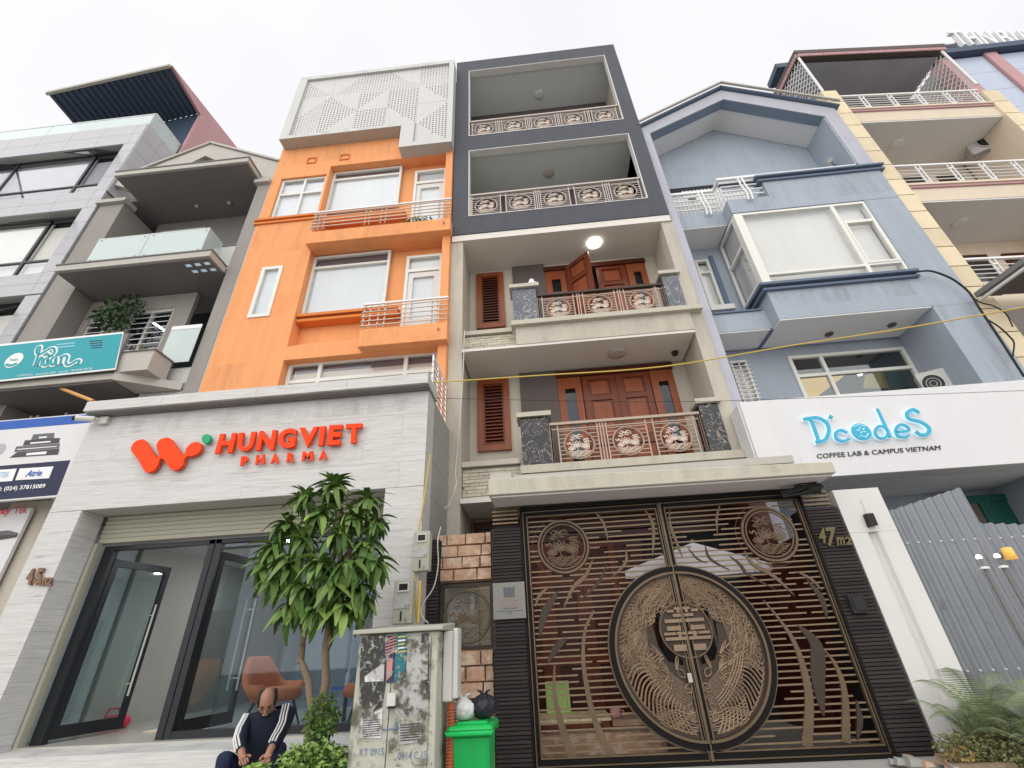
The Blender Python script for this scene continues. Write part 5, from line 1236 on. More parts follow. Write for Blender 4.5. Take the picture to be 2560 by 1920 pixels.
# ================================================================== granite tower on the far left
TW = thing('office_tower', 'pale granite office block with long recessed window bands on the far left', 'building', (-15, 7.7, .3))
bands = [(13.62, 15.92), (10.36, 12.84), (7.10, 9.62), (3.9, 6.4)]
for i, (z0, z1) in enumerate(bands):
    top = 16.98 if i == 0 else bands[i-1][0]
    n = max(2, round((top-z1)/.55)); h = (top-z1)/n
    for k in range(n):
        x = -20.0
        while x < -11.96:
            B('panel', 'granite2', TW, x+.004, min(x+1.1, -11.965)-.004, 7.55, 7.6, z1+k*h+.004, z1+(k+1)*h-.004); x += 1.1
    zz = z0
    while zz < z1-.05: B('panel', 'granite2', TW, -12.37, -11.97, 7.55, 7.6, zz+.004, min(zz+.62, z1)-.004); zz += .62
    B('core', 'concrete', TW, -20, -11.98, 7.602, 8.0, z1, top)
    B('core', 'concrete', TW, -12.36, -11.98, 7.602, 8.0, z0, z1)
    zt = z0 + (z1-z0)*.30
    fr = MB().plate(rect(-19.9, -12.38, z0, z1-.02), [rect(-19.85, -17.6, z0+.05, z1-.06), rect(-17.5, -16.2, z0+.05, zt-.03), rect(-17.5, -16.2, zt+.03, z1-.06), rect(-16.12, -13.55, z0+.05, zt-.03), rect(-16.12, -13.55, zt+.03, z1-.06), rect(-13.47, -12.43, z0+.05, zt-.03), rect(-13.47, -12.43, zt+.03, z1-.06)], 7.78, 7.84).build('window', 'frameblk', TW)
    B('pane', 'mirror', fr, -19.85, -13.5, 7.80, 7.81, z0+.04, z1-.05); B('pane', 'mirror', fr, -13.47, -12.43, 7.80, 7.81, z0+.04, zt)
    B('blind', 'blind2' if i else 'blindgrey', fr, -19.85, -13.48, 7.90, 7.91, z0+.04, z1-.12); B('blind', 'blind2' if i else 'blindgrey', fr, -13.45, -12.4, 7.90, 7.91, z0+.04, z1-.3)
    B('dark_backing', 'dark', fr, -19.9, -12.4, 7.95, 7.96, z0, z1)
    for xa, xb in ((-13.47, -12.43), (-17.5, -16.25)):    # awning sashes pushed outward at the foot
        a = math.radians(38); zt_ = z1-.12; L_ = (z1-zt)-.25
        f = lambda x, z, y, zt_=zt_, a=a: (x, 7.76 - (zt_-z)*math.sin(a) + y*math.cos(a), zt_ - (zt_-z)*math.cos(a) - y*math.sin(a)*0)
        s_ = MB().plate(rect(xa, xb, zt_-L_*.8, zt_), [rect(xa+.06, xb-.06, zt_-L_*.8+.06, zt_-.06)], 0, .04, f).build('open_sash', 'frameblk', TW)
        MB().plate(rect(xa+.055, xb-.055, zt_-L_*.8+.055, zt_-.055), [], .015, .022, f).build('pane', 'mirror', s_)
for k in range(5):
    z = 13.55+k*.686
    for m_ in range(2): B('side_panel', 'granite2', TW, -11.96, -11.93, 7.56+m_*.57, 7.56+(m_+1)*.57-.006, z+.004, z+.682)
B('side_core', 'concrete', TW, -12.2, -11.965, 8.0, 16, .3, 16.9); B('roof', 'concrete', TW, -20, -12.0, 8.0, 16, 16.8, 16.95); B('rear_wall', 'concrete', TW, -20, -12.2, 15.8, 16, .3, 16.8)
gb = B('glass_balustrade', 'glassrail', TW, -20, -15.7, 7.62, 7.632, 17.0, 17.65); B('glass_panel', 'glassrail', gb, -15.68, -12.03, 7.62, 7.632, 17.0, 17.65)
B('glass_panel', 'glassrail', gb, -12.02, -12.005, 7.63, 8.75, 17.0, 17.70); B('handrail', 'letterwhite', gb, -20, -12.0, 7.61, 7.64, 17.65, 17.68); B('handrail', 'letterwhite', gb, -12.03, -12.0, 7.641, 8.75, 17.70, 17.73)
for y in (7.8, 8.3, 8.7):
    for z in (17.1, 17.6): MB().tube([(-12.03, y, z), (-11.98, y, z)], .025, 8).build('glass_clamp', 'conduit', gb)
PH = thing('penthouse', 'rooftop penthouse with dark corrugated eaves and pink side wall on the granite block', 'building', (-14, 9, 16.95))
side = [(7.2, 19.95), (10.8, 20.65), (10.8, 16.96), (8.80, 16.96), (8.80, 19.72)]
mb = MB(); mb.plate(side, [], -12.0, -11.90, lambda y, z, x: (x, y, z)); mb.build('side_wall', 'pink', PH)
def eave(x, y):     # underside height
    return 19.90 - .07*(y-7.2) - .23*(-12.0 - x)
mb = MB(); n = 40
for i in range(n):
    x0 = -16.1 + i*4.08/n; x1 = x0 + 4.08/n
    dz = .05 if i % 2 else 0
    for (y0, y1) in ((7.2, 8.8),):
        mb.hexa([(x0, y0+.05, eave(x0, y0)+dz), (x1, y0+.05, eave(x1, y0)+dz), (x1, y1, eave(x1, y1)+dz), (x0, y1, eave(x0, y1)+dz), (x0, y0+.05, eave(x0, y0)+.14), (x1, y0+.05, eave(x1, y0)+.14), (x1, y1, eave(x1, y1)+.16), (x0, y1, eave(x0, y1)+.16)])
mb.build('corrugated_soffit', 'roofdark', PH)
MB().hexa([(-16.15,7.15,eave(-16.1,7.2)-.02),(-11.98,7.15,19.88),(-11.98,7.24,19.88),(-16.15,7.24,eave(-16.1,7.2)-.02),(-16.15,7.15,eave(-16.1,7.2)+.10),(-11.98,7.15,20.0),(-11.98,7.24,20.0),(-16.15,7.24,eave(-16.1,7.2)+.10)]).build('fascia', 'greytrim', PH)
MB().plate([(-16.0, 16.96), (-12.02, 16.96), (-12.02, 19.85), (-16.0, 18.95)], [], 8.82, 8.9).build('front_wall', 'roofdark', PH)
B('handrail', 'letterwhite', PH, -15.5, -12.5, 8.7, 8.73, 18.35, 18.38)
# ================================================================== blue house
K = thing('blue_house', 'blue-grey house with gabled top, corner bay window and white terrace rail', 'house', (6.2, 7.8, .3))
gab_o = [(3.60, 4.9), (3.60, 13.98), (6.20, 15.42), (8.87, 13.90), (8.87, 4.9)]
B('left_pier', 'lav', K, 3.60, 3.79, 7.70, 8.9, .3, 13.7); B('left_flank', 'lav', K, 3.60, 3.75, 8.905, 15, .3, 13.6)
MB().plate([(3.60, 13.70), (3.795, 13.70), (6.15, 14.95), (8.48, 13.60), (8.87, 13.60), (8.87, 13.92), (6.20, 15.42), (3.60, 13.98)], [], 7.70, 7.98).build('gable_front', 'lav', K)
B('right_pier', 'lav', K, 8.50, 8.87, 7.70, 8.9, 11.3, 13.598)
MB().bar((3.50, 7.78, 13.98), (6.22, 7.78, 15.50), .34, .055).build('roof_edge', 'bluedark', K); MB().bar((6.18, 7.78, 15.50), (8.98, 7.78, 13.92), .34, .055).build('roof_edge', 'bluedark', K)
rf = MB(); rf.bar((3.52, 7.55, 14.06), (6.20, 7.55, 15.56), .06, .05); rf.bar((6.20, 7.55, 15.56), (8.98, 7.55, 14.0), .06, .05); rf.build('gutter', 'greytrim', K)
for a, b in (((3.6, 14.0), (6.2, 15.45)), ((6.2, 15.45), (8.87, 13.95))):
    MB().hexa([(a[0], 8.0, a[1]-.02), (b[0], 8.0, b[1]-.02), (b[0], 15, b[1]-.02), (a[0], 15, a[1]-.02), (a[0], 8.0, a[1]+.06), (b[0], 8.0, b[1]+.06), (b[0], 15, b[1]+.06), (a[0], 15, a[1]+.06)]).build('roof', 'roofdark', K)
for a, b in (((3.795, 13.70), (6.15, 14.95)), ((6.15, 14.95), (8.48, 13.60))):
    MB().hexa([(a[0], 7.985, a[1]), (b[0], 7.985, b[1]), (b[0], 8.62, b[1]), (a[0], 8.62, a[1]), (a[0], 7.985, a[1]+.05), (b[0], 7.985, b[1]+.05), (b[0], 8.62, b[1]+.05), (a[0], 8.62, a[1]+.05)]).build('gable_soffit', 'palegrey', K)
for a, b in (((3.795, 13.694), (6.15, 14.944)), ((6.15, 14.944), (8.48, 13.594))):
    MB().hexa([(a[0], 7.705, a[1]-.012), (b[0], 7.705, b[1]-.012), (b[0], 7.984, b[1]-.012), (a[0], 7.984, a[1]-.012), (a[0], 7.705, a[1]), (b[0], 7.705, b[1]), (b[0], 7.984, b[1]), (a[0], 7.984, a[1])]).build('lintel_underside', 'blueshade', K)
MB().plate([(3.76, 11.0), (8.86, 11.0), (8.86, 13.9), (6.2, 15.35), (3.76, 13.95)], [], 8.63, 8.75).build('gable_back_wall', 'blue', K)
B('inner_pier', 'blue', K, 8.46, 8.50, 7.72, 8.62, 11.3, 13.6)
B('dark_band', 'dark', K, 3.8, 7.6, 8.60, 8.629, 12.25, 12.42)
B('wall_base', 'blue', K, 8.03, 8.87, 7.70, 8.9, .3, 6.97); B('wall', 'blue', K, 8.07, 8.87, 7.702, 8.9, 6.975, 10.18)
B('wall', 'blue', K, 6.06, 8.87, 7.70, 8.9, 10.19, 11.14); B('wall', 'blue', K, 5.04, 6.055, 7.70, 8.9, 10.19, 10.66)
B('terrace_slab', 'blue', K, 3.80, 5.035, 8.05, 8.9, 10.21, 10.70); B('slab_soffit', 'palegrey', K, 3.80, 5.03, 8.06, 8.9, 10.18, 10.208)
B('terrace_floor', 'concrete', K, 3.80, 6.055, 8.3, 8.62, 10.71, 10.76)
for d, z, h in ((.09, 11.30, .055), (.05, 11.18, .06)): B('moulding', 'bluedark', K, 5.98-d, 8.98, 7.70-d, 7.9, z, z+h)
B('parapet', 'blue', K, 6.06, 8.87, 7.70, 7.9, 11.142, 11.178); B('parapet', 'blue', K, 6.06, 8.87, 7.70, 7.9, 11.242, 11.298)
tr = B('terrace_railing', 'letterwhite', K, 5.02, 8.74, 7.72, 7.78, 11.46, 11.53); tr['label'] = 'white tubular terrace railing'
B('handrail', 'letterwhite', tr, 3.82, 5.06, 8.04, 8.10, 11.46, 11.53); B('handrail', 'letterwhite', tr, 5.02, 5.08, 7.781, 8.04, 11.46, 11.53)
for z in (10.86, 11.03, 11.20, 11.35):
    MB().tube([(3.82, 8.07, z), (5.05, 8.07, z), (5.05, 7.75, z), (6.02, 7.75, z)], .02, 6).build('rail_bar', 'letterwhite', tr)
for x, y in ((3.86, 8.02), (4.62, 8.02), (4.72, 8.02), (5.50, 7.68), (5.60, 7.68)):
    MB().tube([(x, y, 11.46), (x, y-.02, 11.1), (x+.02, y-.06, 10.75), (x, y-.05, 10.52)], .022, 6).build('bracket', 'letterwhite', tr)
for x in (6.4, 7.35, 8.4): MB().tube([(x, 7.75, 11.36), (x, 7.75, 11.46)], .02, 6).build('baluster', 'letterwhite', tr)
mb = MB(); n = 44
for i in range(n):
    x0 = 3.85+i*2.2/n; x1 = x0+2.2/n; d = .02 if i % 2 else 0
    za = 12.05 - (.0 if .25 < i/n < .75 else .25)
    mb.box(x0, x1, 8.42+d, 8.44+d, 10.8, za)
mb.build('plastic_screen', 'roofplastic', K); B('control_box', 'greydark', K, 4.55, 4.72, 8.36, 8.41, 11.62, 11.72)
bb = thing('wall_floodlight', 'small dark floodlight on the gable side wall of the blue house', 'lamp', (8.4, 8.1, 12.2))
MB().tube([(8.45, 8.15, 12.1), (8.36, 8.12, 12.12), (8.30, 8.1, 12.25)], .015, 6).build('bracket', 'greydark', bb); MB().tube([(8.32, 8.08, 12.22), (8.24, 8.02, 12.18)], [.05, .07], 10).build('head', 'greytrim', bb)
# bay window
def pane_with(par, x0, x1, z0, z1, y): B('pane', 'mirror', par, x0, x1, y, y+.01, z0, z1)
bw = MB().plate(rect(5.03, 8.03, 7.90, 10.13), [rect(5.22, 7.24, 8.22, 10.07), rect(5.22, 7.24, 7.93, 8.16), rect(7.32, 7.98, 9.55, 10.07), rect(7.36, 7.96, 8.26, 9.46), rect(7.32, 7.98, 7.93, 8.17)], 7.68, 7.78).build('bay_window', 'whiteframe', K)
bw['label'] = 'large white-framed corner bay window'
for (a, b, c, d) in ((5.21, 7.25, 8.21, 10.08), (5.21, 7.25, 7.92, 8.17), (7.31, 7.99, 9.54, 10.08), (7.35, 7.97, 8.25, 9.47), (7.31, 7.99, 7.92, 8.18)): pane_with(bw, a, b, c, d, 7.72)
MB().plate(rect(7.325, 7.985, 8.225, 9.505), [rect(7.37, 7.94, 8.275, 9.455)], 7.665, 7.70).build('opening_sash', 'whiteframe', bw)
B('blind', 'blind2', bw, 5.1, 7.99, 7.85, 7.86, 7.91, 10.12)
fs = lambda y, z, x: (x, y, z)
sd = MB().plate(rect(7.79, 8.72, 7.90, 10.13), [rect(7.86, 8.66, 9.30, 10.06), rect(7.86, 8.66, 8.12, 9.22), rect(7.86, 8.66, 7.94, 8.06)], 5.03, 5.10, fs).build('side_window', 'whiteframe', bw)
for a, b in ((9.29, 10.07), (8.11, 9.23), (7.93, 8.07)): MB().plate(rect(7.85, 8.67, a, b), [], 5.06, 5.07, fs).build('pane', 'mirror', sd)
MB().plate(rect(7.85, 8.67, 7.92, 10.1), [], 5.13, 5.14, fs).build('blind', 'blind2', sd)
for d, z, h in ((.12, 7.83, .06), (.07, 7.72, .055)):
    B('moulding', 'bluedark', K, 5.03-d, 8.12, 7.70-d, 8.9, z, z+h)
B('bay_base', 'blue', K, 5.05, 8.068, 7.70, 8.9, 6.99, 7.715); B('bay_base', 'blue', K, 5.05, 8.068, 7.70, 8.9, 7.777, 7.828)
B('bay_soffit', 'palegrey', K, 5.06, 8.02, 7.71, 8.70, 6.96, 6.988)
B('side_balcony', 'blue', K, 3.80, 5.045, 8.0, 8.9, 6.99, 7.46); B('moulding', 'bluedark', K, 3.80, 4.95, 7.96, 8.9, 7.462, 7.50); B('side_balcony_soffit', 'palegrey', K, 3.80, 5.0, 8.01, 8.68, 6.965, 6.988)
B('dark_joint', 'bluedark', K, 5.0, 5.055, 8.0, 8.70, 6.93, 6.959)
MB().plate(rect(3.76, 8.86, .3, 10.18), [rect(4.33, 4.66, 8.1, 9.78), rect(4.33, 4.68, 5.0, 6.72), rect(5.57, 8.02, 5.0, 6.72)], 8.78, 8.9).build('back_wall', 'blue', K)
B('reveal_trim', 'bluedark', K, 4.70, 4.80, 8.74, 8.779, 8.05, 9.9)
w = window(K, 4.33, 4.66, 8.1, 9.80, 8.76, [(0,1,.75,1),(0,1,0,.75)], backing='blind2', fw=.05)
B('ac_outlet', 'white', K, 4.2, 4.75, 8.5, 8.74, 7.98, 8.12)
w = window(K, 4.33, 4.68, 5.0, 6.72, 8.74, [(0,1,0,1)], backing='curtain', fw=.04)
for k in range(17): B('grille_bar', 'letterwhite', w, 4.30, 4.70, 8.70, 8.712, 5.05+k*.10, 5.066+k*.10)
B('grille_bar', 'letterwhite', w, 4.48, 4.50, 8.70, 8.712, 5.0, 6.7)
w = window(K, 5.57, 8.02, 4.9, 6.72, 8.74, [(0,.28,.72,1),(.28,1,.72,1),(0,.28,0,.72),(.28,1,0,.72)], backing=None, fw=.07, pane='glass', label='wide cafe window with warm light inside')
CF = MB().box(5.5, 8.1, 10.4, 10.45, 4.8, 7.0).build('cafe_back_wall', 'brownwall', K)
B('cafe_ceiling', 'brownwall', K, 5.5, 8.1, 8.92, 10.4, 6.9, 6.96)
B('cafe_side', 'brownwall', K, 8.05, 8.1, 8.92, 10.4, 4.8, 6.9); B('cafe_side', 'brownwall', K, 5.45, 5.5, 8.92, 10.4, 4.8, 6.9)
MB().plate(pxq('b1', [(725,945),(1010,915),(990,935),(840,1050),(750,1052)], 9.1), [], 9.1, 9.12).build('lit_ceiling_sheet', 'cafelight', K)  # upright glowing sheet stands in for the lamplit cafe ceiling
MB().plate(pxq('b1', [(1120,1000),(1130,920),(1240,900),(1290,1000)], 9.3), [], 9.3, 9.32).build('lit_wall_sheet', 'yellowcable', K)  # yellow plate, lamplight on the cafe wall put into its colour
MB().plate(pxq('b1', [(1238,885),(1430,865),(1480,990),(1292,1005)], 9.15), [], 9.15, 9.17).build('teal_panel', 'darkgreen', K)
p = at('b1', 1098, 915, 9.2); MB().lathe(tuple(p), [(.045, 0), (.045, -.02), (.01, -.03)], 14).build('downlight', 'lamp', K)
for x, y in ((6.35, 8.35), (7.55, 8.2)): MB().lathe((x, y, 6.958), [(.08, 0), (.08, -.03), (.05, -.035), (.01, -.03)], 18).build('recessed_lamp', 'brownwall', K)
AC = thing('air_conditioner', 'white air conditioner unit under the soffit beside the cafe window', 'air conditioner', (7.85, 8.3, 5.2))
f = lambda x, z, y: (7.62 + x*.80 + y*.5, 8.42 - x*.38 + y*.8, z)
MB().plate(rect(0, .62, 5.28, 5.86), [], 0, .28, f).build('casing', 'acwhite', AC, bevel=.01)
c_ = [f(.22 + .20*math.cos(t), 5.57 + .20*math.sin(t), -.02) for t in [2*math.pi*i/24 for i in range(25)]]
MB().tube(c_, .012, 5).build('fan_guard', 'conduit', AC)
mb = MB(); cc = [f(.22 + .19*math.cos(t), 5.57 + .19*math.sin(t), -.01) for t in [2*math.pi*i/24 for i in range(24)]]; mb.v = [tuple(p) for p in cc]; mb.face(list(range(24))); mb.build('fan_opening', 'black', AC)
for r_ in (.06, .12): MB().tube([f(.22 + r_*math.cos(t), 5.57 + r_*math.sin(t), -.025) for t in [2*math.pi*i/20 for i in range(21)]], .006, 4).build('fan_guard', 'conduit', AC)
B('bracket', 'greydark', AC, 7.75, 8.0, 8.2, 8.6, 5.2, 5.27)

for x0_, x1_, z0_, z1_, y_ in ((6.1, 8.85, 10.4, 11.13, 7.697), (5.1, 8.0, 7.3, 7.70, 7.697), (8.1, 8.85, 5.0, 7.0, 7.697), (5.07, 6.0, 10.25, 10.6, 7.697), (3.82, 5.0, 10.25, 10.6, 8.047)):
    B('rain_stain', 'grime', K, x0_, x1_, y_-.001, y_, z0_, z1_)
# cafe sign box
CS = thing('cafe_sign', "long white sign box with raised cyan D'codeS letters", 'sign', (6, 7.3, 3.56))
B('box', 'signwhite', CS, 3.49, 9.7, 7.20, 7.60, 3.56, 4.96, bevel=.006)
B('side_return', 'signwhite', CS, 3.46, 3.487, 7.24, 7.60, 3.56, 4.93)
YD = 7.12
_sk = [0]
def stroke_px(c, pts, w, D, mt, par, name, halo=True, close=False, per=6):
    _sk[0] += 1; D = D + (_sk[0] % 3)*.004
    P = pxq(c, pts, D); Q = []; n = len(P)
    rng_ = range(n if close else n-1)
    for i in rng_:
        g = (lambda k: P[k % n]) if close else (lambda k: P[min(max(k, 0), n-1)])
        p0, p1, p2, p3 = g(i-1), g(i), g(i+1), g(i+2)
        for k in range(per):
            t = k/per; Q.append(tuple(.5*((2*p1[j]) + (-p0[j]+p2[j])*t + (2*p0[j]-5*p1[j]+4*p2[j]-p3[j])*t*t + (-p0[j]+3*p1[j]-3*p2[j]+p3[j])*t**3) for j in (0, 1)))
    Q.append(Q[0] if close else P[-1])
    def rib(w_, y0, y1, mt_, nm):
        mb = MB(); m_ = len(Q); A = []
        for i, q in enumerate(Q):
            a, b = Q[max(i-1, 0)], Q[min(i+1, m_-1)]
            if close and i in (0, m_-1): a, b = Q[-2], Q[1]
            dx, dz = b[0]-a[0], b[1]-a[1]; l = math.hypot(dx, dz) or 1
            A.append(((q[0]-dz/l*w_/2, q[1]+dx/l*w_/2), (q[0]+dz/l*w_/2, q[1]-dx/l*w_/2)))
        n0 = 0
        for (l_, r_) in A: mb.v += [(l_[0], y0, l_[1]), (r_[0], y0, r_[1]), (l_[0], y1, l_[1]), (r_[0], y1, r_[1])]
        for i in range(m_-1):
            a = 4*i; b = a+4; mb.face([a, a+1, b+1, b]); mb.face([a+2, b+2, b+3, a+3]); mb.face([a, b, b+2, a+2]); mb.face([a+1, a+3, b+3, b+1])
        if not close: mb.face([0, 2, 3, 1]); a = 4*(m_-1); mb.face([a, a+1, a+3, a+2])
        return mb.build(nm, mt_, par)
    if halo: rib(w+.010, D+.022, D+.072, 'haloled', 'letter_edge')
    return rib(w, D, D+.02, mt, name)
sw = .050
stroke_px('b1', [(755,1190),(800,1195),(850,1330)], sw, YD, 'signcyan', CS, 'letter')
stroke_px('b1', [(765,1188),(840,1180),(895,1210),(910,1260),(885,1315),(830,1330)], sw, YD, 'signcyan', CS, 'letter')
stroke_px('b1', [(910,1170),(932,1180)], sw*1.2, YD, 'signcyan', CS, 'apostrophe')
stroke_px('b1', [(1022,1272),(985,1256),(952,1272),(960,1310),(1000,1322),(1035,1308)], sw*.85, YD, 'signcyan', CS, 'letter')
p = at('b1', 1108, 1266, YD); MB().plate(ring_pts(p.x, p.z, .155, 32), [], YD+.022, YD+.07).build('letter_edge', 'haloled', CS); MB().plate(ring_pts(p.x, p.z, .145, 32), [], YD, YD+.02).build('berry_emblem', 'signcyan', CS)
for k in range(5):
    a = 2*math.pi*k/5 + .3; MB().tube([(p.x + .03*math.cos(a), YD-.008, p.z+.02+.03*math.sin(a)), (p.x + .075*math.cos(a+.3), YD-.008, p.z+.02+.06*math.sin(a+.3))], [.009, .004], 5).build('emblem_ray', 'haloled', CS)
MB().tube([(p.x-.09, YD-.006, p.z+.09), (p.x, YD-.006, p.z+.12), (p.x+.09, YD-.006, p.z+.08)], .005, 5).build('emblem_arc', 'haloled', CS)
MB().tube([(p.x-.06, YD-.006, p.z-.07), (p.x+.02, YD-.006, p.z-.10), (p.x+.09, YD-.006, p.z-.04)], .006, 5).build('emblem_arc', 'haloled', CS)
stroke_px('b1', [(1205,1125),(1240,1200),(1285,1300)], sw*.8, YD, 'signcyan', CS, 'letter')
stroke_px('b1', [(1240,1232),(1272,1262),(1255,1300),(1215,1302),(1192,1270),(1205,1238)], sw*.75, YD, 'signcyan', CS, 'letter', close=True)
stroke_px('b1', [(1322,1268),(1395,1258),(1385,1232),(1345,1222),(1318,1250),(1330,1290),(1375,1298),(1400,1285)], sw*.75, YD, 'signcyan', CS, 'letter')
stroke_px('b1', [(1462,1150),(1425,1130),(1388,1150),(1400,1185),(1470,1205),(1520,1240),(1515,1275),(1475,1285),(1440,1262)], sw, YD, 'signcyan', CS, 'letter')
text_obj('COFFEE LAB & CAMPUS VIETNAM', pxq('b1', [(833,1402),(1586,1349),(1590,1377),(838,1430)], 7.19), 7.197, .01, 'ink', CS)
B('soffit', 'palegrey', K, 3.9, 9.6, 7.62, 8.77, 3.56, 3.62)
B('cafe_ground_wall', 'concrete', K, 3.95, 9.6, 9.0, 9.1, .3, 3.55)
DG = thing('green_door', 'dark green double door panel behind the corrugated sheet', 'door', (7.6, 8.5, .3))
for x0, x1 in ((7.05, 7.62), (7.625, 8.20)):
    d_ = MB().plate(rect(x0, x1, .3, 3.42), [rect(x0+.09, x1-.09, .5, 1.6), rect(x0+.09, x1-.09, 1.8, 3.3)], 8.5, 8.56).build('door_leaf', 'darkgreen', DG)
    B('panel', 'brownwall' if x0 < 7.3 else 'darkgreen', d_, x0+.085, x1-.085, 8.53, 8.545, .49, 3.31)
B('side_wall', 'concrete', K, 8.30, 8.5, 7.65, 8.99, .3, 3.55)
WC = thing('white_gate_column', 'white painted column with a vertical groove right of the ribbed pillar', 'column', (4.15, 6.4, .3))
MB().plate([(x_*1.022, y_+.14) for x_, y_ in [(3.86, 6.30), (4.06, 6.30), (4.09, 6.31), (4.10, 6.36), (4.14, 6.39), (4.19, 6.36), (4.21, 6.31), (4.25, 6.30), (4.45, 6.30), (4.45, 6.75), (3.86, 6.75)]], [], .3, 2.58, lambda x, y, z: (x, y, z)).build('shaft', 'white', WC)
B('head', 'white', WC, 3.945, 4.548, 6.44, 6.89, 2.582, 3.15)
WL = thing('wall_lamp', 'small black rectangular wall lamp near the top of the white column', 'lamp', (4.15, 6.28, 2.7))
q = pxq('b6', [(782,290),(820,287),(848,352),(808,358)], 6.38); MB().plate(q, [], 6.36, 6.438).build('housing', 'black', WL)
a = at('b6', 757, 212, 6.43); b_ = at('b6', 785, 290, 6.42); MB().tube([tuple(a), tuple((a+b_)/2 + Vector((.01, 0, .0))), tuple(b_)], .004, 4).build('wire', 'whitecable', WL)
# corrugated sheet
CO = thing('corrugated_sheet', 'tall grey corrugated metal sheets screwed upright beside the white column', 'metal sheet', (5.4, 6.8, .3))
def corr(x0, x1, zt, y, name, label=None):
    mb = MB(); n = int((x1-x0)/.018); xs = [x0+(x1-x0)*i/n for i in range(n+1)]
    for x in xs:
        yy = y - .022*math.sin((x-x0)*2*math.pi/.145); t = zt(x) + .006*math.sin((x-x0)*2*math.pi/.145*1.0)
        mb.v += [(x, yy, .3), (x, yy, t), (x, yy+.006, t), (x, yy+.006, .3)]
    for i in range(n):
        a = 4*i; b = a+4; mb.face([a, b, b+1, a+1]); mb.face([a+1, b+1, b+2, a+2]); mb.face([a+3, a+2, b+2, b+3])
    o = mb.build(name, 'corr', CO, smooth=False); 
    for k in range(int((x1-x0)/.145)):
        for z in (2.46, 1.0):
            if z < zt(x0+.04+k*.145): MB().lathe((x0+.036+k*.145, y-.022, z), [(.016, 0), (.012, -.012), (.002, -.016)], 8, 'y').build('screw', 'conduit', o)
    return o
corr(4.80, 5.92, lambda x: 2.90 + .26*(x-4.80)/1.1, 6.80, 'sheet')
corr(5.90, 7.4, lambda x: 2.68 - .10*(x-5.9), 6.86, 'sheet')
B('strut', 'greydark', CO, 4.74, 4.79, 6.82, 6.9, .3, 2.88); B('cross_rail', 'greydark', CO, 4.8, 7.3, 6.90, 6.95, 2.42, 2.50); B('cross_rail', 'greydark', CO, 4.8, 7.3, 6.90, 6.95, .96, 1.04)
LP = []
for i, (x, lab) in enumerate(((5.36, 'slim garden lamp post with lit top before the corrugated sheet, left of the pair'), (5.58, 'slim garden lamp post with lit top before the corrugated sheet, right of the pair'))):
    l = thing('lamp_post', lab, 'lamp', (x, 6.45, .3), 'lamp posts before the corrugated sheet')
    MB().tube([(x, 6.45, .3), (x, 6.45, 2.06)], .022, 10).build('post', 'greydark', l); MB().lathe((x, 6.45, 2.06), [(.05, 0), (.05, .02), (.02, .03)], 14).build('collar', 'letterwhite', l)
    MB().tube([(x, 6.45, 2.08), (x, 6.45, 2.18)], .012, 8).build('stem', 'greydark', l); MB().lathe((x, 6.45, 2.18), [(.030, 0), (.034, .02), (.02, .045), (.002, .05)], 14).build('bulb', 'lampdim', l, smooth=True)
wlmp = thing('amber_lantern', 'small amber wall lantern behind the two lamp posts', 'lamp', (5.95, 6.6, 2.2))
MB().lathe((5.91, 6.65, 2.17), [(.065, 0), (.055, .14), (.02, .15)], 14).build('shade', 'cafelight', wlmp, smooth=True); B('bracket', 'greydark', wlmp, 5.86, 5.92, 6.701, 6.80, 2.2, 2.26)

# ================================================================== yellow house
yc, ys = math.cos(math.radians(3.7)), math.sin(math.radians(3.7))
YF = lambda u, z, d: (8.9 + u*yc - d*ys, 7.75 + u*ys + d*yc, z)
Y = thing('yellow_house', 'cream and yellow tiled house with white railings on stacked balconies at far right', 'house', (11, 8.2, .3))
def yb(name, mt, u0, u1, d0, d1, z0, z1, par=None): return MB().plate(rect(u0, u1, z0, z1), [], d0, d1, YF).build(name, mt, par or Y)
def ycol(u0, u1, zt):
    yb('column_core', 'grout', u0+.01, u1-.01, .015, 1.5, .3, zt-.02)
    z = zt; 
    while z > 3: yb('column_tile', 'yellow', u0, u1, 0, .014, max(z-.565, .3), z-.012); yb('column_tile', 'yellow', u0-.002, u0+.009, .015, .5, max(z-.565, .3), z-.012); z -= .575
ycol(0.0, .44, 14.90); ycol(4.45, 4.90, 14.55)
yb('inner_pier', 'cream', 4.44, 4.449, .016, 1.4, 3, 14.5)
def yrail(zb, zt, u0=.45, u1=4.43):
    r_ = yb('balcony_railing', 'letterwhite', u0, u1, .02, .08, zt-.05, zt); r_['label'] = 'white tubular balcony railing'
    for k in range(5):
        z = zb + .04 + (zt-zb-.12)*k/5; MB().tube([YF(u0, z, .05), YF(u1, z, .05)], .013, 5).build('rail_bar', 'letterwhite', r_)
    u = u0+.55
    while u < u1:
        for du in (0, .11): yb('baluster', 'letterwhite', u+du-.012, u+du+.012, .03, .06, zb-.03, zt-.05, r_)
        for z in (zb+.05, zt-.2): yb('baluster_tie', 'letterwhite', u-.012, u+.122, .028, .05, z, z+.03, r_)
        u += .80
for zr, zb in ((14.66, 14.0), (11.44, 10.72), (8.23, 7.52), (5.0, 4.3)):
    yrail(zb, zr)
    yb('balcony_fascia', 'cream', .441, 4.439, .06, 1.5, zb-.60, zb-.16)
    yb('fascia_moulding', 'pink', .441, 4.439, .02, .3, zb-.158, zb-.09); yb('fascia_moulding', 'cream', .441, 4.439, -.01, 1.5, zb-.088, zb-.02)
    yb('balcony_soffit', 'palegrey', .45, 4.43, .07, 1.45, zb-.64, zb-.602)
    c = YF(2.0, 0, .75); MB().lathe((c[0], c[1], zb-.64), [(.17, 0), (.17, -.03), (.1, -.05), (.01, -.055)], 22).build('ceiling_lamp', 'palegrey', Y)
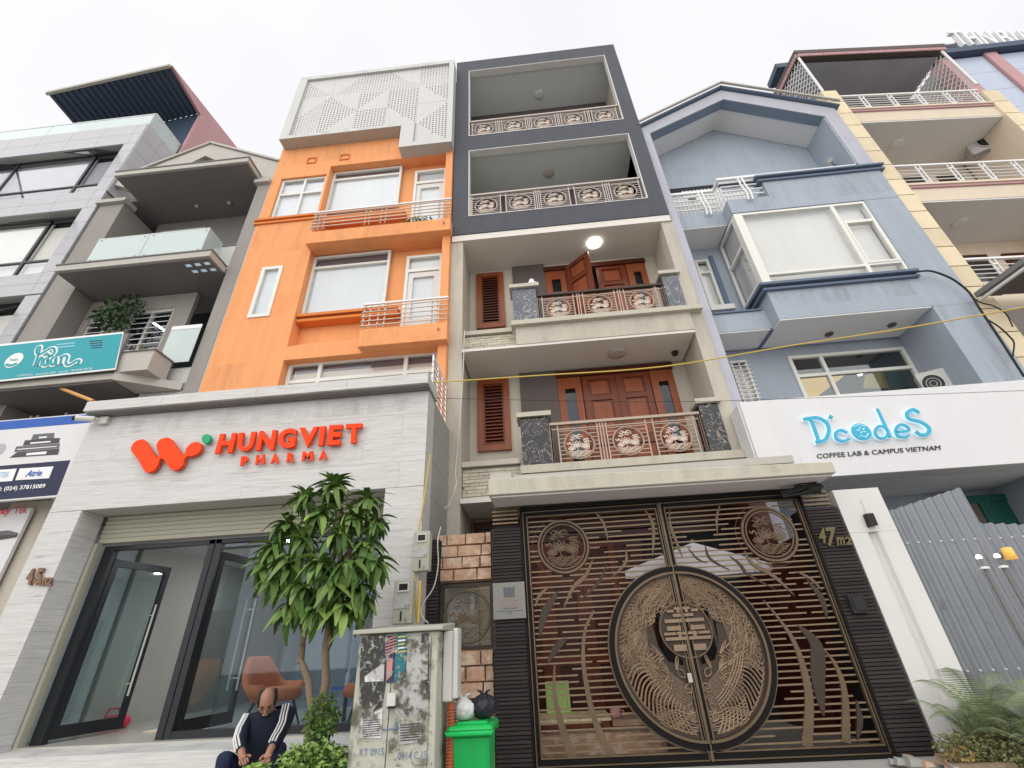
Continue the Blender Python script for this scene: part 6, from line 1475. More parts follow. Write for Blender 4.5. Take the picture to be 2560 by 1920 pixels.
yb('back_wall', 'cream', .3, 4.8, 1.45, 1.6, .3, 14.2)
for zb in (10.72, 7.52, 4.3):
    for u0, u1, hh in ((.62, 1.0, 2.15), (1.9, 3.0, 2.1), (3.4, 4.1, 2.1)):
        w_ = yb('window', 'wooddark', u0, u1, 1.40, 1.449, zb, zb+hh); yb('pane', 'glassdk', u0+.08, u1-.08, 1.38, 1.395, zb+.1, zb+hh-.1, w_)
yb('party_wall', 'cream', .02, .4, 1.51, 6, .3, 14.8); yb('party_wall', 'cream', 4.5, 4.88, 1.51, 6, .3, 14.5)
# terrace roof
yb('terrace_back', 'brownwall', .3, 4.8, 1.5, 1.6, 14.2, 16.9)
ru = MB(); ru.hexa([YF(0.02, 16.98, -.05), YF(4.75, 16.98, -.05), YF(4.75, 17.0, 2.0), YF(.02, 17.0, 2.0), YF(0.02, 17.16, -.05), YF(4.75, 17.16, -.05), YF(4.75, 17.25, 2.0), YF(.02, 17.25, 2.0)]); ru.build('terrace_roof', 'brownwall', Y)
yb('roof_soffit', 'terracesoffit', .2, 4.6, .2, 1.5, 16.86, 16.90)
mb = MB()
for i in range(58): mb.plate(rect(.06+i*.08, .125+i*.08, 16.84, 16.979), [], -.04, -.01, YF)
mb.build('scalloped_edge', 'pink', Y); 
mb = MB()
for i in range(22): 
    a = YF(.02, 0, -.02+i*.09); b = YF(.02, 0, .05+i*.09); mb.hexa([(a[0]-.02, a[1], 16.84), (a[0]+.02, a[1], 16.84), (b[0]+.02, b[1], 16.84), (b[0]-.02, b[1], 16.84), (a[0]-.02, a[1], 16.979), (a[0]+.02, a[1], 16.979), (b[0]+.02, b[1], 16.979), (b[0]-.02, b[1], 16.979)])
mb.build('scalloped_edge', 'pink', Y)
def lattice(u):
    l = MB().tube([YF(u, 14.9, .02), YF(u, 16.85, .02)], .035, 6).build('lattice_screen', 'letterwhite', Y)
    mb = MB()
    for i in range(-8, 10):
        for s in (1, -1):
            p = []
            d0 = i*.2
            for t in (0, 1):
                d = d0 + s*t*1.95 + (0 if s > 0 else 1.95); z = 14.9 + t*1.95; p.append((d, z))
            (da, za), (db, zb_) = p
            # clip to 0.05..1.45
            pts = []
            for q_ in range(21):
                tt = q_/20; d = da+(db-da)*tt; z = za+(zb_-za)*tt
                if .05 <= d <= 1.45: pts.append(YF(u, z, d))
            if len(pts) > 1: mb.tube([pts[0], pts[-1]], .012, 4)
    mb.build('lattice_bars', 'letterwhite', l)
lattice(.08); lattice(4.55)
AY = thing('air_conditioner', 'dirty white air conditioner hung from the top balcony ceiling of the yellow house', 'air conditioner', (13, 8.8, 12.9))
ctr = at('c4', 1985, 650, 8.75)
fa = lambda x, z, y: (ctr.x + x*.75 + y*.45, ctr.y - x*.45 + y*.8, ctr.z + z)
MB().plate(rect(-.38, .38, -.30, .30), [], 0, .30, fa).build('casing', 'acwhite', AY, bevel=.02)
mb = MB(); mb.v = [fa(.1 + .24*math.cos(t), .24*math.sin(t), -.01) for t in [2*math.pi*i/24 for i in range(24)]]; mb.face(list(range(24))); mb.build('fan_opening', 'black', AY)
MB().tube([fa(.1 + .25*math.cos(t), .25*math.sin(t), -.02) for t in [2*math.pi*i/24 for i in range(25)]], .014, 5).build('fan_guard', 'conduit', AY)
MB().tube([fa(-.3, .3, .1), fa(-.4, .5, .2), fa(-.2, .65, .3), fa(.1, .5, .4)], .02, 6).build('hose', 'black', AY); MB().tube([fa(-.38, -.3, .05), fa(-.38, -.36, .05), fa(.38, -.36, .05)], .02, 6).build('bracket', 'greydark', AY)
# metal awning at the right edge
AW = thing('metal_awning', 'dark sloping metal awning projecting from the yellow house at the right edge', 'awning', (9.5, 7.5, 6.8))
a = Vector((8.96, 7.70, 7.15)); b = at('w', 840, 235, 6.75)
MB().bar(a, b, .06, .10).build('edge_gutter', 'greydark', AW); MB().bar(a - Vector((0, 0, .13)), b - Vector((0, 0, .12)), .05, .05).build('lower_gutter', 'conduit', AW)
n = (b-a)
for k in range(9):
    o_ = Vector((.05 + k*.45, .0, 0)); p0, p1 = a+o_, b+o_; p2, p3 = p1+Vector((.44, .028, 0)), p0+Vector((.44, .028, 0))
    MB().hexa([p0 - Vector((0,0,.04)), p3 - Vector((0,0,.04)), p2 - Vector((0,0,.04)), p1 - Vector((0,0,.04)), p0, p3, p2, p1]).build('roof_sheet', 'brownwall', AW)
# cladded building behind with roof sign
Z_ = thing('clad_building', 'building with blue glass cladding and pink pilasters behind the yellow house', 'building', (16, 8.6, .3))
B('pilaster', 'pink', Z_, 14.05, 14.42, 8.6, 9, .3, 17.45)
x = 14.44; k = 0
while x < 22:
    for zz in range(16):
        z0 = 17.42-(zz+1)*.95; B('cladding_panel', 'blueglass', Z_, x+.006, x+.98, 8.66, 8.70, z0+.006, z0+.945)
    x += 1.0
    if k % 1 == 0: B('pilaster', 'pink', Z_, x, x+.36, 8.58, 8.8, .3, 17.45); x += .38
    k += 1
B('core', 'concrete', Z_, 14.06, 22, 8.81, 18, .3, 17.4); B('cornice', 'roofdark', Z_, 9.4, 22.3, 8.9, 9.6, 18.6, 18.85)
B('cornice', 'roofdark', Z_, 13.9, 22.3, 8.45, 8.85, 17.46, 17.72)
RS = thing('roof_sign', 'rooftop sign of large white letters THN BUILDING on a white frame', 'sign', (16, 8.6, 17.75))
YR = 8.55
for ch, pts in (('T', [(225,226),(480,214),(745,498),(465,502)]), ('H', [(495,238),(760,222),(1020,492),(740,498)]), ('N', [(775,222),(1080,210),(1360,488),(1035,492)]), ('B', [(1170,222),(1450,210),(1700,488),(1430,495)]), ('U', [(1470,210),(1740,204),(2010,485),(1720,488)]), ('I', [(1760,204),(1840,202),(2110,484),(2030,485)]), ('L', [(1860,202),(2060,200),(2330,482),(2130,484)]), ('D', [(2080,200),(2330,198),(2600,480),(2350,482)])):
    cx_ = [(pts[0][0]+pts[1][0])/2, (pts[2][0]+pts[3][0])/2]; pts = [(cx_[0]+(pts[0][0]-cx_[0])*.84, pts[0][1]), (cx_[0]+(pts[1][0]-cx_[0])*.84, pts[1][1]), (cx_[1]+(pts[2][0]-cx_[1])*.84, pts[2][1]), (cx_[1]+(pts[3][0]-cx_[1])*.84, pts[3][1])]
    text_obj(ch, pxq('t', pts, YR), YR+.12, .12, 'letterwhite', RS, 'letter', .01)
fr_ = MB()
for z in (17.85, 18.15, 18.45): fr_.box(14.3, 19, YR+.16, YR+.19, z, z+.03)
for x in (14.35, 15.2, 16.1, 17.0, 18): fr_.box(x, x+.03, YR+.16, YR+.19, 17.72, 18.55)
fr_.build('sign_frame', 'lav', RS)
# ================================================================== cables and pipes
def cable(name, label, pts, r, mt, cat='cable', sub=10):
    P = [Vector(p) for p in pts]; Q = []
    for i in range(len(P)-1):
        p0, p1, p2, p3 = P[max(i-1, 0)], P[i], P[i+1], P[min(i+2, len(P)-1)]
        for k in range(sub):
            t = k/sub; Q.append(.5*((2*p1) + (-p0+p2)*t + (2*p0-5*p1+4*p2-p3)*t*t + (-p0+3*p1-3*p2+p3)*t**3))
    Q.append(P[-1]); o = MB().tube(Q, r, 6).build(name, mt, None, smooth=True, origin=tuple(P[0])); return tag(o, label, cat)
cable('overhead_cable', 'yellow cable slung across the street front from the shopfront to the far right', [tuple(at('A', 940, 826, 5.9)), tuple(at('A', 1150, 812, 5.7)), tuple(at('A', 1430, 792, 5.55)), tuple(at('A', 1700, 748, 5.5)), tuple(at('A', 1960, 708, 5.45)), tuple(at('A', 2260, 655, 5.4))], .011, 'yellowcable')
cable('thin_wire', 'thin dark wire hanging just below the yellow cable', [tuple(at('A', 940, 860, 5.9)), tuple(at('A', 1400, 868, 5.7)), tuple(at('A', 1750, 860, 5.6)), tuple(at('A', 2260, 842, 5.5))], .0035, 'blackcable')
cable('vertical_cable', 'yellow cable running down the right corner of the granite shopfront', [tuple(at('b3', x, y, 5.98)) for x, y in ((1240,-30),(1225,80),(1200,250),(1172,420),(1160,600),(1165,870))], .011, 'yellowcable')
cable('white_wire', 'white wire dropping down the left pillar of the house above the stone wall', [tuple(at('c7', x, y, 7.5)) for x, y in ((98,680),(90,900),(72,1200),(45,1500))] + [tuple(at('b3', x, y, 6.9)) for x, y in ((1380,130),(1345,230),(1318,262))], .010, 'whitecable')
cable('grey_wire', 'thin white wire looping from the stone wall down to the cabinet top', [tuple(at('b3', x, y, 6.2)) for x, y in ((1297,360),(1280,440),(1283,560),(1260,680),(1205,770),(1190,830),(1230,880))], .008, 'whitecable')
cable('black_cable', 'black cable curling from the bay window ledge towards the yellow house', [tuple(at('b1', x, y, 7.55)) for x, y in ((1438,293),(1530,287),(1640,325),(1710,370),(1770,425),(1830,520),(1950,700),(2098,930))], .02, 'blackcable')
cable('tangled_cable', 'dark twisted cable crossing the yellow tiled column', [tuple(at('w', x, y, 7.6)) for x, y in ((210,640),(330,720),(480,760),(620,850),(700,1000))], .012, 'blackcable')
cable('loose_cable', 'black cable hanging against the lower yellow tiles', [tuple(at('w', x, y, 7.6)) for x, y in ((380,900),(540,1000),(660,1110),(715,1190),(700,1340))], .014, 'blackcable')
cable('yellow_pipe', 'short yellow pipe standing beside the lower electric meter', [tuple(at('b3', 1186, 652, 5.9)), tuple(at('b3', 1180, 760, 5.9)), tuple(at('b3', 1172, 880, 5.9))], .02, 'yellowcable', 'pipe')
WB = thing('cable_bundle', 'tangle of black cables under the right end of the gate canopy', 'cables', (3.6, 6.3, 3.1))
r = random.Random(8)
for k in range(9):
    a = at('b6', 340+r.uniform(-20, 60), 170+r.uniform(-30, 30), 6.3); b = at('b6', 540+r.uniform(-30, 20), 130+r.uniform(-30, 40), 6.2); m_ = (a+b)/2 + Vector((0, r.uniform(-.05, .05), r.uniform(-.06, .06)))
    MB().tube([tuple(a), tuple(a*.6+m_*.4), tuple(m_), tuple(b)], .022, 6).build('cable', 'blackcable', WB)

# ================================================================== meters, cabinet, trunking
def meter(cx0, cx1, z0, z1, y, label):
    o = thing('electric_meter', label, 'electric meter', ((cx0+cx1)/2, y, z0), 'electric meters on the shopfront corner'); w = cx1-cx0; h = z1-z0
    B('case', 'meter', o, cx0, cx1, y, y+.14, z0, z1, bevel=.008)
    MB().plate(rect(cx0+w*.2, cx1-w*.2, z0+h*.72, z0+h*.94), [rect(cx0+w*.27, cx1-w*.27, z0+h*.755, z0+h*.905)], y-.012, y-.001).build('window_frame', 'whitecable', o)
    B('dial_window', 'black', o, cx0+w*.25, cx1-w*.25, y-.008, y-.003, z0+h*.75, z0+h*.91)
    B('label_plate', 'papergrey', o, cx0+w*.04, cx1-w*.12, y-.006, y-.001, z0+h*.34, z0+h*.60); B('slot', 'black', o, cx0+w*.42, cx0+w*.50, y-.008, y-.001, z0+h*.07, z0+h*.28)
    B('latch', 'greydark', o, cx0+w*.70, cx0+w*.74, y-.01, y-.001, z0+h*.05, z0+h*.12); return o
meter(-1.71, -1.50, 2.37, 2.85, 5.90, 'upper electric meter box, beside the ribbed dark pilaster')
meter(-1.87, -1.64, 1.79, 2.26, 5.75, 'lower electric meter box, just above the cabinet')
CB = thing('electrical_cabinet', 'weathered cream electrical cabinet covered with torn posters', 'cabinet', (-1.4, 4.85, .15))
yk = 4.6
B('body', 'cabinet', CB, -1.78, -1.05, yk, 5.05, .15, 1.66, bevel=.01)
B('door_panel', 'cabinet', CB, -1.74, -1.115, yk-.015, yk-.002, .2, 1.62, bevel=.004); B('corner_strip', 'cabinet', CB, -1.105, -1.055, yk-.012, yk-.002, .2, 1.62)
MB().hexa([(-1.83,yk-.06,1.665),(-1.0,yk-.06,1.665),(-1.0,5.1,1.665),(-1.83,5.1,1.665),(-1.83,yk-.06,1.70),(-1.0,yk-.06,1.70),(-1.0,5.1,1.74),(-1.83,5.1,1.74)]).build('roof_lid', 'meter', CB, bevel=.006)
B('door_seam', 'black', CB, -1.455, -1.449, yk-.018, yk-.0155, .2, 1.6)
def sticker(pts, mt, name='poster', d=.0, lab=None):
    q = pxq('b3', pts, yk-.02); o = MB().plate(q, [], yk-.022-d, yk-.017-d).build(name, mt, CB)
    if lab: o['label'] = lab
    return o
sticker([(870,945),(1000,935),(990,1040),(1000,1210),(980,1330),(900,1370),(858,1300),(862,1100)], 'paperblack', 'peeled_patch', lab='black peeled patch of glue and paper')
sticker([(1130,990),(1230,985),(1225,1180),(1140,1210),(1110,1120)], 'papergrey', 'peeled_patch', .001); sticker([(1060,1210),(1210,1200),(1230,1320),(1180,1390),(1090,1380),(1050,1300)], 'papergrey', 'peeled_patch', .001)
sticker([(1195,935),(1230,930),(1235,1290),(1200,1280),(1180,1120)], 'paperblack', 'peeled_patch', .0005)
po = sticker([(992,950),(1118,935),(1105,1195),(1005,1200),(985,1080)], 'postnavy', 'poster', .003, 'dark blue poster with pink and teal print')
sticker([(1062,938),(1115,935),(1103,1190),(1045,1195)], 'postteal', 'poster_print', .006)
for i in range(6): sticker([(1000,965+i*16),(1060,945+i*16),(1060,953+i*16),(1000,973+i*16)], 'postpink', 'poster_print', .009)
for i in range(5): sticker([(1068,950+i*20),(1112,945+i*20),(1112,953+i*20),(1068,958+i*20)], 'letterwhite' if i % 2 else 'yellowcable', 'poster_print', .009)
sticker([(1008,1070),(1040,1065),(1035,1160),(1005,1190)], 'postpink', 'poster_print', .009)
sticker([(890,1165),(980,1100),(995,1100),(992,1190),(890,1195)], 'paperwhite', 'torn_flap', .012, 'white torn corner of paper')
sticker([(870,1372),(960,1310),(905,1400)], 'papergrey', 'torn_flap', .012)
n1 = sticker([(868,1385),(985,1340),(975,1498),(864,1495)], 'paperwhite', 'notice', .004, 'white printed notice')
for i in range(8): sticker([(876,1402+i*12),(972,1395+i*12),(972,1400+i*12),(876,1407+i*12)], 'greyprint', 'printed_line', .007)
n2 = sticker([(1072,1412),(1198,1402),(1190,1520),(1068,1530)], 'papergrey', 'notice', .004)
for i in range(7): sticker([(1080,1424+i*14),(1188,1416+i*14),(1188,1422+i*14),(1080,1430+i*14)], 'ink', 'printed_line', .007)
text_obj('0914 C.15', pxq('b3', [(1068,1575),(1222,1565),(1220,1608),(1064,1618)], yk-.02), yk-.019, .002, 'stencil', CB, 'stencilled_number')
text_obj('KT 0915', pxq('b3', [(862,1555),(990,1550),(988,1590),(860,1595)], yk-.02), yk-.019, .002, 'stencil', CB, 'stencilled_number')
sticker([(985,1450),(1065,1440),(1065,1448),(985,1458)], 'stencil', 'stencilled_line', .003); sticker([(1055,1410),(1065,1410),(1065,1450),(1055,1450)], 'stencil', 'stencilled_line', .006)
for i_, (pts, mt_) in enumerate((([(858,935),(1000,935),(985,1380),(850,1380)], 'fleckpale'), ([(1110,940),(1240,930),(1245,1400),(1045,1410),(1060,1210)], 'fleckdark'), ([(1060,1195),(1235,1190),(1240,1400),(1050,1400)], 'fleckpale'), ([(1010,1190),(1250,1180),(1250,1650),(1000,1650)], 'fleckdark'), ([(850,1480),(1240,1470),(1240,1655),(840,1655)], 'fleckbrown'), ([(985,930),(1125,930),(1110,1210),(985,1210)], 'fleckpale'), ([(850,1300),(1000,1290),(990,1520),(840,1520)], 'fleckdark'))):
    q_ = pxq('b3', pts, yk-.035); MB().plate(q_, [], yk-.034-.0015*i_, yk-.0335-.0015*i_).build('weathering', mt_, CB)
a = at('b3', 1030, 1290, yk-.06); B('hasp', 'conduit', CB, a.x-.035, a.x+.035, yk-.07, yk-.016, a.z-.045, a.z+.045); B('hasp_shadow', 'black', CB, a.x-.028, a.x+.028, yk-.06, yk-.017, a.z-.065, a.z-.046)
TK = thing('cable_trunking', 'tall pale plastic cable box right of the electrical cabinet', 'junction box', (-.98, 4.85, 1.1))
B('box', 'conduit', TK, -1.046, -.955, 4.78, 4.96, 1.11, 1.66, bevel=.01); B('cover', 'conduit', TK, -.952, -.905, 4.77, 4.95, 1.13, 1.68, bevel=.01)
OP = tag(MB().tube([(-.98, 4.86, 1.10), (-.97, 4.86, .85), (-.98, 4.85, .5), (-.98, 4.85, .15)], .030, 8).build('orange_conduit', 'orangepipe', None, origin=(-.98, 4.85, .15)), 'orange corrugated conduit dropping from the plastic cable box', 'pipe')
mb = MB()
for k in range(38): mb.lathe((-.978, 4.855, .18+k*.0235), [(.031, 0), (.040, .004), (.040, .012), (.031, .016)], 8)
rb_ = mb.build('rib', 'orangepipe', OP, origin=(-.98, 4.85, .15))

# ================================================================== bin and bags
BN = thing('wheelie_bin', 'bright green wheelie bin with rubbish bags on its lid', 'bin', (-.8, 4.95, .15))
bx, by = -.80, 5.05
def frus(x, y, w0, d0, w1, d1, z0, z1, name, mt, bev=.02):
    return MB().hexa([(x-w0/2,y-d0/2,z0),(x+w0/2,y-d0/2,z0),(x+w0/2,y+d0/2,z0),(x-w0/2,y+d0/2,z0),(x-w1/2,y-d1/2,z1),(x+w1/2,y-d1/2,z1),(x+w1/2,y+d1/2,z1),(x-w1/2,y+d1/2,z1)]).build(name, mt, BN, bevel=bev)
frus(bx, by, .28, .34, .335, .44, .22, .86, 'body', 'bin'); frus(bx, by, .36, .45, .375, .47, .85, .885, 'rim', 'bin', .008)
lid = frus(bx, by, .405, .51, .385, .48, .888, .93, 'lid', 'binlid', .015); frus(bx, by, .30, .34, .26, .30, .929, .95, 'lid_top', 'binlid', .01)
MB().tube([(bx-.2, by-.27, .90), (bx-.195, by-.27, .88), (bx+.195, by-.27, .88), (bx+.2, by-.27, .90)], .018, 8).build('lid_lip', 'binlid', BN)
for s in (-1, 1): MB().lathe((bx+s*.19, by+.16, .25), [(.10, -.02), (.10, .02)], 16, 'x').build('wheel', 'black', BN)
MB().tube([(bx-.18, by+.24, .86), (bx-.18, by+.32, .88), (bx+.18, by+.32, .88), (bx+.18, by+.24, .86)], .015, 8).build('handle', 'bin', BN)
def bag(c, r_, mt, label, seed, tall=1.15):
    rr = random.Random(seed); mb = MB(); n, m_ = 30, 20
    o = thing('rubbish_bag', label, 'rubbish bag', (c[0], c[1], c[2]))
    for i in range(m_):
        v = i/(m_-1); ph = math.pi*v
        for k in range(n):
            th = 2*math.pi*k/n; w = 1 + .12*math.sin(2*th+seed+v*3) + .08*abs(math.sin(4.5*th+v*8+seed)) + .06*math.sin(9*th-v*11) + rr.uniform(-.055, .055)
            rad = r_*(math.sin(ph)**.65)*w*(1 if v < .62 else 1 - (v-.62)*1.9); mb.v.append((c[0]+rad*math.cos(th), c[1]+rad*math.sin(th), c[2] + r_*tall*(1-math.cos(ph))*.72))
    for i in range(m_-1):
        for k in range(n): k2 = (k+1) % n; mb.face([i*n+k, i*n+k2, (i+1)*n+k2, (i+1)*n+k])
    mb.build('bag', mt, o, smooth=True)
    z = c[2]+r_*tall*1.40
    for s in (-1, 1): MB().tube([(c[0], c[1], z-.03), (c[0]+s*.03, c[1], z+.02), (c[0]+s*.06, c[1]-.01, z+.03)], [.018, .012, .006], 6).build('tied_ear', mt, o, smooth=True)
bag((bx-.09, by-.05, .95), .105, 'bagwhite', 'white plastic rubbish bag on the green bin lid', 2)
bag((bx+.09, by+.02, .95), .115, 'bagblack', 'black plastic rubbish bag on the green bin lid', 5)

# ================================================================== tree in front of the shop
TR = thing('tree', 'bushy dracaena tree with drooping strap leaves in front of the pharmacy', 'tree', (-2.25, 4.9, .15))
tk = MB()
tk.tube([(-2.18, 4.9, .15), (-2.17, 4.9, .6), (-2.19, 4.9, 1.0), (-2.18, 4.9, 1.3), (-2.23, 4.9, 1.6), (-2.22, 4.9, 1.9), (-2.20, 4.9, 2.4), (-2.3, 4.9, 2.9)], [.042, .040, .036, .038, .033, .034, .025, .015], 9)
tk.tube([(-2.24, 4.88, .15), (-2.25, 4.88, .9), (-2.28, 4.88, 1.12), (-2.34, 4.88, 1.32), (-2.44, 4.88, 1.48), (-2.46, 4.88, 1.5)], [.040, .036, .030, .034, .028, .030], 8)
for p in ([(-2.44, 4.88, 1.46), (-2.47, 4.9, 1.7), (-2.60, 4.9, 2.0), (-2.75, 4.85, 2.25)], [(-2.46, 4.88, 1.6), (-2.45, 4.9, 1.9), (-2.4, 4.95, 2.4)], [(-2.22, 4.9, 1.55), (-2.12, 4.88, 1.8), (-2.0, 4.85, 2.15), (-1.9, 4.85, 2.4)], [(-2.22, 4.9, 1.8), (-2.35, 4.95, 2.1), (-2.3, 5.0, 2.6)], [(-2.2, 4.9, 1.9), (-2.1, 4.9, 2.4), (-2.15, 4.9, 2.8)]):
    tk.tube(p, [.03, .027, .022, .016][:len(p)], 7)
tk.build('trunk', 'bark', TR, smooth=True)
def leaf_mesh(L_, w, droop, curl, seed):
    mb = MB(); n = 7; rr = random.Random(seed)
    for i in range(n+1):
        t = i/n; a = droop*t**1.3; x = L_*(t - .18*t*t*abs(droop)); z = -L_*droop*.55*t*t + L_*.10*math.sin(t*3)
        ww = w*math.sin(math.pi*(t*.93+.05))**.65; s = curl*math.sin(t*5+seed)*.25*w
        mb.v += [(x, -ww+s, z+.20*ww), (x, s, z-.05*ww), (x, ww+s, z+.20*ww)]
    for i in range(n): a = 3*i; mb.face([a, a+1, a+4, a+3]); mb.face([a+1, a+2, a+5, a+4])
    return mb
LM = {}
for mt_n in ('leaf', 'leafyoung'):
    LM[mt_n] = [_mesh_from(leaf_mesh(1, w, d, c_, s), 'leaf', mt_n) for w, d, c_, s in ((.135,.8,.8,1),(.15,1.3,1.0,2),(.13,.6,.6,3),(.145,1.6,1.2,4),(.16,1.0,.8,5),(.125,1.9,.9,6))]
    for me in LM[mt_n]: me.polygons.foreach_set('use_smooth', [True]*len(me.polygons))
rt = random.Random(21)
base = wloc(TR); leaves = []
def rosette(c, n, L_, up, young, seed):
    r_ = random.Random(seed)
    for i in range(n):
        az = i*2.399 + r_.uniform(-.25, .25); el = up + (1-i/n)*.9 + r_.uniform(-.15, .15) - .9*(i/n)
        s = L_*r_.uniform(.70, 1.05)*.88; me = r_.choice(LM['leafyoung' if (r_.random() < young) else 'leaf'])
        leaves.append((Vector(c) + Vector((0, 0, r_.uniform(-.05, .05))), az, el, s, me))
cl = []
for i_, (x_, y_, D_q, n_, u_, yg_) in enumerate(((720,150,4.85,30,.45,.5),(560,215,4.85,26,.25,.4),(900,225,4.85,26,.25,.4),(640,300,4.7,24,.1,.45),(820,300,4.7,24,.1,.4),(470,350,4.85,24,.15,.35),(940,350,4.85,24,.1,.35),
        (560,420,4.65,24,0,.35),(750,400,4.62,24,0,.45),(900,470,4.75,24,0,.3),(400,480,4.85,22,.1,.3),(340,570,4.9,18,.15,.35),(480,560,4.7,24,-.05,.35),(640,560,4.58,26,-.1,.4),(800,570,4.6,26,-.1,.35),(950,560,4.8,20,.05,.3),
        (400,670,4.8,22,-.1,.2),(550,690,4.62,24,-.2,.35),(700,690,4.58,24,-.2,.3),(850,690,4.65,24,-.2,.3),(480,790,4.75,22,-.3,.15),(620,800,4.65,22,-.3,.2),(760,800,4.65,22,-.3,.2),(880,750,4.8,20,-.2,.15),
        (700,250,5.0,20,.2,.1),(560,500,5.05,20,.1,.1),(850,500,5.05,20,.1,.1),(650,680,5.0,20,0,.1),(780,350,5.0,20,.1,.2),(450,600,5.0,18,0,.1))):
    v = at('b3', x_, y_, D_q); cl.append(((v.x, v.y, v.z), int(n_*1.3), .30, u_, yg_))
for k, (c, n, L_, u_, yg) in enumerate(cl): rosette(c, n, L_, u_, yg, k+3)  # lighter leaves get rarer low and deep, crown shade put into the colours
rt.shuffle(leaves); leaves.sort(key=lambda q: q[0].y)
stuffmb = {'leaf': MB(), 'leafyoung': MB()}
for i, (c, az, el, s, me) in enumerate(leaves):
    rotm = Matrix.Rotation(az, 4, 'Z') @ Matrix.Rotation(-el, 4, 'Y') @ Matrix.Rotation(rt.uniform(-.4, .4), 4, 'X')
    if i < 290:
        o = bpy.data.objects.new('leaf', me); COL.objects.link(o); o.parent = TR
        o.matrix_local = Matrix.Translation(c - base) @ rotm @ Matrix.Scale(s, 4)
    else:
        key = 'leafyoung' if me.materials[0].name.startswith('young') else 'leaf'; mb = stuffmb[key]; a = len(mb.v); T4 = Matrix.Translation(c) @ rotm @ Matrix.Scale(s, 4)
        mb.v += [tuple(T4 @ v.co) for v in me.vertices]
        for p in me.polygons: mb.face([a+q for q in p.vertices])
for k, mb in stuffmb.items():
    if mb.v: tag(mb.build('crown', k, TR, smooth=True), kind='stuff')
SH = thing('shrub', 'low bright green leafy shrub around the foot of the tree beside the man', 'shrub', (-2.1, 4.75, .15))
leaf_cloud(SH, (-2.08, 4.7, .66), .34, 2600, .062, 'shrub', seed=12, squash=(1.0, .8, .62)); leaf_cloud(SH, (-2.08, 4.62, .78), .30, 600, .055, 'leafyoung', 'bright_foliage', seed=13, squash=(1, .7, .40))
leaf_cloud(SH, (-2.15, 4.85, 1.02), .19, 620, .055, 'shrub', 'bright_foliage', seed=14, squash=(.8, .6, 1.1))
for k in range(7): MB().tube([(-2.1+.03*k-.1, 4.75, .15), (-2.15+.07*k-.1, 4.7, .7)], .008, 5).build('stem', 'bark', SH)
PT = thing('tree_pit', 'rough concrete kerb round the tree pit', 'kerb', (-2.1, 4.75, .15)); MB().plate(rect(-2.5, -1.85, 4.35, 5.1), [rect(-2.42, -1.93, 4.43, 5.02)], .15, .30, lambda x, y, z: (x, y, z)).build('kerb_ring', 'concrete', PT); B('soil', 'soil', PT, -2.42, -1.93, 4.43, 5.02, .15, .26)

# ================================================================== ferns and weeds at the lower right
def fern(c, n, L_, label, seed, lean=(0, 0)):
    r_ = random.Random(seed); o = thing('fern', label, 'fern', c, 'ferns at the foot of the white column')
    for i in range(n):
        az = 2*math.pi*i/n + r_.uniform(-.3, .3); L2 = L_*r_.uniform(.7, 1.1); up_ = r_.uniform(.8, 1.35); pts = []
        for k in range(13):
            t = k/12; e = up_ - 1.7*t*t*r_.uniform(.9, 1.0); pts.append(None)
        x = Vector(c); d_az = Vector((math.cos(az)+lean[0], math.sin(az)+lean[1], 0)); e = up_
        P = [x.copy()]
        for k in range(14):
            t = k/14; e = up_ - 1.9*t*t; x = x + (d_az*math.cos(e) + Vector((0, 0, math.sin(e))))*L2/14; P.append(x.copy())
        mb = MB(); mb.tube(P, [.006*(1-.8*k/14) for k in range(15)], 4)
        side_ = d_az.cross(Vector((0, 0, 1))).normalized()
        for k in range(2, 43):
            t = k/43; q = t*14; i0 = int(q); f_ = q-i0; p = P[i0]*(1-f_) + P[min(i0+1, 14)]*f_; tan = (P[min(i0+1, 14)]-P[i0]).normalized()
            ll = L2*.20*math.sin(math.pi*min(1, t*.95+.08))**.8
            for s in (-1, 1):
                tip = p + side_*s*ll + tan*ll*.45 - Vector((0, 0, ll*.3)); w = tan*L2*.0075; a = len(mb.v)
                mb.v += [tuple(p-w), tuple(p+w), tuple(tip)]; mb.face([a, a+1, a+2])
        mb.build('frond', 'fern', o)
    return o
fern((4.02, 5.95, .45), 8, .62, 'small arching fern right at the foot of the white column', 3); fern((4.22, 5.95, .45), 10, 1.0, 'tall fern leaning over the white column towards the metal sheet', 7, (.25, .1))
fern((4.62, 5.85, .45), 11, .85, 'dense fern at the lower right corner before the metal sheet', 11)
fern((4.45, 5.35, .30), 9, .60, 'small fern at the very bottom right of the planting', 15)
fern((4.9, 5.7, .42), 10, .60, 'fern spilling over the weeds at the right edge', 19); fern((4.35, 5.6, .40), 9, .55, 'low fern in the middle of the weed bed', 23)
WD = thing('weed_bed', 'tangled green and yellow weeds filling the planting strip at lower right', 'weeds', (4.1, 5.8, .3))
for k, (c, rd, n, s, mt_n) in enumerate((((3.9,5.9,.44),.32,1300,.040,'weed'),((4.35,5.9,.46),.45,2200,.042,'weed'),((4.9,5.9,.46),.50,2000,.045,'weed'),((4.3,5.5,.34),.42,1500,.040,'weed'),((3.75,5.8,.42),.18,160,.035,'witheredleaf'),((4.5,5.75,.46),.4,260,.04,'witheredleaf'))):
    leaf_cloud(WD, c, rd, n, s, mt_n, seed=30+k, squash=(1, .7, .45))
rr_ = random.Random(3)
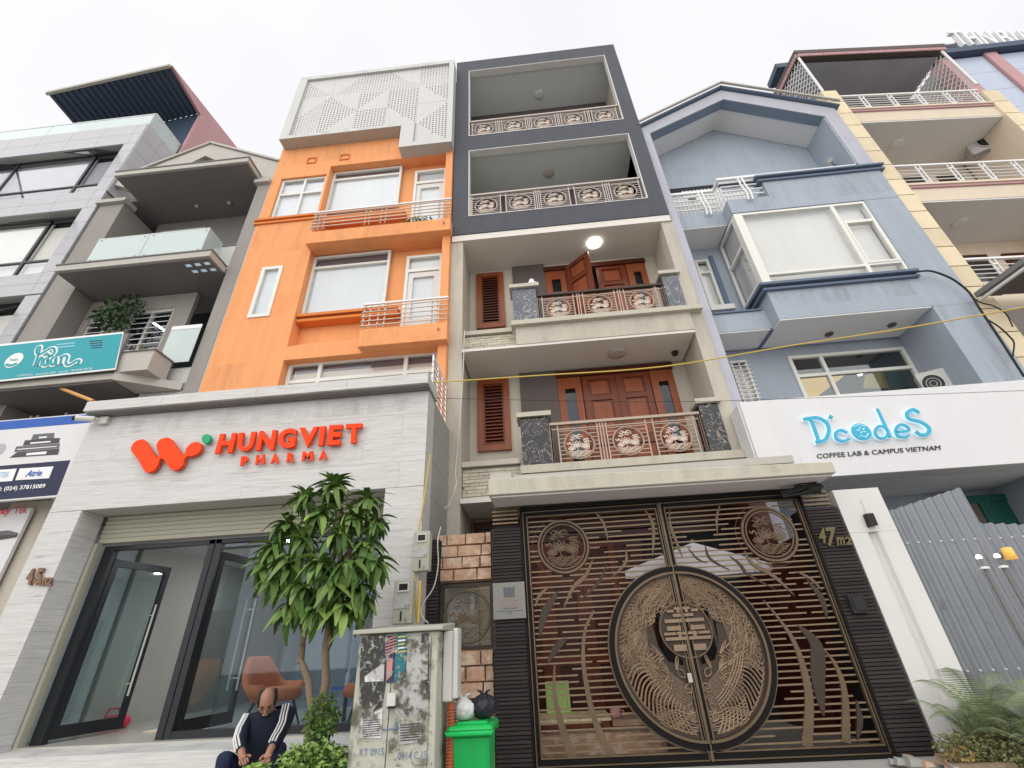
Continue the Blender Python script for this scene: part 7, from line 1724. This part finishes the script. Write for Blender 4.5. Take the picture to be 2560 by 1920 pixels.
for k in range(16):
    x, y = rr_.uniform(3.3, 4.3), rr_.uniform(5.7, 6.3); s = rr_.uniform(.03, .09)
    o = MB().hexa([(x-s,y-s*.7,.30),(x+s,y-s*.5,.30),(x+s*.8,y+s*.7,.30),(x-s*.9,y+s*.6,.30),(x-s*.7,y-s*.5,.30+s*.8),(x+s*.7,y-s*.4,.30+s*.6),(x+s*.6,y+s*.5,.30+s*.7),(x-s*.6,y+s*.4,.30+s*.9)]).build('rubble_stone', 'stone' if k % 3 == 0 else 'concrete', None, origin=(x, y, .3))
    tag(o, 'broken stone lying among the rubble at the foot of the ribbed pillar', 'stone', 'rubble stones at the foot of the right pillar')
bl = tag(MB().bar((3.55, 5.75, .34), (4.0, 5.55, .37), .09, .05).build('timber_offcut', 'bark', None, origin=(3.55, 5.75, .34)), 'brown timber offcut lying before the weeds', 'timber')

# ledge items on the upper balcony
mg = thing('kettle', 'white jug standing on the left cap of the upper marble balcony', 'jug', (.14, 7.7, 8.47)); MB().lathe((.13, 7.72, 8.471), [(.06, 0), (.085, .03), (.08, .14), (.05, .19), (.055, .21), (.001, .21)], 18).build('body', 'letterwhite', mg, smooth=True)
MB().tube([(.21, 7.72, 8.62), (.27, 7.72, 8.60), (.27, 7.72, 8.52), (.21, 7.72, 8.51)], .012, 6).build('handle', 'letterwhite', mg)
jr = thing('clay_pot', 'small brown pot on the left cap of the upper marble balcony', 'pot', (-.25, 7.7, 8.47)); MB().lathe((-.22, 7.7, 8.471), [(.03, 0), (.05, .03), (.045, .07), (.03, .08), (.001, .08)], 14).build('body', 'bark', jr, smooth=True)
sc2 = thing('ceiling_camera', 'dark dome camera at the right end of the lower balcony soffit', 'camera', (3.0, 8.2, 6.7)); MB().lathe((3.05, 8.3, 6.798), [(.07, 0), (.07, -.04), (.05, -.08), (.01, -.10)], 16).build('dome', 'black', sc2, smooth=True)
for i, (x0, x1, y) in enumerate(((-5.0, -1.9, 7.45),)): leaf_cloud(thing('trailing_plant', 'small green plant trailing along the upper white balcony rail of the orange house', 'plant', (-2.6, 7.45, 10.62)), (-2.55, 7.45, 10.72), .42, 120, .09, 'shrub', seed=77, squash=(1, .2, .28))

# ================================================================== the crouching man
MAN = thing('person', 'balding man crouching in a navy track jacket with white sleeve stripes', 'person', (-2.75, 5.1, .15))
def skin(name, nodes, edges, mt, parent, sub=2, root=0, smooth=True):
    me = bpy.data.meshes.new(name); o_ = wloc(parent)
    me.from_pydata([tuple(Vector(n[0]) - o_) for n in nodes], edges, []); o = bpy.data.objects.new(name, me); COL.objects.link(o); o.parent = parent; o.location = (0, 0, 0)
    md = o.modifiers.new('skin', 'SKIN'); md.use_smooth_shade = smooth
    if not me.skin_vertices: me.skin_vertices.new()
    for i, n in enumerate(nodes):
        r_ = n[1]; me.skin_vertices[0].data[i].radius = (r_, r_) if isinstance(r_, (int, float)) else r_
    me.skin_vertices[0].data[root].use_root = True
    s = o.modifiers.new('sub', 'SUBSURF'); s.levels = sub; s.render_levels = sub
    me.materials.append(M[mt]); return o
def W3(x, y, D): return at('b7', x, y, D)
hc = W3(868, 800, 4.98)                       # head centre
neck = hc + Vector((-.035, .10, -.075)); chest = hc + Vector((-.04, .14, -.20)); belly = hc + Vector((-.06, .22, -.48)); pel = hc + Vector((-.08, .32, -.70))
shL = W3(640, 985, 5.10); shR = W3(1020, 930, 5.10)
shL = chest + Vector((-.165, -.06, .055)); shR = chest + Vector((.175, .06, .085))
elL = W3(520, 1290, 4.95); elR = W3(985, 1290, 4.92); wrL = W3(545, 1500, 4.78); wrR = W3(900, 1450, 4.72); hdL = W3(590, 1610, 4.66); hdR = W3(835, 1600, 4.62)
knL = W3(395, 1350, 4.92); knR = W3(1120, 1150, 5.0); hipL = pel + Vector((-.11, 0, -.02)); hipR = pel + Vector((.11, 0, -.02))
knL = Vector((knL.x, 4.85, knL.z-.06)); knR = Vector((knR.x, 4.9, knR.z-.10))
anL = Vector((knL.x+.02, 5.0, .24)); anR = Vector((knR.x-.02, 5.05, .24)); toL = anL + Vector((0, -.18, -.05)); toR = anR + Vector((0, -.18, -.05))
body = [(pel, (.13, .11)), (belly, (.115, .10)), (chest, (.12, .085)), (neck, .055), (hc + Vector((0, .02, -.03)), .06),
        (shL, .058), (elL, .042), (wrL, .030), (hdL*.45+wrL*.55, .034), (shR, .058), (elR, .042), (wrR, .030), (hdR*.45+wrR*.55, .034),
        (hipL, .085), (knL, .058), (anL, .04), (toL, .035), (hipR, .085), (knR, .058), (anR, .04), (toR, .035)]
be = [(0,1),(1,2),(2,3),(3,4),(2,5),(5,6),(6,7),(7,8),(2,9),(9,10),(10,11),(11,12),(0,13),(13,14),(14,15),(15,16),(0,17),(17,18),(18,19),(19,20)]
skin('body', body, be, 'skin', MAN)
# head, bowed forward
def ell(c, rx, ry, rz, rot, mt, name, par=MAN, seg=20, rings=14, shape=None):
    mb = MB(); Rm = rot
    for i in range(rings+1):
        ph = math.pi*i/rings
        for k in range(seg):
            th = 2*math.pi*k/seg; v = Vector((rx*math.sin(ph)*math.cos(th), ry*math.sin(ph)*math.sin(th), rz*math.cos(ph)))
            if shape: v = shape(v)
            mb.v.append(tuple(Vector(c) + Rm @ v))
    for i in range(rings):
        for k in range(seg): k2 = (k+1) % seg; mb.face([i*seg+k, i*seg+k2, (i+1)*seg+k2, (i+1)*seg+k])
    return mb.build(name, mt, par, smooth=True)
HS = .94
RH = Matrix.Rotation(math.radians(24), 3, 'Z') @ Matrix.Rotation(math.radians(40), 3, 'X') @ Matrix.Rotation(math.radians(4), 3, 'Z') @ Matrix.Scale(HS, 3)       # face looks along -y, tipped down
def hshape(v):
    z = v.z/.125
    if z < 0: v = Vector((v.x*(1+.26*z), v.y*(1+.12*z) - (.010*(-z)), v.z))
    if v.y > 0 : v = Vector((v.x, v.y*1.05, v.z))
    return v
Hd = lambda x, y, z: Vector(hc) + RH @ Vector((x, y, z))
ell(hc, .080, .098, .125, RH, 'skin', 'head', shape=hshape, seg=24, rings=18)
ell(Hd(0, -.103, -.028), .014, .018, .026, RH, 'skin', 'nose')
for s in (-1, 1):
    ell(Hd(s*.083, .005, -.02), .010, .020, .032, RH, 'skin', 'ear'); ell(Hd(s*.031, -.088, .006), .013, .008, .007, RH, 'hair', 'eye')
    MB().tube([Hd(s*.015, -.094, .024), Hd(s*.033, -.092, .031), Hd(s*.052, -.080, .026)], [.004, .005, .003], 6).build('eyebrow', 'hair', MAN)
    ell(Hd(s*.069, .012, .022), .025, .070, .066, RH, 'hair', 'hair'); ell(Hd(s*.062, .035, .066), .023, .050, .030, RH, 'hair', 'hair')
ell(Hd(0, .062, .010), .070, .048, .075, RH, 'hair', 'hair')
MB().tube([Hd(-.022, -.088, -.066), Hd(0, -.094, -.064), Hd(.022, -.088, -.066)], [.004, .006, .004], 6).build('mouth', 'cup', MAN)
# clothes
jk = [(pel + Vector((0, 0, .06)), (.16, .135)), (belly, (.155, .135)), (chest, (.165, .125)), (neck + Vector((0, -.01, -.02)), .088),
      (shL, .076), (elL, .060), (wrL*.8+elL*.2, .046), (shR, .076), (elR, .060), (wrR*.75+elR*.25, .046)]
skin('jacket', jk, [(0,1),(1,2),(2,3),(2,4),(4,5),(5,6),(2,7),(7,8),(8,9)], 'navycloth', MAN)
tr_ = [(pel, (.15, .13)), (hipL, .105), (knL, .078), (anL + Vector((0, 0, .04)), .058), (hipR, .105), (knR, .078), (anR + Vector((0, 0, .04)), .058)]
skin('trousers', tr_, [(0,1),(1,2),(2,3),(0,4),(4,5),(5,6)], 'trouser', MAN)
for a_, t_ in ((anL, toL), (anR, toR)): skin('shoe', [(a_ + Vector((0, .04, -.04)), .042), (t_, .040), (t_ + Vector((0, -.06, -.005)), .032)], [(0,1),(1,2)], 'black', MAN)
MB().tube([neck + Vector((-.055, -.045, .0)), neck + Vector((0, -.075, -.03)), neck + Vector((.055, -.045, .0))], .014, 6).build('collar', 'navycloth', MAN, smooth=True)
def stripes(p0, p1, p2, p3, r0, r1, out):
    C_ = [p0, p1, p2, p3]; Q = []
    for i in range(3):
        for k in range(5): t = k/5; Q.append(C_[i]*(1-t) + C_[i+1]*t)
    Q.append(C_[-1]); n = len(Q)
    for off in (-.026, 0, .026):
        pts = []
        for i, q in enumerate(Q):
            r_ = r0 + (r1-r0)*i/(n-1); tan = (Q[min(i+1, n-1)] - Q[max(i-1, 0)]).normalized(); o_ = (out - tan*out.dot(tan)).normalized(); s = tan.cross(o_)
            pts.append(q + (o_*math.cos(off/r_*1.0) + s*math.sin(off/r_*1.0))*r_)
        MB().tube(pts, .0085, 5, cap=True).build('sleeve_stripe', 'stripe', MAN, smooth=True)
stripes(shL + Vector((.03, 0, .02)), shL*.5+elL*.5, elL, wrL*.7+elL*.3, .074, .048, Vector((-.35, -1, .35))); stripes(shR + Vector((-.03, 0, .02)), shR*.5+elR*.5, elR, wrR*.6+elR*.4, .074, .048, Vector((.25, -1, .35)))
# hands: palm and five bent fingers
def hand(wr, hd, side):
    d = (hd-wr).normalized(); ax = Vector((1, 0, 0)); ax = (ax - d*ax.dot(d)).normalized(); nrm = d.cross(ax)
    palm = wr + d*.055
    nodes = [(wr, .026), (wr + d*.03, (.034, .020)), (wr + d*.07, (.036, .018))]; edges = [(0,1),(1,2)]
    skin('palm', nodes, edges, 'skin', MAN)
    for j, (o_, l) in enumerate(((-.030, .060), (-.011, .072), (.009, .068), (.028, .052))):
        b0 = wr + d*.075 + ax*o_; p1 = b0 + d*l*.5 - Vector((0, .004, .004)); p2 = p1 + (d*.7 + Vector((0, .5, -.4)))*l*.35; p3 = p2 + (d*.3 + Vector((0, .8, -.5)))*l*.25
        skin('finger', [(b0, .010), (p1, .009), (p2, .008), (p3, .007)], [(0,1),(1,2),(2,3)], 'skin', MAN, 1)
    s = -side; t0 = wr + d*.02 + ax*s*.028; t1 = t0 + d*.025 + ax*s*.022; t2 = t1 + d*.03 + ax*s*.004
    skin('thumb', [(t0, .012), (t1, .011), (t2, .009)], [(0,1),(1,2)], 'skin', MAN, 1)
hand(wrL, hdL, -1); hand(wrR, hdR, 1)
ST = thing('stool', 'low black plastic stool under the crouching man', 'stool', (pel.x, pel.y, .15))
frust = MB().hexa([(pel.x-.16,pel.y-.14,.36),(pel.x+.16,pel.y-.14,.36),(pel.x+.16,pel.y+.14,.36),(pel.x-.16,pel.y+.14,.36),(pel.x-.14,pel.y-.12,pel.z-.13),(pel.x+.14,pel.y-.12,pel.z-.13),(pel.x+.14,pel.y+.12,pel.z-.13),(pel.x-.14,pel.y+.12,pel.z-.13)]).build('seat', 'black', ST)
for sx in (-1, 1):
    for sy in (-1, 1): MB().tube([(pel.x+sx*.13, pel.y+sy*.11, .38), (pel.x+sx*.16, pel.y+sy*.14, .15)], .016, 6).build('leg', 'black', ST)
GV = thing('herb_bunch', 'bunch of fresh green herbs held in the hands of the crouching man', 'herbs', tuple(hdR))
leaf_cloud(GV, tuple(hdR + Vector((-.03, -.04, -.03))), .09, 120, .06, 'leafyoung', seed=50, squash=(1.2, .7, .6))
for k in range(6): MB().tube([tuple(hdR + Vector((0, 0, 0))), tuple(hdR + Vector((-.1+.03*k, -.05, -.05)))], .004, 4).build('stem', 'leafyoung', GV)
